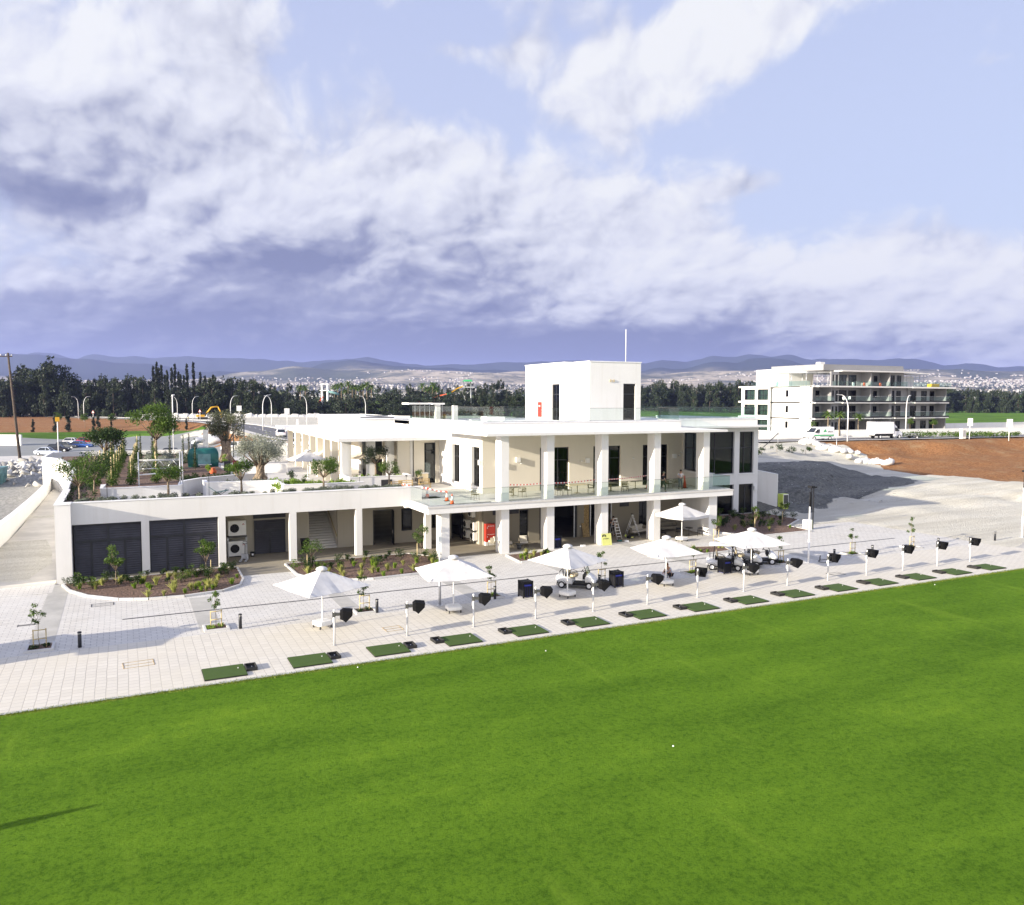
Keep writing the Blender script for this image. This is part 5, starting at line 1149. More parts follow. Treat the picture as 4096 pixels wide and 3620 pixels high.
# ------------------------------------------------------------------ roof garden of the service wing
GZ = 4.85
struct(MB().box(-3.7,20.2,61.42,63.2,4.03,5.0).box(-3.7,-1.6,63.2,72.2,4.03,4.9).build('garden_soil', M['mulch'])); struct(MB().box(-1.6,17.6,63.2,69.2,4.03,4.08).build('garden_path', M['tile']))
b = MB(); gp = [(-4.0,72.2),(4.3,72.4),(6.0,74.5),(9.0,76.4),(9.4,76.6),(9.4,118),(-7.0,118),(-6.6,110),(-5.2,100),(-4.2,90)]
b.prism(gp, 3.0, GZ-.05); struct(b.build('garden_soil', M['mulch']))
struct(MB().box(-3.7,23.6,69.2,72.2,3.2,4.05).box(17.6,23.4,61.5,69.2,3.9,4.09).build('garden_path', M['tile']))
def gwall(pts, z0, z1, t, label, m='white', cap=True):
    th_ = thing('garden_wall', label, 'wall'); b = MB(); c = MB()
    L = []; 
    for i, p in enumerate(pts):
        a = Vector(pts[max(0,i-1)]); q = Vector(pts[min(len(pts)-1,i+1)]); d = (q-a).normalized(); n = Vector((-d.y,d.x))*t/2; L.append((Vector(p)+n, Vector(p)-n))
    def zz(z, i): return z[i] if isinstance(z, (list,tuple)) else z
    for i in range(len(pts)-1):
        (a,bb),(c1,d1) = L[i], L[i+1]; za, zb = zz(z0,i), zz(z0,i+1); ta, tb = zz(z1,i), zz(z1,i+1)
        b.add([(*a,za),(*bb,za),(*d1,zb),(*c1,zb),(*a,ta),(*bb,ta),(*d1,tb),(*c1,tb)], [(4,5,6,7),(0,3,7,4),(1,5,6,2),(0,4,5,1),(3,2,6,7)])
        e = (a-bb).normalized()*.03
        c.add([(*(a+e),ta),(*(bb-e),ta),(*(d1-e),tb),(*(c1+e),tb),(*(a+e),ta+.05),(*(bb-e),ta+.05),(*(d1-e),tb+.05),(*(c1+e),tb+.05)], [(4,5,6,7),(0,3,7,4),(1,5,6,2),(0,4,5,1),(3,2,6,7)])
    b.build('wall_body', M[m], th_, fixn=True)
    if cap: c.build('coping', M['capping'], th_, fixn=True)
    return th_
gwall([(-1.45,72.3),(-1.55,69.2),(4.1,69.3)], 4.0, 5.22, .3, 'white garden wall at the left of the sunken path on the wing roof')
gwall([(4.1,69.4),(4.4,72.2),(6.0,74.3),(9.0,76.2),(12.0,77.0)], 4.0, 5.28, .3, 'long curved white garden wall behind the sunken path')
gwall([(6.15,72.2),(6.15,70.2),(11.6,69.5),(11.55,65.4),(14.9,65.1),(17.9,65.1)], 4.0, 5.28, .28, 'white stepped planter wall round the silver shrubs')
gwall([(17.8,72.4),(17.85,69.3),(23.4,69.35),(23.5,71.5)], 4.0, 5.28, .28, 'white planter wall in front of the terrace colonnade')
gwall([(-4.0,70.3),(-4.2,80),(-4.35,90),(-5.4,100),(-6.7,108),(-8.6,112),(-8.4,120.5),(-5,122),(2,121.5),(9.6,120.3),(9.7,117.5)], 0, 5.15, .3, 'tall white retaining wall of the roof garden, curving at its back corner')
gwall([(9.6,92.5),(16.5,91.5)], 3.4, 5.0, .3, 'low white wall behind the garden at the foot of the large olive')
dw = gwall([(-9.9,60.4),(-9.6,68),(-9.2,76),(-8.9,84),(-8.4,94),(-7.95,104),(-7.9,110)], -.1, [1.95,1.95,1.95,1.9,2.1,2.4,2.8], .42, 'sloping white wall along the left of the drive')
MB().box(20.6,21.6,69.16,69.19,4.3,5.0).build('wall_hatch', M['blackm'], [o for o in COL.objects if o.get('label','').startswith('white planter wall in front')][0])
# silver ground cover along the front edge and the planter: uncountable low mounds
def groundcover(name, rects, n, size, m, label, hgt=.28):
    bl = []; r = np.random.default_rng(77)
    for (x0,x1,y0,y1,z) in rects:
        k = int((x1-x0)*(y1-y0)*2.6)+3
        for i in range(k): bl.append((r.uniform(x0,x1), r.uniform(y0,y1), z+.03, r.uniform(.18,.42), r.uniform(.18,.36), r.uniform(.10,hgt)))
    V, Fq = leaves(n, bl, size, r, flat=.2); return tag(np_mesh(name, V, Fq, m), label, 'ground cover', kind='stuff')
groundcover('ground_cover', [(-2.9,20.1,61.65,62.95,5.1)], 17000, .11, M['silver'], 'grey green cushion plants along the front edge of the wing roof')
groundcover('ground_cover', [(6.8,11.2,70.4,72.2,5.0)], 3500, .12, M['silver'], 'grey green cushion plants in the white stepped planter', .36)
struct(MB().box(6.35,11.4,70.45,73.2,4.0,5.0).box(11.75,17.7,65.4,69.0,4.1,5.0).build('planter_soil', M['mulch']))
groundcover('ground_cover', [(11.0,13.6,66.2,71.0,5.0),(14,17.6,65.5,68.6,5.0),(18.2,23,69.7,71.0,5.0)], 7500, .17, M['leaflime'], 'bright green leafy planting behind the white planter wall', .5)
groundcover('ground_cover', [(-3.9,-2,63,84,GZ),(-3,9,114.5,117,GZ),(4.5,9,98,112,GZ)], 9000, .16, M['leafdk'], 'dark green ground planting at the back of the roof garden', .5)
groundcover('ground_cover', [(4.6,10,76.6,80.5,GZ)], 4200, .16, M['leafdk'], 'dark leafy planting below the green trailer', .5)
# citrus trees on the roof edge
small_tree('crooked citrus tree at the left corner of the wing roof', (-2.78,63.2,5.0), 3.1, 2.0, 1.0, 61, lm='leaf', nleaf=2300, nclump=16, size=.15, r0=.10, cr=.30)
small_tree('round citrus tree in front of the steel truss frame', (2.88,62.7,5.0), 2.35, 1.2, 1.15, 62, nleaf=2000, nclump=13, size=.14, r0=.10)
small_tree('wide citrus tree in front of the old olive on the roof edge', (7.93,62.8,5.0), 2.55, 1.35, 1.05, 63, nleaf=1900, nclump=13, size=.15, r0=.10, cr=.30)
small_tree('citrus tree on the roof edge in front of the terrace parasols', (14.1,62.9,5.0), 2.6, 1.35, 1.0, 64, nleaf=2100, nclump=12, size=.15, r0=.10, cr=.33)
small_tree('loose citrus tree at the right end of the wing roof', (19.4,62.9,5.0), 2.1, 1.4, 1.0, 65, nleaf=1100, nclump=11, size=.14, r0=.08, cr=.28)
small_tree('twisted flat topped pine behind the white planter wall', (20.9,72.0,5.0), 2.9, 1.9, 1.2, 66, lm='pine', nleaf=2600, nclump=10, size=.14, r0=.10, name='cloud_pine', cr=.30)
def olive(label, loc, H, R, th_, seed, n, lm='olive', r0=.45, sz=.15, cl_=26):
    rng = np.random.default_rng(seed); t = thing('olive_tree', label, 'tree', loc, 0); b = MB()
    cl = clumps(rng, (0,0,th_+(H-th_)*.5), (R*.8,R*.8,(H-th_)*.45), cl_, R*.30)
    for k in range(7):
        a = k*.9+rng.uniform(-.2,.2); b.tube([(cos(a)*r0*1.3,sin(a)*r0*1.3,-.1),(cos(a+.5)*r0*.55,sin(a+.5)*r0*.55,th_*.3),(cos(a+1)*r0*.5,sin(a+1)*r0*.5,th_*.7),(cos(a+1.4)*r0*.75,sin(a+1.4)*r0*.75,th_)], [r0*.45,r0*.42,r0*.38,r0*.30], 8)
    for c in cl: b.tube([(c[0]*.15,c[1]*.15,th_*.9),(c[0]*.55,c[1]*.55,th_+(c[2]-th_)*.4),c[:3]], [.09,.05,.012], 5)
    b.build('trunk', M['bark'], t); foliage('crown', n, cl, sz, M[lm], t, seed); return t
olive('large old olive with a gnarled trunk and round crown, farther back in the garden', (11.6,105.5,4.5), 6.6, 2.9, 2.5, 71, 7500, r0=.65, sz=.20)
olive('silvery old olive behind the white stepped planter', (11.2,75.5,4.95), 4.4, 2.7, 1.25, 72, 9500, lm='olivesilver', r0=.42, sz=.15, cl_=34)
# ------------------------------------------------------------------ people
def person(label, loc, rz, pose='stand', shirt=(.1,.1,.1), trousers=(.05,.06,.08), hair='hair', cap=None, h=1.75, group=None, vest=None):
    t = thing('person', label, 'person', loc, rz, group); k = h/1.75
    if pose == 'stand': J = dict(pel=(0,0,.95),ch=(0,.02,1.25),nk=(0,.03,1.47),hd=(0,.05,1.60),kR=(.12,.05,.50),aR=(.13,-.02,.09),kL=(-.12,.08,.50),aL=(-.13,.02,.09),eR=(.29,.02,1.14),wR=(.24,.22,1.05),eL=(-.28,-.02,1.14),wL=(-.26,.12,.92),hdir=(.1,.5,.0))
    elif pose == 'phone': J = dict(pel=(0,0,.95),ch=(0,.02,1.25),nk=(0,.05,1.47),hd=(0,.10,1.59),kR=(.12,.05,.50),aR=(.15,-.02,.09),kL=(-.10,.06,.50),aL=(-.10,.08,.09),eR=(.28,.05,1.13),wR=(.16,.30,1.22),eL=(-.28,-.02,1.14),wL=(-.28,.06,.90),hdir=(0,.5,.1))
    elif pose == 'walk': J = dict(pel=(0,0,.93),ch=(0,.04,1.23),nk=(0,.08,1.45),hd=(0,.13,1.57),kR=(.11,.26,.52),aR=(.11,.22,.09),kL=(-.11,.02,.50),aL=(-.12,-.36,.12),eR=(.27,-.08,1.12),wR=(.24,.10,.95),eL=(-.26,.10,1.12),wL=(-.18,.28,1.02),hdir=(0,.3,-.5))
    elif pose == 'bend': J = dict(pel=(0,-.1,.95),ch=(0,.22,1.10),nk=(0,.42,1.20),hd=(0,.54,1.22),kR=(.12,.02,.50),aR=(.13,.0,.09),kL=(-.12,-.02,.50),aL=(-.13,-.10,.09),eR=(.25,.45,1.0),wR=(.15,.62,.85),eL=(-.25,.42,.98),wL=(-.15,.60,.82),hdir=(0,.3,-.6))
    elif pose == 'squat': J = dict(pel=(0,-.12,.28),ch=(0,.02,.56),nk=(0,.14,.78),hd=(0,.22,.90),kR=(.17,.32,.50),aR=(.15,.06,.09),kL=(-.17,.34,.46),aL=(-.15,.10,.09),eR=(.26,.22,.55),wR=(.14,.46,.42),eL=(-.26,.22,.55),wL=(-.10,.48,.40),hdir=(0,.4,-.5))
    J = {a: Vector(v)*k for a, v in J.items()}
    hipR = J['pel']+Vector((.10,0,-.04))*k; hipL = J['pel']+Vector((-.10,0,-.04))*k; up = (J['nk']-J['ch']).normalized()
    shR = J['nk']+Vector((.175,0,0))*k-up*.06*k; shL = J['nk']-Vector((.175,0,0))*k-up*.06*k
    def skin(name, V, E, rad, m, par, sub=1):
        me = bpy.data.meshes.new(name); me.from_pydata([tuple(v) for v in V], E, []); o = bpy.data.objects.new(name, me); COL.objects.link(o); o.parent = par; me.materials.append(m)
        s = o.modifiers.new('skin', 'SKIN'); s.use_smooth_shade = True; s.branch_smoothing = .3
        sv = me.skin_vertices[0].data
        for i, r in enumerate(rad): sv[i].radius = (r*k, r*k)
        sv[0].use_root = True
        u = o.modifiers.new('sub', 'SUBSURF'); u.levels = sub; u.render_levels = sub; return o
    V = [J['pel']]; E = []; Rr = [.125]
    def ch(i0, pts, rs):
        i = i0
        for p, r in zip(pts, rs): V.append(Vector(p)); E.append((i, len(V)-1)); Rr.append(r); i = len(V)-1
        return i
    ic = ch(0, [J['ch']], [.14]); ink = ch(ic, [J['nk']-up*.05*k, J['nk']], [.10,.055])
    hv_ = (J['hd']-J['nk']).normalized(); ch(ink, [J['hd']-hv_*.03*k, J['hd']+hv_*.07*k, J['hd']+hv_*.12*k], [.075,.09,.06])
    for s, sh, e, w in ((1,shR,J['eR'],J['wR']),(-1,shL,J['eL'],J['wL'])):
        i = ch(ink-1, [sh, e, w], [.062,.045,.03]); d = (w-e).normalized(); sd_ = d.cross(Vector((0,0,1))); sd_ = sd_.normalized() if sd_.length > .1 else Vector((1,0,0))
        ip = ch(i, [w+d*.07*k], [.034])
        for q in range(4):                                            # four fingers, then the thumb from the side of the palm
            o_ = sd_*(.027-.018*q)*k; ln = (.05,.06,.055,.045)[q]*k; ch(ip, [w+d*.09*k+o_, w+d*(.09*k+ln)+o_+Vector((0,0,-.018))*k], [.010,.008])
        ch(i, [w+d*.03*k+sd_*.04*s*k, w+d*.07*k+sd_*.055*s*k], [.011,.009])
    for hp, kn, an in ((hipR,J['kR'],J['aR']),(hipL,J['kL'],J['aL'])):
        f = Vector((0,.16,-.05))*k; ch(0, [hp, kn, an, an+f], [.095,.062,.042,.035])
    body = skin('body', V, E, Rr, M['skin'], t, 1)
    cm = mat('shirt_cloth', shirt, .9, var=.12, vscale=6); tm_ = mat('trouser_cloth', trousers, .9, var=.2, vscale=9)
    V = [J['pel']+Vector((0,0,.02))*k]; E = []; Rr = [.145]; ic = ch(0, [J['ch']], [.165]); i2 = ch(ic, [J['nk']-up*.06*k], [.115])
    for sh, e in ((shR,J['eR']),(shL,J['eL'])): ch(i2, [sh, sh+(e-sh)*.75], [.078,.07])
    skin('shirt', V, E, Rr, cm, t)
    V = [J['pel']]; E = []; Rr = [.138]
    for hp, kn, an in ((hipR,J['kR'],J['aR']),(hipL,J['kL'],J['aL'])): ch(0, [hp, kn, an+Vector((0,0,.02))*k], [.105,.078,.062])
    skin('trousers', V, E, Rr, tm_, t)
    for an in (J['aR'],J['aL']):
        V = [an+Vector((0,-.03,-.035))*k, an+Vector((0,.10,-.05))*k, an+Vector((0,.19,-.055))*k]; skin('shoe', V, [(0,1),(1,2)], [.05,.048,.038], M['black'], t)
    c = J['hd']+hv_*.075*k-Vector(J['hdir']).normalized()*.018*k
    hb = MB(); hb.lathe([(.100,-.03),(.108,.02),(.098,.07),(.06,.105),(.01,.12)],12); o = hb.build('hair' if not cap else 'cap', M[hair] if not cap else mat('cap_cloth', cap, .9), t); o.location = c; o.scale = (k,k,k)
    hf = J['hd']+hv_*.03*k
    for s in (-1,1): MB().lathe([(.004,-.012),(.013,0),(.004,.012)],8).build('ear', M['skin'], t, loc=tuple(hf+Vector((s*.092,0,.0))*k)); MB().lathe([(.003,-.008),(.010,0),(.003,.008)],8).build('eye', M['black'], t, loc=tuple(hf+Vector((s*.035,.082,.022))*k))
    MB().obox(tuple(hf+Vector((0,.092,-.008))*k),(.012,0,0),(0,.02,0),(0,0,.02)).build('nose', M['skin'], t); MB().obox(tuple(hf+Vector((0,.083,-.045))*k),(.025,0,0),(0,.006,0),(0,0,.005)).build('mouth', M['red'], t)
    if cap: MB().obox(tuple(c+Vector((0,.14,.0))*k),(.07,0,0),(0,.06,-.02),(0,0,.008)).build('cap_peak', mat('cap_cloth', cap, .9), t)
    if vest:
        V = [J['pel']+Vector((0,0,.08))*k]; E = []; Rr = [.155]; ic = ch(0, [J['ch'], J['nk']-up*.08*k], [.175,.13]); skin('vest', V, E, Rr, mat('vest_cloth', vest, .8), t)
    return t
person('man in a black T-shirt, cap and green work trousers striding along the balcony', (42.4,57.35,4.09), radians(-75), 'walk', (.02,.02,.022), (.045,.06,.045), cap=(.22,.22,.14))
person('man in a pale grey T-shirt and camouflage trousers looking at his phone on the balcony', (45.2,58.5,4.09), radians(-200), 'phone', (.50,.50,.54), (.10,.11,.12))
person('man in a light grey shirt and black trousers squatting under a parasol', (33.2,44.0,0), radians(100), 'squat', (.42,.45,.55), (.012,.012,.014), 'hairb')
person('dark haired man standing behind the stepladder under the balcony', (39.2,60.3,.02), radians(170), 'phone', (.06,.04,.035), (.03,.03,.03))
person('man in a grey T-shirt bending over in the doorway behind the strand board', (37.9,60.9,.02), radians(200), 'bend', (.40,.43,.44), (.02,.02,.02))
person('figure in a pale blue shirt standing inside the dark ground floor opening', (34.4,63.0,.02), radians(170), 'phone', (.40,.42,.50), (.16,.15,.18))
person('worker in a yellow safety vest on the far road beside the lamp post', (19.6,283,5.2), 2.0, 'stand', (.1,.1,.1), (.05,.05,.07), vest=(.55,.75,.08))
person('person in black walking on the far road', (27.2,262,5.2), .4, 'walk', (.02,.02,.02), (.02,.02,.025))
person('man in an orange jacket leaning into the open back of the white van', (20.2,138.2,2.65), radians(80), 'bend', (.62,.16,.03), (.03,.03,.035), h=1.8)

# ------------------------------------------------------------------ cones and tape
def cone():
    t = thing('traffic_cone', '', 'traffic cone', (0,0,0), 0, 'orange and white traffic cones')
    MB().box(-.2,.2,-.2,.2,0,.04).build('base', M['black'], t); MB().lathe([(.155,.04),(.11,.30)],16).build('lower_cone', M['orangered'], t); MB().lathe([(.11,.30),(.062,.62)],16).build('reflective_band', M['whitem'], t); MB().lathe([(.062,.62),(.03,.80),(.02,.81)],16).build('tip', M['orangered'], t); return t
M['orangered'] = mat('cone_orange', (.75,.13,.05), .5, var=.06)
c0 = cone(); c0['label'] = 'traffic cone nearest the white planter at the back of the left terrace corner'; c0.location = (21.6,66.2,4.09)
dup(c0, (22.4,62.2,4.09), 0, 'traffic cone in the middle of the left terrace corner'); dup(c0, (23.0,59.3,4.09), 0, 'traffic cone wound with tape near the balcony front'); dup(c0, (22.65,57.3,4.09), 0, 'traffic cone nearest the glass corner of the balcony')
dup(c0, (42.75,60.0,4.09), 0, 'traffic cone beside the fourth balcony column', scale=1.25)
tc = thing('traffic_cone', 'plain tall red cone behind the man with the phone', 'traffic cone', (46.0,58.9,4.09)); MB().box(-.22,.22,-.22,.22,0,.05).build('base', M['black'], tc); MB().lathe([(.18,.05),(.03,1.15)],16).build('cone', M['red'], tc)
mtp, nt, b = newmat('barrier_tape'); sxx = nt.new('ShaderNodeSeparateXYZ'); nt.link(pos(nt), sxx.inputs[0])
nt.val(nt.mix(nt.m('GREATER_THAN', nt.m('FRACT', nt.m('MULTIPLY', nt.m('ADD', sxx.outputs[0], nt.m('MULTIPLY', sxx.outputs[1], .7)), 3.2)), .5), (.85,.85,.85,1), (.65,.03,.03,1)), b.inputs['Base Color'])
def tape(label, pts, w=.04):
    b = MB()
    for i in range(len(pts)-1):
        a = Vector(pts[i]); c = Vector(pts[i+1]); n = 8
        for k in range(n):
            p = a.lerp(c, k/n); q = a.lerp(c, (k+1)/n); s1 = -.10*sin(pi*k/n); s2 = -.10*sin(pi*(k+1)/n)
            b.add([(p.x,p.y,p.z+s1-w),(q.x,q.y,q.z+s2-w),(q.x,q.y,q.z+s2+w),(p.x,p.y,p.z+s1+w)], [(0,1,2,3),(3,2,1,0)])
    tag(b.build('barrier_tape', mtp), label, 'barrier tape')
tape('red and white tape strung between the cones on the left terrace corner', [(21.6,66.2,4.88),(22.4,62.2,4.88),(23.0,59.3,4.85)])
tape('red and white tape strung along the balcony behind the chairs', [(27.3,58.6,5.30),(31.3,58.7,5.22),(36.4,58.8,5.28),(42.7,60.0,5.30)])
bb = tag(MB().obox((23.9,56.95,4.13),(1.9,.10,0),(0,.05,0),(0,0,.03)).build('metal_rail', M['dark']), 'long dark metal rail lying on the balcony floor by the glass corner', 'rail')
tag(MB().loft([[(21.2+.3*cos(a)*q,61.4+.2*sin(a)*q,4.1+z) for a in np.linspace(0,2*pi,10,endpoint=False)] for q,z in ((1,0),(1,.15),(.7,.26),(.2,.3))]).build('bag', M['black']), 'black bag lying at the left end of the balcony glass', 'bag')

# ------------------------------------------------------------------ furniture
def dining_chair():
    t = thing('dining_chair', '', 'chair', (0,0,0), 0, 'olive rope dining chairs on the balcony')
    for x in (-.24,.24):
        MB().tube([(x,-.25,0),(x*.92,-.22,.45),(x*1.1,-.20,.66)],.016,6).build('leg', M['rope'], t); MB().tube([(x,.26,0),(x*.92,.22,.45),(x*.9,.27,.68)],.016,6).build('leg', M['rope'], t)
    MB().box(-.23,.23,-.22,.22,.42,.46).build('seat', M['rope'], t)
    MB().tube([(.27,-.20,.66),(.28,.05,.68),(.22,.26,.74),(0,.32,.76),(-.22,.26,.74),(-.28,.05,.68),(-.27,-.20,.66)],.02,6).build('arm_rail', M['rope'], t)
    b = MB()
    for k in range(7):
        x = -.19+k*.063; b.tube([(x*.8,.22,.46),(x*1.1,.29-.8*x*x,.76)],.013,5)
    b.build('backrest', M['rope'], t); return t
ch0 = dining_chair(); cs = [(25.3,59.0,.1),(28.5,59.3,2.9),(29.6,59.2,-1.2),(32.9,58.9,3.0),(33.6,58.6,.3),(36.3,59.3,1.2),(37.0,58.7,-.3),(38.7,60.3,2.8),(39.6,59.0,-.2),(40.5,60.4,2.6),(42.9,58.9,.3),(44.0,59.6,3.0),(44.6,59.4,.1),(46.0,60.1,-.9)]
cl_ = ['alone before the first upper column','left of the pair right of the first upper column','right of the pair right of the first upper column','behind the one facing the glass after the second upper column','facing the glass after the second upper column','turned sideways before the third upper column','pressed against the third upper column',
       'just right of the third upper column','left of the two back to back chairs','right of the two back to back chairs','beside the man in the black T-shirt','between the two men','next to the man with the phone','behind the plain red cone']
for k, ((x,y,a), l) in enumerate(zip(cs, cl_)):
    if k == 0: ch0.location = (x,y,4.09); ch0.rotation_euler[2] = a; ch0['label'] = 'olive rope dining chair '+l
    else: dup(ch0, (x,y,4.09), a, 'olive rope dining chair '+l)
def table(label, loc, L=1.3, Wd=.75, m='wicker', h=.74, round_=False, group='tables on the balcony'):
    t = thing('table', label, 'table', loc, 0, group)
    if round_: MB().lathe([(L/2,h-.03),(L/2,h)],20).build('tabletop', M[m], t)
    else: MB().box(-L/2,L/2,-Wd/2,Wd/2,h-.035,h).build('tabletop', M[m], t)
    MB().tube([(0,0,.03),(0,0,h-.035)],.035,8).build('pedestal', M['rope'] if not round_ else M['black'], t)
    f = MB()
    for a in range(4): f.tube([(0,0,.06),(.3*cos(a*pi/2+.8),.3*sin(a*pi/2+.8),.015)],.02,5)
    f.build('foot', M['rope'] if not round_ else M['black'], t); return t
table('dining table between the second and third upper columns', (35.1,59.6,4.09), 1.9, .8, 'beige'); table('grey dining table just right of the third upper column', (38.5,59.6,4.09)); table('dining table left of the fourth upper column', (41.5,60.2,4.09)); table('dining table between the two men on the balcony', (44.2,60.2,4.09), 1.6)
table('dining table behind the chairs right of the first upper column', (29.3,60.2,4.09), 1.0)
def armchair(label, loc, rz, w=.78, cush='cushion', group=None, long_=False):
    t = thing('lounge_sofa' if long_ else 'lounge_chair', label, 'sofa' if long_ else 'armchair', loc, rz, group); hw = w/2
    secs = [[(hw*1.05*cos(a), .40*sin(a)+.02, z+ (.06*sin(a) if z > .5 else 0)) for a in np.linspace(-.35,pi+.35,15)] for z in (.28,.45,.62,.74)]
    o = MB().loft(secs, cap=False, closed=False); n0 = len(o.f); o.f += [tuple(reversed(f)) for f in o.f[:n0]]; o.sm += [True]*n0; o.build('woven_shell', M['wicker'], t)
    MB().box(-hw*.9,hw*.9,-.36,.34,.26,.33).build('seat_base', M['wicker'], t); MB().box(-hw*.86,hw*.86,-.38,.26,.335,.47).build('seat_cushion', M[cush], t)
    MB().obox((0,.26,.66),(hw*.80,0,0),(0,.07,.02),(0,-.05,.19)).build('back_cushion', M[cush], t)
    for x in (-hw*.85,hw*.85):
        for y in (-.34,.32): MB().tube([(x,y,.28),(x*1.05,y*1.1,0)],.018,6).build('leg', M['rope'], t)
    return t
armchair('wicker armchair with a cream cushion between the first and second balcony columns', (29.65,59.0,.0), radians(-20)); armchair('wicker armchair half hidden behind the first full height column', (28.25,59.2,.0), radians(70)); armchair('dark wicker armchair in shade left of the small drum table', (27.55,60.2,0), radians(200))
dt = thing('side_table', 'dark drum side table in front of the wicker armchairs', 'side table', (28.75,58.0,0)); MB().lathe([(.17,0),(.20,.38)],16).build('drum', M['greyplastic'], dt); MB().lathe([(.33,.40),(.33,.45)],20).build('tabletop', M['greyplastic'], dt)
armchair('long pale sofa in shade behind the aluminium ladders', (41.6,59.8,0), radians(20), w=2.2, group=None, long_=True); armchair('long dark sofa against the wall behind the cream parasol', (44.9,60.3,0), 0, w=2.6, cush='wicker', long_=True); armchair('round backed wicker chair left of the long dark sofa', (43.3,60.1,0), radians(15), cush='wicker')
table('small round side table with a bottle in the shade behind the cream parasol', (42.85,59.4,0), .6, m='black', h=.62, round_=True, group=None); tag(MB().lathe([(.04,0),(.045,.16),(.015,.22),(.015,.27)],10,(42.9,59.4,.62)).build('bottle', M['black']), 'dark bottle standing on the small round side table', 'bottle')
def bistro(label, loc, rz):
    t = thing('bistro_chair', label, 'chair', loc, rz, 'black chairs under the cream parasol'); 
    for x in (-.22,.22):
        for y in (-.22,.22): MB().tube([(x,y,0),(x*.9,y*.9,.44 if y < 0 else .80)],.016,6).build('leg', M['black'], t)
    MB().box(-.22,.22,-.22,.22,.43,.47).build('seat', M['black'], t); MB().box(-.2,.2,.19,.23,.62,.80).build('backrest', M['black'], t); return t
bistro('black chair nearest the right pier', (46.2,56.9,0), 2.6); bistro('black chair left of the round table by the right pier', (44.2,57.3,0), -.4); bistro('black chair in the shade behind the parasol base', (42.6,57.4,0), .8)
table('round black table with papers by the right pier', (45.3,57.3,0), .7, m='black', h=.74, round_=True, group=None)
# terrace furniture at the colonnade
for k, (x, y) in enumerate(((24.0,70.6),(23.2,71.6),(22.5,72.3),(24.9,71.5))): armchair(['grey lounge chair nearest the glass terrace door','grey lounge chair left of the one by the terrace door','grey lounge chair behind the white planter end','grey lounge chair in the corner by the terrace door'][k], (x,y,4.09), k*1.3, group='grey lounge chairs on the upper terrace')
def bench(label, loc, rz, L=1.1):
    t = thing('bench', label, 'bench', loc, rz, 'timber stools and benches on the upper terrace')
    b = MB()
    for q in range(5): b.box(-L/2,L/2,-.2+q*.085,-.13+q*.085,.42,.46)
    b.build('seat', M['wood'], t)
    for x in (-L/2+.06,L/2-.06):
        for y in (-.17,.17): MB().box(x-.03,x+.03,y-.03,y+.03,0,.42).build('leg', M['wood'], t)
    b = MB(); b.box(-L/2,L/2,.17,.21,.62,.70).box(-L/2,L/2,.17,.21,.78,.86)
    for x in (-L/2+.06,L/2-.06): b.box(x-.03,x+.03,.165,.215,.46,.86)
    b.build('backrest', M['wood'], t); return t
bench('timber bench nearest the left traffic cone', (21.6,67.6,4.09), .1); bench('timber bench behind the left traffic cone', (22.6,68.3,4.09), -.2, 1.3); bench('timber bench at the foot of the terrace door', (24.6,68.9,4.09), .05)
for k, (x, y) in enumerate(((18.4,74.2),(19.3,75.6),(18.9,77.4),(21.2,75.4))): bench(['pale timber stool in front of the first terrace columns','pale timber stool behind the first terrace columns','pale timber stool below the beige parasols','pale timber stool right of the terrace columns'][k], (x,y,4.09), k, .6)
cb = thing('service_counter', 'small olive service counter beside the terrace door', 'cabinet', (25.6,72.3,4.09)); MB().box(-.45,.45,-.3,.3,0,1.05).build('body', M['beige'], cb); MB().box(-.5,.5,-.34,.34,1.05,1.09).build('worktop', M['whitem'], cb)
dc = thing('deck_chair', 'folding lounger with grey green cloth on the sunken path', 'lounger', (6.9,68.6,4.1), .1); MB().obox((-.45,0,.75),(.28,0,-.22),(0,.3,0),(.01,0,.01)).build('backrest', M['teal'], dc); MB().obox((.25,0,.58),(.5,0,.08),(0,.3,0),(0,0,.01)).build('seat', M['teal'], dc)
for y in (-.3,.3): MB().tube([(-.5,y,0),(.7,y,.72)],.02,6).tube([(.5,y,0),(-.2,y,.6)],.02,6).build('leg', M['black'], dc)

# ------------------------------------------------------------------ things in the arcade
def ac_unit(label, loc, rz=0, w=.95, h=.85, d=.35, fans=1, group='white air conditioning units'):
    t = thing('air_conditioner', label, 'air conditioner', loc, rz, group); MB().box(-w/2,w/2,-d/2,d/2,.06,h).build('casing', M['whitep'], t)
    r = min(h*.36,.33); MB().tube([(-w*.15,-d/2+.01,h*.52),(-w*.15,-d/2-.012,h*.52)], r, 20).build('fan_recess', M['black'], t)
    g = MB()
    for q in (.35,.65,.95): g.tube([(-w*.15+r*q*cos(a),-d/2-.02,h*.52+r*q*sin(a)) for a in np.linspace(0,2*pi,17)],.006,4)
    for a in range(4): g.tube([(-w*.15-r*cos(a*pi/4),-d/2-.022,h*.52-r*sin(a*pi/4)),(-w*.15+r*cos(a*pi/4),-d/2-.022,h*.52+r*sin(a*pi/4))],.005,4)
    g.build('fan_guard', M['greyplastic'], t); MB().box(-w/2+.06,w/2-.06,-.12,.12,0,.06).build('feet', M['black'], t)
    l = MB(); l.add([(w*.34,-d/2-.004,h*.84),(w*.30,-d/2-.004,h*.78),(w*.38,-d/2-.004,h*.78)], [(0,1,2)]).add([(w*.30,-d/2-.004,h*.775),(w*.26,-d/2-.004,h*.72),(w*.34,-d/2-.004,h*.72)], [(0,1,2)]).add([(w*.38,-d/2-.004,h*.775),(w*.34,-d/2-.004,h*.72),(w*.42,-d/2-.004,h*.72)], [(0,1,2)]); l.build('emblem', M['red'], t); return t
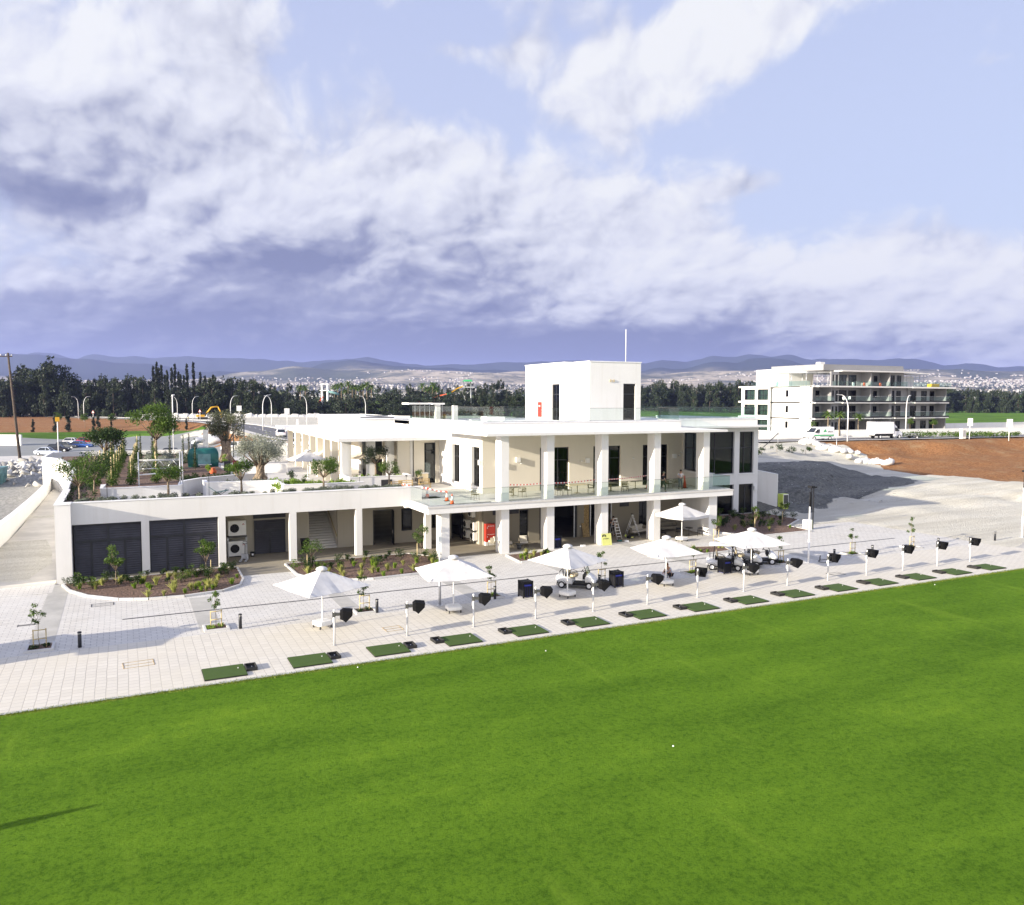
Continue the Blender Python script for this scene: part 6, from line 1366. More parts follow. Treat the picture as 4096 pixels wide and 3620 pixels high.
ac_unit('large white air conditioning unit, upper of the two beside the grey louvred door', (7.75,64.5,1.62), 0, 1.3, 1.2, .5); ac_unit('large white air conditioning unit, lower of the two beside the grey louvred door', (7.75,64.5,.05), 0, 1.3, 1.2, .5)
rk = thing('unit_rack', 'steel rack that carries the two large air conditioning units', 'rack', (7.75,64.5,0))
for x in (-.68,.68):
    for y in (-.3,.3): MB().box(x-.03,x+.03,y-.03,y+.03,0,1.6).build('upright', M['steel'], rk)
MB().box(-.71,.71,-.33,.33,1.54,1.62).build('shelf', M['greyplastic'], rk)
for k, (x, y, z) in enumerate(((26.45,62.0,.25),(26.45,62.0,1.10),(26.45,63.5,.25),(26.45,63.5,1.10),(26.45,62.4,2.15))):
    ac_unit(['lower front','upper front','lower back','upper back','topmost'][k]+' of the five white wall mounted air conditioning units beside the red cabinet', (x,y,z), -pi/2, .85, .72, .32, group='wall mounted air conditioning units')
rc = thing('fire_cabinet', 'tall red fire hose cabinet on a white plinth', 'cabinet', (27.37,60.75,0))
MB().box(-.44,.44,-.18,.22,0,.30).build('plinth', W, rc); MB().box(-.43,.43,-.17,.2,.30,1.80).build('body', M['red'], rc)
for z0, z1 in ((.32,1.02),(1.05,1.78)):
    d_ = MB().box(-.41,.41,-.19,-.172,z0,z1).build('door', M['red'], rc); MB().box(-.33,-.27,-.215,-.192,(z0+z1)/2+.02,(z0+z1)/2+.12).build('latch', M['steel'], d_)
def text(s, size, loc, rot, m, par, name='lettering', ext=.002):
    cu = bpy.data.curves.new(name, 'FONT'); cu.body = s; cu.size = size; cu.align_x = 'CENTER'; cu.align_y = 'CENTER'; cu.extrude = ext
    o = bpy.data.objects.new(name, cu); COL.objects.link(o); dg = bpy.context.evaluated_depsgraph_get(); me = bpy.data.meshes.new_from_object(o.evaluated_get(dg)); bpy.data.objects.remove(o)
    me.materials.clear(); me.materials.append(m); o = bpy.data.objects.new(name, me); COL.objects.link(o); o.location = loc; o.rotation_euler = rot
    if par: o.parent = par
    return o
text('FIRE HOSE REEL', .085, (0.02,-.198,1.62), (pi/2,0,0), M['whitem'], rc); text('FIRE EXTINGUISHER', .075, (0.02,-.198,.92), (pi/2,0,0), M['whitem'], rc)
sg = [o for o in club.children if o.name.startswith('sign_plate')][0]
text('FIRE', .26, (40.40,76.7,11.45), (pi/2,0,-pi/2), M['whitem'], sg)
# pallet jack, wheelie bin, paint bucket
pj = thing('pallet_jack', 'grey hand pallet truck parked before the air conditioning units', 'pallet truck', (8.0,62.6,0), -.25)
for x in (-.2,.2): MB().box(x-.08,x+.08,-.75,.35,.07,.13).build('fork', M['steel'], pj)
MB().box(-.25,.25,.35,.55,.08,.45).build('body', M['steel'], pj); MB().tube([(0,.55,.3),(0,.68,1.15)],.025,6).tube([(-.16,.70,1.2),(.16,.70,1.2),(.14,.72,1.35),(-.14,.72,1.35),(-.16,.70,1.2)],.018,6).build('handle', M['black'], pj)
wb = thing('wheelie_bin', 'black wheeled bin beside the arcade stair', 'bin', (12.85,64.2,0)); MB().loft([[(-.24,-.24,.05),(.24,-.24,.05),(.24,.24,.05),(-.24,.24,.05)],[(-.3,-.32,1.0),(.3,-.32,1.0),(.3,.32,1.0),(-.3,.32,1.0)]], smooth=False).build('body', M['black'], wb, fixn=True); MB().box(-.32,.32,-.36,.36,1.0,1.07).build('lid', M['black'], wb); MB().tube([(-.3,.28,.1),(.3,.28,.1)],.1,12).build('wheels', M['rubber'], wb)
pb = thing('paint_bucket', 'black paint bucket with a white label by the louvred door', 'bucket', (8.8,64.1,0)); MB().lathe([(.13,0),(.16,.36),(.165,.37)],16).build('body', M['black'], pb); MB().box(-.07,.07,-.165,-.155,.12,.26).build('label_patch', M['whitem'], pb)
# ladders
def ladder(label, loc, rz, H=2.0, spread=.55, w0=.55, w1=.38):
    t = thing('stepladder', label, 'ladder', loc, rz)
    for s in (-1,1):
        MB().tube([(s*w0/2,-spread,0),(s*w1/2,0,H)],.022,6).build('rail', M['alu'], t); MB().tube([(s*w0/2,spread,0),(s*w1/2,0,H)],.018,6).build('rail', M['alu'], t)
    for k in range(1,7):
        f = k/7; w = w0+(w1-w0)*f; MB().box(-w/2,w/2,-spread*(1-f)-.05,-spread*(1-f)+.03,H*f-.015,H*f+.015).build('rung', M['alu'], t)
    for k in (2,4,6): f = k/7; w = w0+(w1-w0)*f; MB().tube([(-w/2,spread*(1-f),H*f),(w/2,spread*(1-f),H*f)],.013,5).build('rung', M['alu'], t)
    MB().box(-w1/2-.02,w1/2+.02,-.07,.07,H,H+.04).build('top_step', M['alu'], t); return t
M['alu'] = mat('aluminium', (.78,.78,.79), .35, .4, var=.04)
ladder('aluminium stepladder seen from the front, in front of the dark haired man', (38.6,59.0,0), .15, 1.75, .6); ladder('aluminium folding ladder seen from the side, with a cordless drill on top', (40.55,59.2,0), 1.2, 1.9, .65)
tg = thing('drill', 'cordless drill lying on top of the side view ladder', 'drill', (40.45,59.1,1.95)); MB().tube([(-.1,0,.12),(.12,0,.06)],.03,8).build('body', M['black'], tg); MB().tube([(-.05,0,.1),(-.1,0,0)],.022,6).build('grip', M['black'], tg)
tb = thing('tool_box', 'dark open tool box at the foot of the side view ladder', 'tool box', (39.9,58.5,0), .2); MB().box(-.3,.3,-.18,.18,0,.24).build('body', M['black'], tb); MB().box(-.15,.15,-.19,-.182,.08,.15).build('label_patch', M['yellow'], tb); MB().tube([(-.2,0,.24),(-.2,0,.33),(.2,0,.33),(.2,0,.24)],.015,6).build('handle', M['black'], tb)
jr = tag(MB().lathe([(.07,0),(.08,.1),(.05,.22)],10,(39.55,58.75,.1)).build('work_light', M['lime']), 'small lime green lamp on the floor by the tool box', 'lamp')
for k, (x, y, m_) in enumerate(((38.15,57.6,'teal'),(38.6,57.25,'whitep'),(41.45,57.3,'beige'),(34.1,56.9,'whitep'))):
    o = thing('tool_tray', ['teal sack on the floor beside the yellow sign board','white power tool on the floor in front of the stepladder','flat case of tools beside the fourth balcony column','small pile of white scraps under the balcony edge'][k], 'tool', (x,y,0)); MB().box(-.18,.18,-.12,.12,0,.12).build('body', M[m_], o); MB().tube([(-.12,0,.12),(-.12,0,.2),(.12,0,.2),(.12,0,.12)],.012,5).build('handle', M['black'], o)
sb = thing('sign_board', 'lime yellow cardboard sign leaning on the third balcony column', 'sign', (36.15,56.45,0)); sb.rotation_euler = (radians(-9),0,0)
MB().add([(-.40,0,0),(.50,0,0),(.46,0,.98),(-.48,0,.98),(-.40,.03,0),(.50,.03,0),(.46,.03,.98),(-.48,.03,.98)], [(0,1,2,3),(7,6,5,4),(0,3,7,4),(1,5,6,2),(3,2,6,7)]).build('board', M['yellow'], sb)
e = MB(); e.add([(-.22+.20*cos(a),-.006,.80+.12*sin(a)) for a in np.linspace(0,pi,12)]+[(-.42,-.006,.72),(-.02,-.006,.72)], [tuple(range(14))]); e.build('emblem', M['dark'], sb); text('gp', .17, (-.20,-.012,.80), (pi/2,0,0), M['yellow'], sb); text('proGlass', .15, (-.05,-.010,.56), (pi/2,0,0), M['dark'], sb)
o1 = thing('strand_board', 'tall strand board panel standing in the ground floor opening', 'board', (36.90,61.05,0)); MB().box(-.26,.26,-.02,.02,.9,3.3).build('panel', M['osb'], o1)
o2 = thing('strand_board', 'shorter strand board sheets leaning against the door jamb', 'board', (36.75,60.7,0), .2); o2.rotation_euler = (radians(-14),0,.15); MB().box(-.38,.32,-.02,.02,0,1.25).box(-.30,.42,.025,.06,0,1.2).build('panel', M['osb'], o2)
gs = thing('board_stack', 'lime and brown boards leaning in the opening right of the third column', 'board', (38.9,61.1,0)); MB().box(-.16,.16,0,.04,.9,2.3).build('lime_board', M['lime'], gs); MB().box(-.2,.2,.06,.1,0,1.1).build('brown_board', M['osb'], gs)
# lime wrapped unit and retaining wall on the right
gwall([(61.42,68.6),(62.5,68.3),(64.1,66.0)], -.2, [4.55,4.5,4.05], .35, 'tall white return wall at the right corner of the building')
lw = thing('wrapped_unit', 'tall box in printed lime foil with a grey grille at the right wall', 'air conditioner', (64.65,65.7,0)); MB().box(-.42,.42,-.35,.35,.0,1.95).build('casing', M['lime'], lw); MB().box(-.27,.36,-.38,-.352,.95,1.85).build('grille', M['greyplastic'], lw); MB().box(-.32,.41,-.37,-.352,.88,1.93).build('grille_surround', M['whitep'], lw)
tr_ = MB().add([(-.28,-.36,.72),(.22,-.36,.72),(-.03,-.36,.40)], [(0,1,2),(2,1,0)]).build('warning_mark', M['dark'], lw); MB().add([(-.10,-.366,.66),(.06,-.366,.66),(-.02,-.366,.55)], [(0,1,2),(2,1,0)]).build('mark_eye', M['lime'], tr_)
text('JABLITE', .14, (-.03,-.358,.80), (pi/2,0,0), M['dark'], lw)

# ------------------------------------------------------------------ back of the garden
# climbing plants on posts
pv = thing('vine_post', '', 'climbing plant', (0,0,0), 0, 'rows of climbing plants on peeled posts'); MB().tube([(0,0,-.1),(0,0,2.6)],.055,8).build('post', M['stake'], pv)
foliage('foliage', 900, [(0,0,.6,.42,.5,.55),(.1,.1,1.2,.32,.35,.5),(0,0,1.9,.22,.22,.5),(0,-.1,.3,.5,.6,.3)], .15, M['leaf'], pv, 81)
pc = thing('columnar_cypress', '', 'cypress', (0,0,0), 0, 'slim young cypresses in the roof garden'); MB().tube([(0,0,0),(0,0,2.4)],.04,6).build('trunk', M['bark'], pc); foliage('foliage', 700, [(0,0,.5+.5*k,.26-.03*k,.26-.03*k,.42) for k in range(6)], .12, M['leafdk'], pc, 82)
rows = [(-2.1,76,112,6,'left'),(-.9,75.5,112,7,'second'),(.6,76,112,7,'third'),(2.6,77,112,6,'right')]; first = True
for x, y0, y1, n, nm in rows:
    for k in range(n):
        y = y0+(y1-y0)*k/(n-1); lb = f'climbing plant on a post, {ORD[k]} from the front in the {nm} garden row'
        if first: pv.location = (x,y,GZ-.05); pv['label'] = lb; first = False
        else: dup(pv, (x+.03*(y-y0),y,GZ-.05), rg.uniform(0,6), lb, scale=(1,1,rg.uniform(.85,1.1)))
first = True
for k, (x, y) in enumerate(((1.9,104),(3.3,108),(5.4,110),(6.3,100),(7.2,104),(6.8,90))):
    lb = f'slim young cypress, {ORD[k]} from the left behind the steel truss frame'
    if first: pc.location = (x,y,GZ-.05); pc['label'] = lb; first = False
    else: dup(pc, (x,y,GZ-.05), 0, lb)
foliage_tree = small_tree('broad bushy tree at the top left of the climbing rows', (-1.6,92,GZ), 4.6, 2.3, 2.0, 83, lm='leafdk', nleaf=3800, nclump=14, size=.22, r0=.12, name='broadleaf_tree')
small_tree('tall bright green tree in the middle of the roof garden', (3.6,104,GZ), 6.6, 3.0, 2.5, 84, lm='leaf', nleaf=5200, nclump=18, size=.26, r0=.16, name='broadleaf_tree')
small_tree('dark bushy citrus behind the crooked tree at the left corner', (-2.0,69.0,GZ), 3.3, 1.7, 1.1, 85, lm='leafdk', nleaf=2600, nclump=14, size=.16, r0=.08)
for k, (x, y, r, h) in enumerate(((1.9,86,1.3,1.5),(3.6,87,1.5,1.8),(5.0,88.5,1.3,1.7),(2.8,92,1.5,2.0),(4.6,93,1.4,2.0))):
    t = thing('silver_bush', f'wide silvery bush, {ORD[k]} counted left to right behind the steel truss frame', 'shrub', (x,y,GZ), 0, 'silvery bushes in the roof garden'); foliage('foliage', 1700, clumps(np.random.default_rng(300+k), (0,0,h*.5), (r*.7,r*.7,h*.35), 9, r*.4), .15, M['olivesilver'], t, 300+k); MB().tube([(0,0,0),(0,0,h*.5)],.05,6).build('stem', M['bark'], t)
for k, (x, y, z, h, m_) in enumerate(((13.2,71.8,4.9,1.3,'leafdk'),(14.6,72.2,4.5,1.1,'leaf'),(23.9,68.9,5.0,.9,'leaf'),(10.4,97,4.8,1.2,'leaflime'),(7.6,83.5,4.9,1.0,'leaflime'),(9.3,83.2,4.9,1.1,'leafdk'))):
    t = thing('shrub', ['tall dark shrub behind the lime green planting','thin shoot shrub on the edge of the upper terrace','small bush at the right end of the white planter','lime shrub near the low garden wall','lime shrub right below the orange jar','dark shrub left of the orange jar'][k], 'shrub', (x,y,z)); foliage('foliage', 420, clumps(np.random.default_rng(320+k), (0,0,h*.5), (.3,.3,h*.35), 5, .28), .12, M[m_], t, 320+k); MB().tube([(0,0,0),(0,0,h*.6)],.02,6).build('stem', M['bark'], t)
# steel truss frame
tf = thing('truss_frame', 'galvanised steel truss gantry standing on the roof garden', 'frame', (0,0,0)); ty = 69.6
for x in (1.1,4.12,4.3): MB().tube([(x,ty,4.1),(x,ty,7.95)],.05,8).build('post', M['steel'], tf)
def truss(y, z0, z1, x0, x1, n, name):
    b = MB(); b.tube([(x0,y,z0),(x1,y,z0)],.025,6).tube([(x0,y,z1),(x1,y,z1)],.025,6)
    for k in range(n):
        a = x0+(x1-x0)*k/n; c = x0+(x1-x0)*(k+1)/n; b.tube([(a,y,z0 if k % 2 == 0 else z1),(c,y,z1 if k % 2 == 0 else z0)],.018,5)
    b.build(name, M['steel'], tf)
truss(ty, 6.62, 7.25, 1.15, 4.1, 6, 'upper_truss'); truss(ty-.1, 4.55, 5.0, 1.2, 4.1, 6, 'lower_truss'); MB().tube([(1.15,ty+.4,7.30),(4.1,ty+.4,7.30)],.02,6).tube([(1.15,ty+.1,6.15),(4.1,ty+.1,6.30)],.05,6).build('cross_bar', M['whitem'], tf)
for k, (x, y, h) in enumerate(((6.15,68.3,2.1),(-1.15,69.0,1.5),(18.6,69.0,1.7),(22.9,69.1,1.2))):
    t = thing('garden_lamp', ['slim black path lamp on the sunken path right of the curved wall','slim black path lamp at the left end of the garden wall','slim black path lamp before the white planter','slim black path lamp at the right of the white planter'][k], 'lamp', (x,y,4.1)); MB().tube([(0,0,0),(0,0,h)],.018,6).build('pole', M['black'], t); MB().tube([(-.06,0,h),(.10,0,h-.04)],.06,8).build('head', M['black'], t)
# round teal catering trailer with ducts
tl = thing('catering_trailer', 'round topped teal catering trailer with silver ducts on its roof', 'trailer', (8.0,94.5,4.15), -.1)
secs = [[(x, y, z) for x, y in ((-1.55*q,-1.1),(1.55*q,-1.1),(1.55*q,1.3),(-1.55*q,1.3))] for q, z in ((.98,.45),(1.02,1.2),(1.02,2.0),(.92,2.45),(.70,2.66))]
MB().loft(secs).build('body', M['teal'], tl, fixn=True); MB().box(-.55,.75,-1.16,-1.11,.95,2.05).build('serving_hatch', M['tealp'] if 'tealp' in M else M['teal'], tl); MB().box(-.5,.85,-1.55,-1.12,.86,.93).build('counter', M['whitem'], tl); MB().box(-.35,.55,-1.20,-1.165,.30,.80).build('notice', M['whitem'], tl); MB().box(-.15,.45,-1.21,-1.202,.42,.60).build('notice_band', M['red'], tl)
d = MB().tube([(-.9,.2,2.6),(-.9,.2,3.2),(-.6,.2,3.5),(.1,.2,3.5)],.34,12).build('duct', M['steel'], tl); MB().box(.0,.55,-.1,.5,2.7,4.6).build('chimney', M['steel'], tl); MB().box(-1.9,-1.6,-.6,.6,2.5,3.3).build('duct_elbow', M['steel'], tl)
for s in (-1,1): wheel(tl, s*.5, -1.0, .33, .2)
w_ = MB(); 
for k in range(3): w_.box(-.6+k*.45,-.3+k*.45,-1.03,-1.01,2.28,2.34)
w_.build('marker_lamps', M['whitem'], tl); text('FOOD', .16, (.05,-1.204,.70), (pi/2,0,0), M['red'], tl)
oj = thing('clay_jar', 'orange clay jar in front of the teal trailer', 'jar', (8.0,84.5,4.6)); MB().lathe([(.12,0),(.34,.28),(.36,.5),(.18,.72),(.24,.78)],16).build('body', M['terracotta'], oj)
kb = thing('cabinet', 'small black cabinet right of the teal trailer', 'cabinet', (10.0,90.3,4.05)); MB().box(-.3,.3,-.3,.3,0,1.5).build('body', M['black'], kb); MB().box(-.25,.25,-.32,-.305,.1,1.4).build('door', M['dark'], kb)
rp = thing('red_panel', 'dark red notice post behind the silvery olive', 'sign', (10.6,88.3,4.05)); MB().box(-.25,.25,-.05,.05,.3,1.7).build('panel', mat('maroon', (.12,.01,.02), .5), rp); MB().box(-.2,.2,-.056,-.051,.9,1.2).build('inset', M['red'], rp)
sk = thing('dumpster', 'teal metal skip at the left edge of the view', 'skip', (-15.6,124,.9), -.12); MB().loft([[(-1.2,-3.0,0),(.95,-3.0,0),(.95,3.0,0),(-1.2,3.0,0)],[(-1.5,-3.4,2.2),(1.25,-3.4,2.2),(1.25,3.4,2.2),(-1.5,3.4,2.2)]], cap=True, smooth=False).build('tub', M['tealp'], sk, fixn=True)
b = MB()
for k in range(9): b.box(.98,1.22,-3+k*.72,-2.9+k*.72,.1,2.1)
b.box(-1.55,1.32,-3.45,3.45,2.15,2.28); b.build('ribs', M['tealp'], sk); foliage('rubbish_bags', 60, [(0,-1,2.5,1,2,.4)], .9, M['whitem'], sk, 5)
up = thing('utility_pole', 'tall leaning dark wooden utility pole beside the rubble', 'utility pole', (-13.9,142.5,1.3)); MB().tube([(0,0,-.5),(-1.15,-.4,17.8)], [.23,.14], 10).build('pole', M['barkd'], up); MB().box(-2.2,-.6,-.5,-.35,17.2,17.35).build('cross_arm', M['barkd'], up)
for k in range(3): MB().lathe([(.06,0),(.10,.1),(.04,.25)],8,(-2.1+k*.7,-.42,17.35)).build('insulator', M['whitep'], up)
# rubble heap: uncountable broken slabs
n = 900; rr = np.random.default_rng(9); rx = rr.normal(-11.5,2.8,n); ry = rr.normal(138,5.5,n); k_ = (rx < -8.4); rx = rx[k_]; ry = ry[k_]; n = len(rx); rz_ = ground_h(rx, ry)+np.exp(-((rx+12)/5.5)**2-((ry-137)/10)**2)*1.1; s_ = rr.gamma(1.6,.16,n)+.05
V = np.zeros((n,8,3)); A3 = rr.normal(size=(n,3,3)); A3[:,0] /= np.linalg.norm(A3[:,0],axis=1)[:,None]; A3[:,1] -= A3[:,0]*(A3[:,0]*A3[:,1]).sum(1)[:,None]; A3[:,1] /= np.linalg.norm(A3[:,1],axis=1)[:,None]; A3[:,2] = np.cross(A3[:,0],A3[:,1])
for q, c in enumerate(c8): V[:,q] = np.stack([rx,ry,rz_+.1],1)+A3[:,0]*(c[0]*s_)[:,None]+A3[:,1]*(c[1]*s_*.7)[:,None]+A3[:,2]*((c[2]*2-1)*s_*.2)[:,None]
f6 = np.array([(0,3,2,1),(4,5,6,7),(0,1,5,4),(1,2,6,5),(2,3,7,6),(3,0,4,7)]); rm, nt, b_ = newmat('broken_concrete'); gi = nt.new('ShaderNodeNewGeometry').outputs['Random Per Island']; nt.val(nt.mix(gi, (.22,.21,.19,1), (.70,.69,.66,1)), b_.inputs['Base Color']); b_.inputs['Roughness'].default_value = .9
rs_ = thing('shadow_board', 'unseen board added beyond the left edge to cast the long lawn shadow', 'sign', (-14.5,24.4,0)); MB().box(-.9,.9,-.06,.06,1.9,3.2).build('board', M['whitem'], rs_); MB().tube([(0,0,0),(0,0,1.9)],.06,8).build('post', M['steel'], rs_)  # board out of view, added only to throw the lawn shadow
tag(np_mesh('rubble', V.reshape(-1,3), (f6[None]+np.arange(n)[:,None,None]*8).reshape(-1,4), rm), 'heap of broken concrete and plaster beside the utility pole', 'rubble', kind='stuff')
# scattered pale scraps on the shaded spoil at the right
n = 220; rx = rr.uniform(66,84,n); ry = rr.uniform(64,78,n); rz_ = ground_h(rx, ry); s_ = rr.gamma(1.5,.045,n)+.02; a_ = rr.uniform(0,pi,n); V = np.zeros((n,4,3))
for q, (u, v) in enumerate(((-1,-1),(1,-1),(1,1),(-1,1))): V[:,q] = np.stack([rx+u*s_*np.cos(a_)-v*s_*.3*np.sin(a_), ry+u*s_*np.sin(a_)+v*s_*.3*np.cos(a_), rz_+.14+.03*v], 1)
tag(np_mesh('debris', V.reshape(-1,3), np.arange(4*n).reshape(-1,4), rm), 'pale scraps scattered over the shaded spoil slope', 'debris', kind='stuff')
# ------------------------------------------------------------------ apartment block to the right
apt = thing('apartment_building', 'white four storey apartment block with glass balconies and a penthouse terrace', 'building', (123.2,118.2,5.5))
AG = mat('shaded_white_render', (.27,.27,.275), .85, var=.05, vscale=.3)  # white render greyed to put the facade's shade into its colour
SH_ = 3.2; LX = 40.0; LY = 18.5
b = MB()
hol = []
# left gable wall (faces -x), windows by storey
gh_ = [(.9+0,2.6)]
bw = MB(); wallx(bw, 0, LY, -1, 9.55, 0, .3, [h for k in range(3) for h in ((6.2,7.0,k*SH_+1.0,k*SH_+2.4),)])
rotbuild(bw, 'gable_wall', W, apt, 0)
for k in range(3): frame_window(6.2,7.0,k*SH_+1.0,k*SH_+2.4,0,gm='paned',axis=.12,par=apt,t=.08)
# rear left loggia wing, one bay set forward
bw = MB(); wallx(bw, 10.6, LY+.6, -1, 9.4, 0, .3, [h for k in range(3) for h in ((11.0,14.2,k*SH_+.35,k*SH_+2.65),(14.9,18.2,k*SH_+.35,k*SH_+2.65))])
rotbuild(bw, 'wing_wall', W, apt, -.9)
for k in range(3):
    for y0, y1 in ((11.0,14.2),(14.9,18.2)): frame_window(y0,y1,k*SH_+.35,k*SH_+2.65,0,mull=((y0+y1)/2,),trans=(k*SH_+1.45,),gm='pane',axis=-.75,par=apt,t=.09)
    MB().box(-1.5,-.9,10.4,LY+.9,k*SH_-.15,k*SH_+.15).build('sill_band', W, apt)
MB().box(-1.4,3,10.3,LY+1,9.42,9.72).build('wing_roof', W, apt)
for k in range(5): MB().box(-.08,0,.5+k*.55,.75+k*.55,-.8,9.5).build('wall_fin', W, apt)
# long front facade: recess depth 2.2, piers, slabs, doors
bays = [(0,5.4,'b'),(5.4,7.6,'w'),(7.6,16.6,'b'),(16.6,22.2,'b'),(22.6,27.2,'d'),(28.6,35.4,'d'),(35.4,40.0,'b')]
for k in range(4):
    z = k*SH_
    x1 = 28 if k == 3 else LX
    if k: MB().box(.0,x1+(2.0 if k == 3 else .4),-.35,.1,z-.28,z).box(0,x1+.3,.1,LY,z-.28,z-.02).build('floor_slab', W, apt)
    for (a, c, t_) in bays:
        if a >= x1: continue
        if k == 3 and a < 5: continue
        dep = {'b':2.3,'w':.2,'d':.7}[t_]; w = c-a; ho_ = []
        if w > 8: ho_ = [(a+2.2,a+4.6,z+.05,z+2.4),(a+5.0,a+7.4,z+.05,z+2.4)]
        elif w > 6: ho_ = [(a+.8,a+2.8,z+.05,z+2.4),(a+4.2,a+6.1,z+.05,z+2.4)]
        elif w > 5: ho_ = [(a+.3,a+1.4,z+.05,z+2.4),(a+3.4,a+4.6,z+.9,z+2.3)]
        elif w > 4: ho_ = [(a+.4,a+1.9,z+.05,z+2.4),(a+2.4,a+3.9,z+.05,z+2.4)]
        else: ho_ = [(a+.4,a+.9,z+.9,z+2.3),(a+1.3,a+2.0,z+.05,z+2.3)]
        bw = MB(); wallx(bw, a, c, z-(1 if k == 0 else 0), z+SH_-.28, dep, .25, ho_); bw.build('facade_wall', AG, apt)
        for h in ho_: frame_window(h[0],h[1],h[2],h[3],dep+.08,mull=((h[0]+h[1])/2,) if h[1]-h[0] > 1.2 else (),gm='paned',par=apt,t=.08)
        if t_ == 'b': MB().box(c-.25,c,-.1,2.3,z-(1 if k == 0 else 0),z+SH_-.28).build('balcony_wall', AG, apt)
        if k in (1,2) and t_ != 'w':
            f = -1.1 if t_ == 'd' else -.9
            MB().box(a+.15,c-.15,f,.1 if t_ == 'b' else dep,z-.30,z-.06).build('balcony_slab', W, apt); MB().box(a+.12,c-.12,f-.03,f,z-.10,z+.22).box(a+.12,a+.15,f,0,z-.1,z+.22).build('balcony_fascia', M['dark'], apt)
            MB().box(a+.15,c-.15,f+.02,f+.04,z+.24,z+1.12).build('balcony_glass', M['balustradeg'], apt); MB().tube([(a+.15,f+.03,z+1.14),(c-.15,f+.03,z+1.14)],.02,5).build('balcony_rail', M['steel'], apt)
        if k == 3: MB().box(a,min(c,28),-.3,-.28,z+.05,z+1.05).build('balcony_glass', M['balustradeg'], apt)
MB().box(22.2,22.6,-.2,LY,-1,9.4).box(27.2,28.6,.9,LY,-1,9.4).build('party_wall', AG, apt)
MB().box(1.0,30,-.9,LY,9.35,9.62).box(28,41.8,-1.0,LY,9.30,9.60).build('roof_slab', W, apt)
MB().box(0,LX,LY-.3,LY,-1,9.5).box(LX-.3,LX,.5,LY,-1,9.4).build('back_wall', AG, apt)
for k in range(4): MB().box(.3,LX-.3,4.5,4.7,k*SH_-(1 if k == 0 else 0),k*SH_+SH_-.3).build('inner_wall', M['interior'], apt) if k < 3 else None
MB().box(7.6,29.3,-.6,LY-2,12.55,12.78).build('penthouse_canopy', W, apt); MB().box(4.6,28,1.5,LY-2.5,12.78,14.0).build('penthouse_parapet', AG, apt); MB().box(.8,7.6,7,LY-2,9.6,13.2).build('penthouse_wall', W, apt)
MB().box(28.3,40.4,-.85,-.82,9.62,10.6).box(-1.0,.02,9,9.03,9.7,10.7).build('terrace_glass', M['balustradeg'], apt); MB().box(-.2,-.17,.3,17,9.62,10.6).build('terrace_glass', M['balustradeg'], apt)
f = MB()
for x in (.5,3.5,6.5): 
    for y in (2,6,10): f.tube([(x,y,9.6),(x,y,12.2)],.07,5)
for y in (2,6,10): f.tube([(.3,y,12.2),(7,y,12.2)],.07,5)
for x in (.5,3.5,6.5): f.tube([(x,1.5,12.25),(x,11,12.25)],.06,5)
f.build('pergola', M['steel'], apt); MB().box(.2,7.2,1.6,10.6,12.35,12.45).build('pergola_roof', W, apt)
f = MB()
for x in np.arange(29.5,39.5,1.4): f.tube([(x,4,9.6),(x,4,12.3)],.05,5).tube([(x,8,9.6),(x,8,12.3)],.05,5)
for z in (10.6,11.5,12.3): f.tube([(29,4,z),(39.5,4,z)],.04,5)
f.build('scaffold', M['steel'], apt); MB().box(30,38,2.5,9,12.5,12.68).build('terrace_canopy', W, apt); MB().box(29.5,36,5,12,9.6,12.0).build('stair_house', W, apt)
MB().box(8.5,9.8,6,7.2,14.0,14.7).build('chimney_box', W, apt); MB().box(34.5,37,-.5,.6,9.62,10.3).build('machine', M['yellowm'], apt)
for k, (x, z, m_) in enumerate(((11.3,9.64,'whitem'),(14.5,9.64,'orangered'),(19.2,9.64,'orangered'))): MB().box(x,x+.35,-.1,.2,z,z+.7).build('barrier_block', M[m_], apt)
o = thing('balcony_chairs', 'stack of white garden chairs on the second floor balcony of the apartment block', 'chairs', (133.0,118.3,8.8+3.2)); MB().box(-.9,-.3,-.3,.3,.4,.5).box(-.9,-.82,-.3,.3,.5,1.0).box(.2,.8,-.3,.3,.4,.5).box(.72,.8,-.3,.3,.5,1.0).build('seat', M['whitem'], o); MB().tube([(-.8,0,0),(-.8,0,.4)],.03,5).tube([(.7,0,0),(.7,0,.4)],.03,5).build('leg', M['whitem'], o)
# boundary walls along the right road
ZR = 5.0
b = MB()
def along(line, i0=0): return line
gwall([(99,119.5),(108,117.5),(117,116.0),(128,114.2),(140,112.9),(152,112.0),(190,109.8),(260,105)], 4.4, 6.35, .3, 'long white boundary wall between the road and the apartment block')
gwall([(160,121),(185,122.5),(215,122),(260,118)], 4.4, 7.0, .3, 'farther white garden wall at the edge of the golf course')
# signs and lamps -----------------------------------------------------------------------
def street_lamp(label, loc, rz, h=8.2, arm=1.5):
    t = thing('street_lamp', label, 'street lamp', loc, rz, 'curved white street lamps'); pts = [(0,0,0),(0,0,h*.66)]+[(arm*(1-cos(a)),0,h*.66+(h*.34)*sin(a)) for a in np.linspace(.15,pi/2,8)]
    MB().tube(pts, [.11,.09]+[.075-.003*i for i in range(8)], 8).build('pole', M['whitem'], t); MB().obox((arm+.35,0,h+.02),(.38,0,.05),(0,.13,0),(0,0,.05)).build('lamp_head', M['steel'], t); return t
L_ = [(626-2048*0,0)]
lamps = [(315,300,.0,'first'),(337,268,1,''),(711,280,0,''),(771,262,1,''),(923,222,1,''),(1052,185,1,''),(1087,225,0,''),(1228,220,0,''),(1463,230,0,'')]
def zr(a, d, x, y): return 5.2 if y > 255 else 5.0
first = None
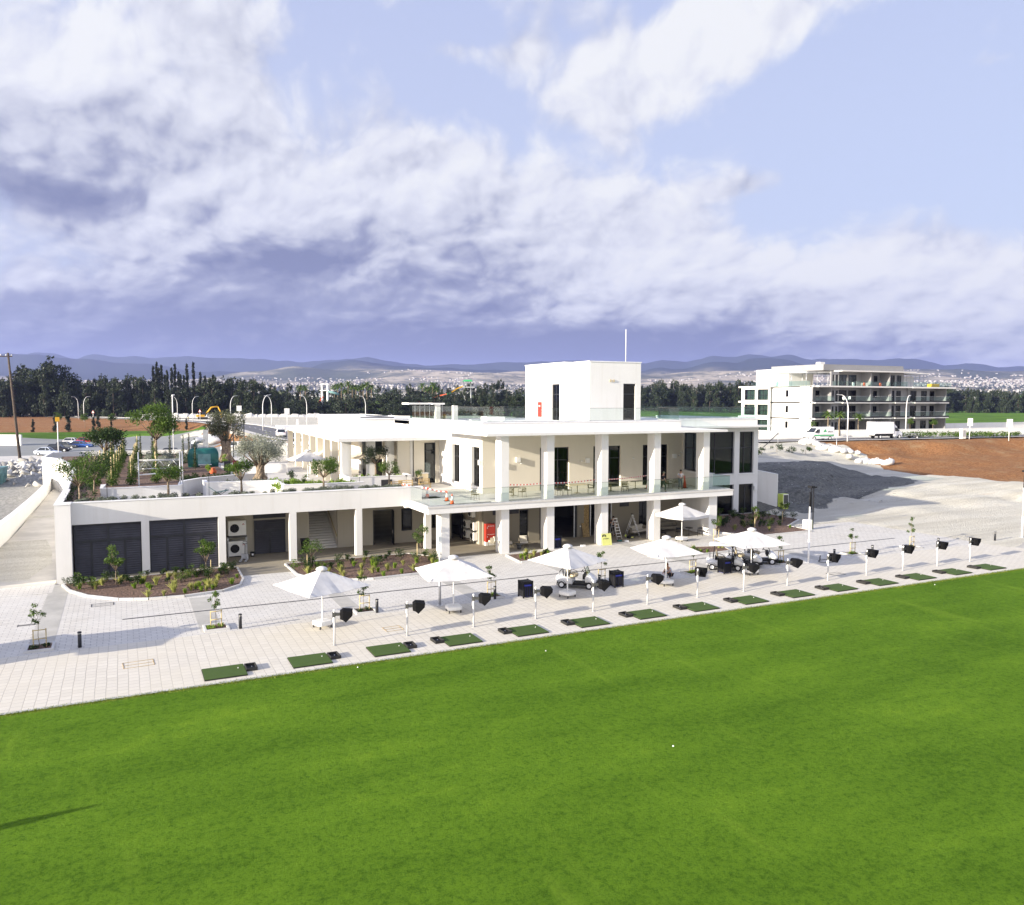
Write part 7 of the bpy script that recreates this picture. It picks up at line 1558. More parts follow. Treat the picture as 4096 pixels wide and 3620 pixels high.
ll = ['left lamp of the far left pair beyond the red bank','right lamp of the far left pair beyond the red bank','lamp with its arm to the left above the roof garden','lamp beside the worker in the yellow vest','lamp at the near kerb left of the first blank traffic sign','tall lamp in front of the bending road','lamp behind the tall one in front of the bending road','lamp just left of the raised white roof','lamp whose arm shows over the raised white roof']
for k, (px_, d, side, _) in enumerate(lamps):
    a = (px_-2048)/F; x, y = bear(a, d)
    rz = radians(25) if side else radians(205)
    if first is None: first = street_lamp('white curved street lamp: '+ll[k], (x,y,5.1), rz)
    else: dup(first, (x,y,5.1), rz, 'white curved street lamp: '+ll[k])
dup(first, (115.0,101.9,4.95), radians(165), 'white curved street lamp: nearest one, right of the van'); dup(first, (143.5,112.6,5.0), radians(20), 'white curved street lamp: in front of the right end of the apartments')
x, y = bear((692-2048)/F, 112); t = thing('street_lamp', 'slim straight white lamp in the middle of the roof garden', 'street lamp', (x,y,4.7)); MB().tube([(0,0,0),(0,0,8.0)],.07,8).build('pole', M['whitem'], t); MB().tube([(-.1,0,8.0),(.30,0,8.1)],.08,8).build('lamp_head', M['whitem'], t)
x, y = bear((230-2048)/F, 150); t = thing('street_lamp', 'short white post with a yellow box beside the parked cars', 'post', (x,y,1.7)); MB().tube([(0,0,0),(0,0,6.4)],.09,8).build('pole', M['whitem'], t); MB().box(-.35,.35,-.3,.3,6.4,7.2).build('box', M['yellowm'], t)
for k, (px_, d) in enumerate(((932,125),(975,118))):
    x, y = bear((px_-2048)/F, d); t = thing('lamp_post', ['left of the two slim dark posts by the parked vans','right of the two slim dark posts by the parked vans'][k], 'lamp post', (x,y,3.0)); MB().tube([(0,0,0),(0,0,6.3 if k == 0 else 6.0)],.09,8).build('pole', M['dark'], t); MB().box(-.15,.15,-.12,.12,6.1 if k == 0 else 5.8,6.5 if k == 0 else 6.2).build('lamp_head', M['dark'], t)
def road_sign(label, px_, d, z, kind, h=3.6, w=1.3):
    x, y = bear((px_-2048)/F, d); t = thing('road_sign', label, 'road sign', (x,y,z), -YAW); MB().tube([(0,0,0),(0,0,h)],.07,8).build('pole', M['whitem'], t)
    if kind == 'tri': 
        MB().yprism([(-.55,h-1.0),(.55,h-1.0),(0,h)],-.12,-.09).build('plate', M['red'], t); MB().yprism([(-.36,h-.90),(.36,h-.90),(0,h-.24)],-.14,-.122).build('face', M['whitem'], t)
    else: 
        MB().box(-w/2,w/2,-.12,-.07,h-1.35,h+.05).build('plate', M['steel' if kind == 'back' else 'whitem'], t)
        MB().box(-.05,.05,-.16,-.122,h-1.4,h).build('bracket', M['whitem'], t)
    return t
road_sign('white and red warning triangle beyond the red bank at the left', 374, 268, 5.2, 'tri', 3.6); road_sign('white and red warning triangle beside the yellow excavator', 801, 258, 5.1, 'tri', 4.2)
road_sign('first grey backed square road sign above the bending road', 958, 215, 5.0, 'back', 5.6); road_sign('second grey backed square road sign left of the white roof', 1149, 205, 5.0, 'back', 5.0); road_sign('small grey marker plate between the road signs', 1190, 200, 5.0, 'back', 2.4, .7)
road_sign('left of the two white square road signs at the far right', 3879, 152, 4.9, 'front', 3.9, .95); road_sign('right of the two white square road signs at the far right', 4037, 145, 4.9, 'front', 3.9, 1.05)
# vehicles --------------------------------------------------------------------------------
def paint(name, c): return mat(name, c, .25, .1, var=.02, spec=.6)
PC = dict(white=paint('white_car_paint', (.80,.80,.82)), silver=paint('silver_car_paint', (.42,.43,.45)), blue=paint('blue_car_paint', (.05,.14,.45)), red=paint('red_car_paint', (.42,.03,.03)), black=paint('black_car_paint', (.02,.02,.025)), grey=paint('grey_car_paint', (.12,.125,.13)), ice=paint('pale_blue_car_paint', (.62,.68,.78)))
def car(label, loc, rz, c, L=4.4, Wd=1.8, H=1.48, group='cars in the car park', kind='hatch'):
    t = thing('parked_car', label, 'car', loc, rz, group); hw = Wd/2; h = L/2
    def S(x, w, zb, zt, zs=None): zs = zs or zt*.75+zb*.25; return [(x,-w*.92,zb),(x,-w,zb+.18),(x,-w,zs),(x,-w*.90,zt),(x,w*.90,zt),(x,w,zs),(x,w,zb+.18),(x,w*.92,zb)]
    body = MB().loft([S(-h,hw*.86,.42,.78), S(-h+.12,hw*.95,.28,.92), S(-h+.7,hw,.22,.95), S(0,hw,.20,.93), S(h-1.1,hw,.22,.90), S(h-.35,hw*.94,.26,.78), S(h-.05,hw*.80,.32,.66), S(h,hw*.74,.40,.58)]).build('body', PC[c], t, fixn=True)
    def R(x, w, z): return [(x,-w,z),(x,w,z)]
    x0, x1, x2, x3 = (-h+.15,-h+.75,.25,h-1.35) if kind == 'hatch' else (-h+.4,-h+1.1,.2,h-1.35)
    zt = H; zb = .90
    cab = MB(); lo = [(x0,-hw*.90,zb),(x3,-hw*.90,zb),(x3,hw*.90,zb),(x0,hw*.90,zb)]; up_ = [(x1,-hw*.72,zt),(x2,-hw*.72,zt),(x2,hw*.72,zt),(x1,hw*.72,zt)]
    cab.loft([lo, [(p[0]*.5+q[0]*.5,p[1]*.5+q[1]*.5+.02*(1 if p[1] > 0 else -1),(p[2]+q[2])/2) for p, q in zip(lo, up_)], up_], smooth=False).build('windows', M['carglass'], t, fixn=True)
    rf = MB().loft([[(x1-.05,-hw*.74,zt-.03),(x2+.05,-hw*.74,zt-.03),(x2+.05,hw*.74,zt-.03),(x1-.05,hw*.74,zt-.03)],[(x1+.08,-hw*.66,zt+.05),(x2-.1,-hw*.66,zt+.05),(x2-.1,hw*.66,zt+.05),(x1+.08,hw*.66,zt+.05)]], smooth=False)
    for s in (-1,1):
        for (p, q) in (((x0,hw*.905,zb),(x1,hw*.735,zt)),((x3,hw*.905,zb),(x2,hw*.735,zt)),((-.15,hw*.905,zb),(-.15,hw*.74,zt))): rf.tube([(p[0],s*p[1],p[2]),(q[0],s*q[1],q[2])],.045,5)
    rf.build('roof', PC[c], t, fixn=True)
    for x in (-h+.82,h-.85):
        for s in (-1,1): wheel(t, x, s*(hw-.08), .32, .22)
    for s in (-1,1):
        MB().obox((h-.16,s*hw*.66,.62),(.10,-.04*s,0),(.03*s,.16,0),(0,0,.06)).build('headlight', M['whitem'], t); MB().obox((-h+.06,s*hw*.72,.80),(.05,0,0),(0,.13,0),(0,0,.07)).build('tail_light', M['red'], t); MB().obox((h-1.55,s*(hw+.08),.95),(.06,0,0),(0,.09,0),(0,0,.06)).build('mirror', PC[c], t)
    MB().box(-h-.01,-h+.02,-.26,.26,.48,.60).build('number_plate', M['whitem'], t); return t
def at_(px_, d): return bear((px_-2048)/F, d)
PK = 1.75
for (lb, px_, d, c, rz, z, kd) in (('pale blue white saloon nearest the garden wall in the left car park',188,152,'ice',-.30,PK-.1,'saloon'),('black hatchback second in the left row of parked cars',232,161,'black',-.30,PK,'hatch'),('dark grey hatchback third in the left row of parked cars',262,170,'grey',-.30,PK+.05,'hatch'),('white hatchback behind the blue car in the left row',292,186,'white',-.30,PK+.1,'hatch'),
       ('bright blue hatchback in the left row of parked cars',325,172,'blue',-.30,PK+.1,'hatch'),('red hatchback at the far end of the left row of parked cars',347,186,'red',-.30,PK+.25,'hatch'),('silver car half hidden by the climbing rows',540,146,'silver',-.25,1.75,'hatch'),('dark blue car behind the bright green garden tree',692,146,'black',-.35,1.9,'hatch'),
       ('white car with dark windows seen between the terrace columns',1205,128,'white',-.2,4.6,'hatch'),('white hatchback driving along the bending road',1123,157,'white',1.45,5.0,'hatch')):
    x, y = at_(px_, d); car(lb, (x,y,z), rz, c, kind=kd, H=1.5, group=None if 'driving' in lb or 'columns' in lb else 'cars in the car park')
def van(label, loc, rz, livery=False, open_back=False, L=5.4, H=2.35):
    t = thing('panel_van', label, 'van', loc, rz); h = L/2; hw = .98
    def S(x, w, zb, zt): return [(x,-w,zb),(x,-w,zb+(zt-zb)*.6),(x,-w*.93,zt-.08),(x,-w*.80,zt),(x,w*.80,zt),(x,w*.93,zt-.08),(x,w,zb+(zt-zb)*.6),(x,w,zb)]
    MB().loft([S(-h+(1.0 if open_back else 0),hw*.97,.35,H-.03), S(-h+(1.1 if open_back else .15),hw,.30,H), S(h-2.2,hw,.28,H), S(h-1.75,hw,.28,H-.12), S(h-.95,hw*.98,.28,1.32), S(h-.35,hw*.94,.30,1.08), S(h-.05,hw*.84,.34,.86), S(h,hw*.78,.42,.70)], smooth=False).build('body', PC['white'], t, fixn=True)
    MB().add([(h-1.62,-hw*.80,H-.22),(h-.98,-hw*.90,1.36),(h-.98,hw*.90,1.36),(h-1.62,hw*.80,H-.22)], [(0,1,2,3),(3,2,1,0)]).build('windscreen', M['carglass'], t).location = (.03,0,.03)
    for s in (-1,1):
        MB().add([(h-2.15,s*(hw+.006),1.32),(h-1.10,s*(hw+.006),1.32),(h-1.55,s*(hw+.006),1.92),(h-2.15,s*(hw+.006),1.95)], [(0,1,2,3),(3,2,1,0)]).build('side_window', M['carglass'], t)
        for x in (-h+1.0,h-.95): wheel(t, x, s*(hw-.10), .34, .24)
        MB().obox((h-.16,s*hw*.68,.86),(.10,0,0),(0,.16,0),(0,0,.11)).build('headlight', M['steel'], t); MB().obox((h-1.2,s*(hw+.12),1.45),(.06,0,0),(0,.10,0),(0,0,.14)).build('mirror', M['black'], t)
        MB().box(-h+.3,h-2.3,min(s*hw,s*(hw+.015)),max(s*hw,s*(hw+.015)),.62,.68).build('rubbing_strip', M['black'], t)
    MB().box(h-.30,h+.06,-hw*.82,hw*.82,.30,.52).build('bumper', M['greyplastic'], t)
    if livery:
        for s in (-1,1):
            MB().box(-h+.1,h-.95,min(s*(hw+.004),s*(hw+.010)),max(s*(hw+.004),s*(hw+.010)),.74,.96).build('green_stripe', M['green'], t)
            MB().add([(-.62,s*(hw+.008),1.98),(-.20,s*(hw+.008),1.40),(-1.0,s*(hw+.008),1.50)], [(0,1,2),(2,1,0)]).build('emblem', M['green'], t)
        text('eliant', .52, (-1.75,hw+.012,1.52), (pi/2,0,pi), M['greyplastic'], t); text('eliant', .52, (-1.35,-hw-.012,1.52), (pi/2,0,0), M['greyplastic'], t)
    if open_back:
        MB().box(-h+.35,-h+1.0,-hw*.95,-hw*.90,.45,H-.12).box(-h+.35,-h+1.0,hw*.90,hw*.95,.45,H-.12).box(-h+.35,-h+1.0,-hw*.9,hw*.9,H-.18,H-.10).build('cargo_shell', PC['white'], t); MB().box(-h+.98,-h+1.0+.02,-hw*.88,hw*.88,.45,H-.2).build('cargo_dark', M['black'], t)
        for s in (-1,1): MB().obox((-h+.12,s*(hw+.40),1.3),(.30,s*.35,0),(.02,.02,0),(0,0,.85)).build('rear_door', PC['white'], t)
    return t
x, y = at_(3275,146.5); van('white panel van with a green stripe driving along the right road', (x,y,5.02), pi+radians(-7), livery=True)
x, y = at_(1070,141); van('white panel van with open rear doors at the end of the drive', (x,y,2.7), radians(155), open_back=True, L=5.8)
x, y = at_(940,150); pk = thing('pickup_truck', 'white pickup with a canopy and round black door badge', 'pickup', (x,y,2.55), radians(168))
def S(x, w, zb, zt): return [(x,-w,zb),(x,-w,zt-.1),(x,-w*.9,zt),(x,w*.9,zt),(x,w,zt-.1),(x,w,zb)]
MB().loft([S(-2.6,.90,.5,1.15),S(-2.5,.93,.45,1.2),S(1.1,.93,.42,1.18),S(1.5,.92,.42,1.12),S(2.4,.86,.45,1.02),S(2.62,.78,.50,.9)], smooth=False).build('body', PC['white'], pk, fixn=True); MB().loft([[(-.5,-.85,1.18),(1.35,-.85,1.18),(1.35,.85,1.18),(-.5,.85,1.18)],[(-.2,-.7,1.78),(.7,-.7,1.78),(.7,.7,1.78),(-.2,.7,1.78)]], smooth=False).build('windows', M['carglass'], pk, fixn=True); MB().loft([[(-2.5,-.88,1.2),(-.35,-.88,1.2),(-.35,.88,1.2),(-2.5,.88,1.2)],[(-2.35,-.76,1.85),(-.3,-.76,1.85),(-.3,.76,1.85),(-2.35,.76,1.85)]], smooth=False).box(-.3,.7,-.72,.72,1.78,1.84).build('canopy', PC['white'], pk, fixn=True)
for xx in (-1.65,1.65):
    for s in (-1,1): wheel(pk, xx, s*.83, .38, .25)
for s in (-1,1): MB().tube([(.25,s*.932,.85),(.25,s*.945,.85)],.17,16).build('door_badge', M['black'], pk); MB().obox((2.5,s*.6,.82),(.08,0,0),(0,.16,0),(0,0,.09)).build('headlight', M['steel'], pk)
x, y = at_(3540,151); tk = thing('box_truck', 'white box truck parked on the right road', 'truck', (x,y,5.05), radians(-6))
MB().box(-3.3,1.1,-1.08,1.08,.95,3.15).build('cargo_box', PC['white'], tk); MB().box(-3.4,1.6,-.45,.45,.55,.94).box(-2.6,.9,-.95,.95,.5,.8).build('chassis', M['black'], tk)
def S(x, w, zb, zt): return [(x,-w,zb),(x,-w,zb+(zt-zb)*.6),(x,-w*.9,zt),(x,w*.9,zt),(x,w,zb+(zt-zb)*.6),(x,w,zb)]
MB().loft([S(1.15,.98,.45,2.35),S(1.9,.98,.42,2.3),S(2.65,.96,.42,1.42),S(3.25,.92,.42,1.15),S(3.5,.80,.5,.9)], smooth=False).build('cab', PC['white'], tk, fixn=True); MB().loft([S(1.15,.9,2.3,2.9),S(1.9,.8,2.3,2.45)], smooth=False).build('wind_deflector', PC['white'], tk, fixn=True)
for s in (-1,1):
    MB().add([(1.45,s*.99,1.4),(2.45,s*.985,1.4),(2.0,s*.985,2.05),(1.45,s*.985,2.1)], [(0,1,2,3),(3,2,1,0)]).build('side_window', M['carglass'], tk)
    for xx in (-2.0,2.55): wheel(tk, xx, s*.88, .38, .26)
MB().add([(2.02,-.85,2.22),(2.68,-.9,1.46),(2.68,.9,1.46),(2.02,.85,2.22)], [(0,1,2,3),(3,2,1,0)]).build('windscreen', M['carglass'], tk); MB().box(-3.45,-3.32,-1.0,1.0,.7,1.6).build('tail_lift', M['whitep'], tk); MB().box(3.2,3.56,-.9,.9,.45,.75).build('bumper', M['black'], tk)
x, y = at_(3655,150.5); tr2 = thing('flat_trailer', 'small empty car trailer behind the box truck', 'trailer', (x,y,5.05), radians(-6)); MB().box(-1.3,1.2,-.75,.75,.55,.62).box(1.2,2.3,-.05,.05,.5,.58).build('bed', M['greyplastic'], tr2)
f = MB()
for xx in (-1.3,-.4,.5,1.2): f.tube([(xx,-.75,.6),(xx,-.75,.95)],.03,5).tube([(xx,.75,.6),(xx,.75,.95)],.03,5)
f.tube([(-1.3,-.75,.95),(1.2,-.75,.95)],.03,5).tube([(-1.3,.75,.95),(1.2,.75,.95)],.03,5).build('side_rails', M['steel'], tr2)
for s in (-1,1): wheel(tr2, -.1, s*.85, .3, .2)
x, y = at_(131,345); car('small white van seen at the far left behind the utility pole', (x,y,5.6), radians(240), 'white', H=1.9, group=None)
# yellow excavator
x, y = at_(812,292); ex = thing('excavator', 'yellow excavator working beyond the far road', 'excavator', (x,y,5.3), 0)
for s in (-1,1): MB().loft([[(-1.6,s*1.0-.25,z) if i == 0 else (-1.6,s*1.0+.25,z) for i in (0,1)]+[(1.6,s*1.0+.25,z),(1.6,s*1.0-.25,z)] for z in (0,.7)], smooth=False).build('track', M['black'], ex, fixn=True)
MB().box(-2.2,.6,-1.1,1.1,.8,1.6).build('house', M['yellowm'], ex); MB().box(-.2,1.0,-1.0,.1,1.0,2.7).build('cab', M['carglass'], ex); MB().tube([(.8,.4,1.4),(3.0,.4,4.2),(5.2,.4,4.6)],.28,6).build('boom', M['yellowm'], ex); MB().tube([(5.2,.4,4.6),(6.6,.4,1.8)],.22,6).build('arm', M['yellowm'], ex); MB().box(6.1,7.0,-.1,.9,.6,1.7).build('bucket', M['yellowm'], ex)
# white sacks and boulders sliding down the right bank
sr = np.random.default_rng(4); first = None
for k in range(22):
    f = k/21; x = 105.2+1.0*f+sr.normal()*.9; y = 101.4-14.0*f+sr.normal()*.8; s = sr.uniform(.55,.95)
    if k < 3:
        t = thing('bulk_bag', '', 'bulk bag', (0,0,0), 0, 'white bulk bags tumbled down the right bank'); secs = []
        for q, z in ((.7,-.5),(.95,-.2),(1.05,.15),(.95,.5),(.6,.72),(.2,.78)): secs.append([((1.05+.12*sin(3*a+k))*q*cos(a), (.85+.1*cos(2*a+k))*q*sin(a), z+.06*sin(4*a+q*9)) for a in np.linspace(0,2*pi,12,endpoint=False)])
        MB().loft(secs).build('sack', M['canvas'], t, fixn=True); MB().tube([(-.2,0,.75),(-.1,0,1.0),(.2,.1,.95),(.25,.1,.7)],.04,5).build('strap', M['whitem'], t); prot = t
        if first is None: first = []
        first.append(t)
    else: t = dup(first[k % 3], (0,0,0))
    t.location = (x, y, gh(x,y)+.25); t.rotation_euler = (sr.uniform(-.3,.3), sr.uniform(-.3,.3), sr.uniform(0,6)); t.scale = (s*1.25,s,s*.8)
    t['label'] = 'white bulk bag in the heap of sacks sliding down the bank right of the road'
for k, (px_, d, z, s) in enumerate(((845,190,3.4,1.6),(860,182,3.2,2.2),(838,178,3.0,2.6),(870,196,3.6,1.5))):
    x, y = at_(px_, d); t = dup(first[k % 3], (x,y,z), k, 'white bulk bag beside the round olive at the foot of the red bank'); t.scale = (s*1.6,s,s*.6)
    t['group'] = 'white bags near the olive'
# fence and posts on the pale bank right of the building
fn = thing('wire_fence', 'thin wire fence with a dark rail behind the right corner of the building', 'fence', (0,0,0))
for k in range(3): x, y = (96.5+k*4.2, 99.5-k*2.2); MB().tube([(x,y,gh(x,y)),(x,y,gh(x,y)+2.3)],.05,6).build('post', M['steel'], fn)
MB().tube([(92,98,gh(92,98)+.3),(96.5,99.5,gh(96.5,99.5)+2.0)],.07,6).build('rail', M['dark'], fn)
for k, (x, y, h) in enumerate(((86,92,1.2),(90,93,1.4),(93,93,1.1),(97,94,1.4),(83,90,1.0))):
    t = thing('scrub_bush', f'{ORD[k]} straggly bush on the bank behind the right corner of the building', 'shrub', (x,y,gh(x,y))); foliage('foliage', 300, clumps(np.random.default_rng(600+k), (0,0,h*.5), (.9,.9,h*.4), 7, .4), .2, M['leafdk'], t, 600+k); MB().tube([(0,0,0),(0,0,h*.5)],.03,5).build('stem', M['bark'], t)

# ------------------------------------------------------------------ trees
def conifer(name, seed, H, R, n, m, crown0=.05, size=.8, trunk_r=.22, shape='cone', spread=1.0):
    rng = np.random.default_rng(seed); t = thing(name, '', 'tree'); b = MB().tube([(0,0,-1),(0,0,H*.5),(.1,0,H*.97)], [trunk_r,trunk_r*.6,.04], 7); bl = []
    nb = int(H*3.2)
    for k in range(nb):
        f = rng.random()**.8; z = H*(crown0+(1-crown0)*f); rr = R*((1-f)**.62 if shape == 'cone' else sqrt(max(.03,1-(2*f-.75)**2)) if shape == 'round' else (1-f)**.35)*rng.uniform(.65,1.15)+.15
        a = rng.uniform(0,2*pi); q = rr*rng.uniform(.35,.95)*spread; bl.append((q*cos(a), q*sin(a), z, rr*.36+.12, rr*.36+.12, .35+rr*.26))
        if k % 3 == 0: b.tube([(0,0,z-.3),(q*cos(a),q*sin(a),z)], [.05,.02], 4)
    b.build('trunk', M['barkd'], t); foliage('crown', n, bl, size, M[m], t, seed, droop=.3); return t
CON = [conifer('conifer_tree', 201, 11.5, 4.0, 3200, 'pine', .0, .62), conifer('conifer_tree', 202, 13.0, 4.2, 3400, 'pineb', .0, .62), conifer('conifer_tree', 203, 10.0, 3.6, 3000, 'pine', .0, .60, shape='col'), conifer('conifer_tree', 204, 9.0, 4.4, 3300, 'pineb', .0, .62, shape='round')]
uc = [False]*4; fr = random.Random(5)
def put_tree(k, x, y, z, s, label, group):
    sc = (s*fr.uniform(.85,1.2), s*fr.uniform(.85,1.2), s*fr.uniform(.88,1.14))
    if not uc[k]: uc[k] = True; t = CON[k]; t.location = (x,y,z); t.scale = sc; t['label'] = label; t['group'] = group; return t
    return dup(CON[k], (x,y,z), fr.uniform(0,6), label, group, sc)
# top of the wood in the photograph: native pixel heights above the horizon -> crown heights
def treetop(px_): return np.interp(px_, [0,120,300,420,520,640,760,870,1000,1060,1150,1300,1500,1700,1850,1950,2100,2300,2560,2800,2990,3790,3900,4100], [1500,1500,1520,1505,1490,1530,1530,1500,1502,1525,1545,1548,1540,1535,1520,1515,1545,1548,1536,1530,1532,1548,1555,1560])
def wood(x0, x1, d, n, zb, lab, grp, jd=9, low=0.0, top_off=0):
    for i in range(n):
        px_ = x0+(x1-x0)*(i+fr.uniform(.1,.9))/n; dd = d+fr.uniform(-jd,jd); x, y = bear((px_-2048)/F, dd)
        z = zb+fr.uniform(-.2,.2); top = 12+(1601-treetop(px_)-top_off)/F*dd; H = max(5.0, (top-z)*fr.uniform(.88,1.12)*(1-low)); k = fr.choice([0,0,1,2,2,3]); s = H/(11.5,13,10,9)[k]
        t = put_tree(k, x, y, z, s, lab, grp); f = max(.75, min(1.35, 10.5/H)); t.scale = (t.scale[0]*f, t.scale[1]*f, t.scale[2])
wood(-60, 1120, 338, 40, 5.7, 'dark conifer in the long wood beyond the far road, left of the roof tower', 'dark conifers beyond the far road', 8, .10)
wood(1100, 2110, 338, 40, 5.7, 'dark conifer in the long wood beyond the far road, left of the roof tower', 'dark conifers beyond the far road', 7, .0, 42)
wood(1120, 2110, 430, 34, 6.0, 'dark conifer in the long wood beyond the far road, left of the roof tower', 'dark conifers beyond the far road', 14)
wood(-60, 1120, 356, 38, 5.9, 'dark conifer in the long wood beyond the far road, left of the roof tower', 'dark conifers beyond the far road', 8)
wood(2530, 3060, 520, 40, 7.2, 'dark green conifer in the wood between the roof tower and the apartment block', 'conifers between tower and apartments', 10)
wood(2530, 3060, 545, 30, 7.4, 'dark green conifer in the wood between the roof tower and the apartment block', 'conifers between tower and apartments', 10, 0, 6)
wood(3740, 4140, 560, 36, 5.0, 'dark green conifer in the wood behind the golf course at the far right', 'conifers behind the golf course', 10)
# big dark tree and the cypress group
bt = conifer('pine_tree', 301, 25, 10.5, 15000, 'pine', .06, 1.1, .7, 'round'); x, y = at_(205,345); bt.location = (x,y,5.6); bt['label'] = 'huge dark round pine towering over the wood at the far left'; 
bt2 = conifer('pine_tree', 302, 22, 5.5, 3600, 'pineb', .1, 1.0, .5, 'col'); x, y = at_(95,350); bt2.location = (x,y,5.6); bt2['label'] = 'slimmer dark pine just left of the huge round one'
cy0 = conifer('cypress_tree', 303, 20, 1.9, 4200, 'cypress', .0, .55, .25, 'col', .35); cyl = [(632,1438),(618,1455),(651,1450),(674,1472),(692,1462),(705,1445),(718,1478),(752,1446),(778,1438),(727,1488),(806,1480),(824,1494),(856,1490),(640,1462),(664,1490),(740,1492)]
for k, (px_, yy) in enumerate(cyl):
    d = 340+(k % 3)*6; x, y = at_(px_, d); H = (1601-yy)/F*d+12-5.7; s = (.95,.95,H/20)
    lb = 'slender dark cypress in the tall group standing above the wood at the left'
    if k == 0: cy0.location = (x,y,5.6); cy0.scale = s; cy0['label'] = lb; cy0['group'] = 'tall dark cypresses at the left'
    else: dup(cy0, (x,y,5.6), k, lb, None, s)
# lone conifer tips standing above the right hand wood
# palms of the water park and its slides
pm = thing('palm_tree', '', 'palm'); MB().tube([(0,0,0),(.2,0,4),(.1,0,8)],[.25,.2,.18],6).build('trunk', M['bark'], pm); V_ = []; b = MB()
for k in range(26):
    a = k*2.4; e0 = .9-.055*k; pts = []
    for j in range(6): r = j*.55; pts.append(Vector((r*cos(a)*cos(e0), r*sin(a)*cos(e0), 8+r*sin(e0)-.07*r*r*1.6)))
    for j in range(5):
        w0 = .32*sin(pi*(j+.4)/6); w1 = .32*sin(pi*(j+1.4)/6); s = Vector((-sin(a),cos(a),0)); b.add([pts[j]-s*w0+Vector((0,0,-.08)),pts[j],pts[j+1],pts[j+1]-s*w1+Vector((0,0,-.08))], [(0,1,2,3)]); b.add([pts[j],pts[j]+s*w0+Vector((0,0,-.08)),pts[j+1]+s*w1+Vector((0,0,-.08)),pts[j+1]], [(0,1,2,3)])
b.build('fronds', M['palm'], pm)
pl_ = [1338,1352,1368,1382,1395,1410,1424,1440,1455,1470,1488,1203,1222,1690,1704,1718,1732,1746]
for k, px_ in enumerate(pl_):
    d = 400 if px_ < 1600 else 430; x, y = at_(px_, d); lb = 'small palm among the dark trees of the water park'
    z = 12+(1601-(1545 if px_ < 1600 else 1553))/F*d-8.3+fr.uniform(-1,1)
    if k == 0: pm.location = (x,y,z); pm['label'] = lb; pm['group'] = 'palms of the water park'
    else: dup(pm, (x,y,z), k, lb, None, fr.uniform(.85,1.25))
x, y = at_(1870,372); ws = thing('water_slide', 'orange and yellow wavy water slide with a green roofed tower above the wood', 'water slide', (x,y,5), -YAW)
H0 = 13.5
for sx_ in (-1.4,1.6):
    for sy in (-1.2,1.2): MB().tube([(sx_,sy,0),(sx_,sy,H0+1.5)],.14,6).build('tower_leg', M['steel'], ws)
b = MB()
for z in (4,8,12): b.tube([(-1.4,-1.2,z-3),(1.6,-1.2,z)],.08,5).tube([(1.6,-1.2,z-3),(-1.4,-1.2,z)],.08,5)
b.build('bracing', M['steel'], ws); MB().box(-2.2,3.4,-1.6,1.6,H0-.4,H0).build('platform', M['steel'], ws); MB().loft([[(-2.4,-1.8,H0+2.4),(2.4,-1.8,H0+2.4),(2.4,1.8,H0+2.4),(-2.4,1.8,H0+2.4)],[(-1.2,-.8,H0+3.2),(1.8,-.8,H0+3.2),(1.8,.8,H0+3.2),(-1.2,.8,H0+3.2)]], smooth=False).build('roof', M['green'], ws, fixn=True)
sp = [(-2.0,0,H0),(-5,0,H0-1.2),(-7.5,0,H0-3.0),(-9.5,0,H0-3.6),(-13,0,H0-4.4),(-16,0,H0-5.2),(-20,0,H0-6.0),(-24,0,H0-8.4)]
cc_ = ['yellowm','yellowm','green','orangered','orangered','tealp','orangered']
for k in range(7):
    a = Vector(sp[k]); c = Vector(sp[k+1]); b = MB(); b.add([a+Vector((0,-.9,.5)),a+Vector((0,-.7,0)),a+Vector((0,.7,0)),a+Vector((0,.9,.5)),c+Vector((0,-.9,.5)),c+Vector((0,-.7,0)),c+Vector((0,.7,0)),c+Vector((0,.9,.5))], [(0,4,5,1),(1,5,6,2),(2,6,7,3),(1,5,4,0),(2,6,5,1),(3,7,6,2)]); b.build('slide_section', M[cc_[k]], ws)
for k in (2,4,6): MB().tube([(sp[k][0],0,0),(sp[k][0],0,sp[k][2])],.12,5).build('slide_post', M['steel'], ws)
x, y = at_(1301,378); w2 = thing('water_slide', 'pale blue and white slide tower half hidden by the palms', 'water slide', (x,y,5), -YAW)
for sx_ in (-1.3,1.3): MB().tube([(sx_,0,0),(sx_,0,14.5)],.5,8).build('tower_leg', M['whitem'], w2)
MB().box(-2.2,2.2,-1,1,11.6,11.9).box(-2.0,2.0,-1,1,14.6,14.9).build('platform', M['whitem'], w2); MB().tube([(1.5,0,11.5),(4,0,10.8),(6.5,0,10.0)],.6,8).build('slide_section', M['tealp'], w2); MB().tube([(-1,0,9),(-2.6,0,6),(-3.4,0,4)],.5,8).build('slide_section', M['orangered'], w2)
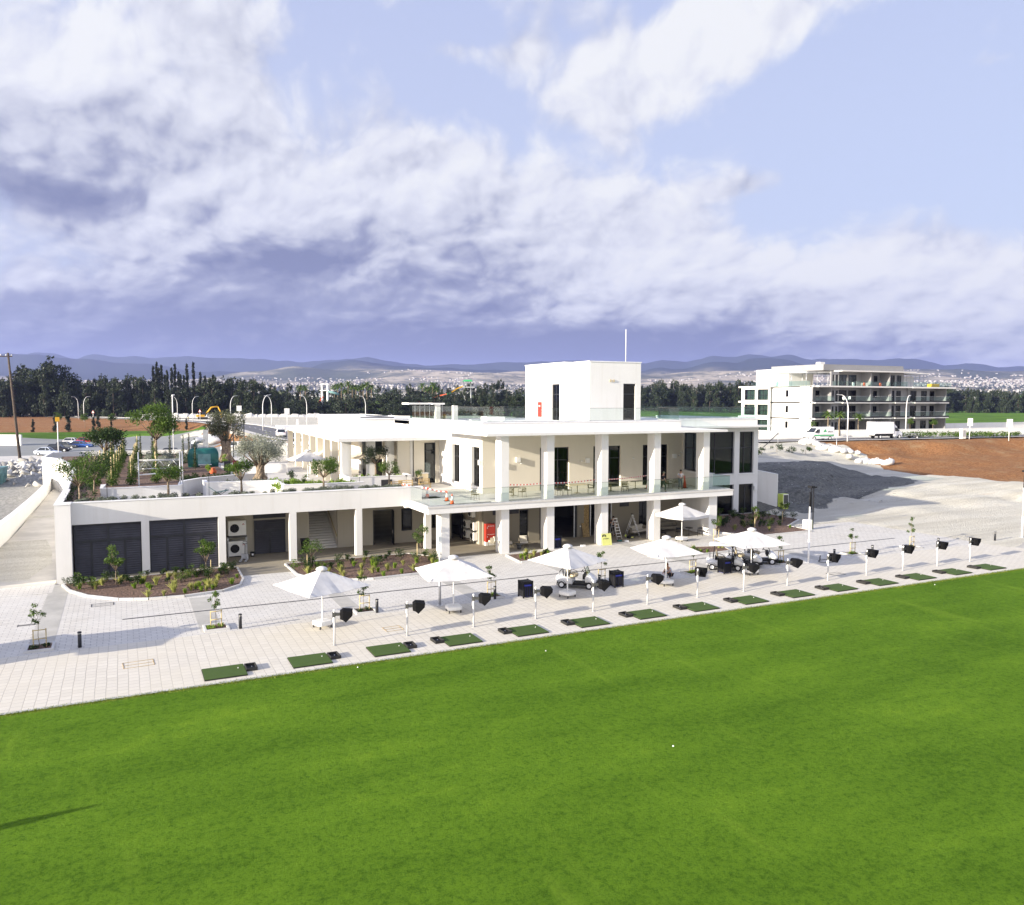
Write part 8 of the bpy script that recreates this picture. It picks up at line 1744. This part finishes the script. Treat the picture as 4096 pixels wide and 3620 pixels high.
# young trees and cypresses along the lawn below the red bank
yt = small_tree('', (0,0,0), 5.2, 1.7, 3.0, 401, lm='leaf', nleaf=900, nclump=8, size=.30, r0=.08, name='avenue_tree'); yt['group'] = 'young trees along the red bank'
for k, (px_, d, s) in enumerate(((229,238,1.0),(341,236,.95),(453,235,.95),(592,232,1.0),(674,231,.95))):
    x, y = at_(px_, d); lb = f'{ORD[k]} young staked tree from the left along the foot of the red bank'
    if k == 0: yt.location = (x,y,3.2); yt['label'] = lb
    else: dup(yt, (x,y,3.2), k, lb, None, s)
sc_ = conifer('cypress_tree', 402, 5.2, .95, 900, 'cypress', .0, .35, .08, 'col', .4); sc_['group'] = 'small cypresses beside the putting lawn'
for k, (px_, d, s) in enumerate(((132,222,.85),(219,222,1.15),(271,222,1.25),(374,222,.95),(394,232,1.1),(651,228,.9),(668,228,.75),(700,226,.7),(745,226,.7),(445,230,.6))):
    x, y = at_(px_, d); lb = f'{ORD[k]} small dark cypress from the left beside the putting lawn'
    if k == 0: sc_.location = (x,y,2.3); sc_['label'] = lb; sc_.scale = (s,s,s)
    else: dup(sc_, (x,y,2.3 if d < 225 else 3.2), k, lb, None, s)
# low hedge plants on the near edge of the putting lawn: a continuous strip of ground cover
r = np.random.default_rng(31); bl = []
for k in range(210): px_ = r.uniform(-40,400); d = 229+r.normal()*1.2; x, y = at_(px_, d); bl.append((x,y,2.35,r.uniform(.4,1.1),r.uniform(.4,.9),r.uniform(.3,.8)))
for k in range(60): px_ = r.uniform(0,160) if k % 2 else r.uniform(620,760); d = 250; x, y = at_(px_, d); bl.append((x,y,3.5,1.0,.8,r.uniform(.4,.9)))
V, Fq = leaves(9000, bl, .35, r); tag(np_mesh('hedge_plants', V, Fq, M['leafdk']), 'low dark ground planting along both edges of the putting lawn', 'ground cover', kind='stuff')
# palms and shrubs in front of the apartments
for k, (px_, d, s, kk) in enumerate(((3249,152,.34,'p'),(3312,160,.55,'p'),(3358,158,.55,'p'),(3434,160,.5,'p'),(3730,168,.6,'t'),(3640,170,.6,'t'))):
    x, y = at_(px_, d); lb = ['low palm at the corner of the apartment block','first young palm before the shaded apartment facade','second young palm before the shaded apartment facade','third young palm before the shaded apartment facade','small leafy tree at the right end of the apartment block','small leafy tree left of the right end of the apartments'][k]
    if kk == 'p': dup(pm, (x,y,5.3), k, lb, 'palms before the apartments', (s,s,s*.95))
    else: dup(yt, (x,y,5.3), k, lb, 'small trees before the apartments', s)
r = np.random.default_rng(41); bl = []
for k in range(150): px_ = r.uniform(3560,4080); d = r.uniform(153,164); x, y = at_(px_, d); bl.append((x,y,5.6,r.uniform(.3,.9),r.uniform(.3,.9),r.uniform(.2,.6)))
V, Fq = leaves(4500, bl, .3, r); tag(np_mesh('garden_plants', V, Fq, M['leaf']), 'mixed low garden planting behind the right boundary wall', 'ground cover', kind='stuff')
gate = thing('gate_pillar', 'white gate pillar with a grille in the right boundary wall', 'pillar', (*at_(3852,152),5.0), -.1); MB().box(-.5,.5,-.3,.3,0,1.9).build('pillar_body', W, gate); MB().box(-.3,.3,-.33,-.305,.4,1.6).build('grille', M['steel'], gate)
gwall([at_(-60,178), at_(40,177.5), at_(84,177)], 1.3, 4.4, .4, 'plain white wall at the left edge beyond the street')
# the rubble strip beyond the far road

for k, (p0, p1, d) in enumerate(((560,1290,312),)):
    bl = MB(); r = np.random.default_rng(51); n = 90; top = []; 
    for i in range(n+1):
        px_ = p0+(p1-p0)*i/n; x, y = at_(px_, d); x2, y2 = at_(px_, d+9); h = 1.1+r.uniform(0,.9); top.append([(x,y,5.3),(x*.6+x2*.4+r.normal()*.3,y*.6+y2*.4,5.3+h),(x*.4+x2*.6,y*.4+y2*.6+r.normal()*.3,5.3+h*.9),(x2,y2,5.3)])
    bl.loft(top, cap=False, closed=False, smooth=False); struct(bl.build('spoil_bank', M['verge']))
# distant dark belts of trees at the foot of the hills and round the water park: they read as one mass
def belt(name, label, a0, a1, d0, d1, n, hmin, hmax, size, m, seed, per=26):
    r = np.random.default_rng(seed); a = r.uniform(a0,a1,n); d = r.uniform(d0,d1,n); x = d*(sin(YAW)+a*cos(YAW)); y = d*(cos(YAW)-a*sin(YAW)); z = ground_h(x,y) if d1 < 1300 else hill_h(a,d)
    h = r.uniform(hmin,hmax,n); bl = [(x[i],y[i],z[i]+h[i]*.5,h[i]*.42,h[i]*.42,h[i]*.55) for i in range(n)]
    V, Fq = leaves(n*per, bl, size, r); return tag(np_mesh(name, V, Fq, M[m]), label, 'trees', kind='stuff')
belt('distant_trees', 'far dark belt of trees around the water park beyond the wood', -.66, .02, 385, 620, 620, 7, 12, 2.2, 'pine', 61)
belt('distant_trees', 'scattered dark trees over the far plain below the town', -.75, .85, 1300, 3600, 2600, 9, 19, 6, 'pineb', 62, 14)
belt('distant_trees', 'light green bushes round the water park slides', -.30, -.06, 372, 400, 120, 4, 7, 1.2, 'palm', 63)
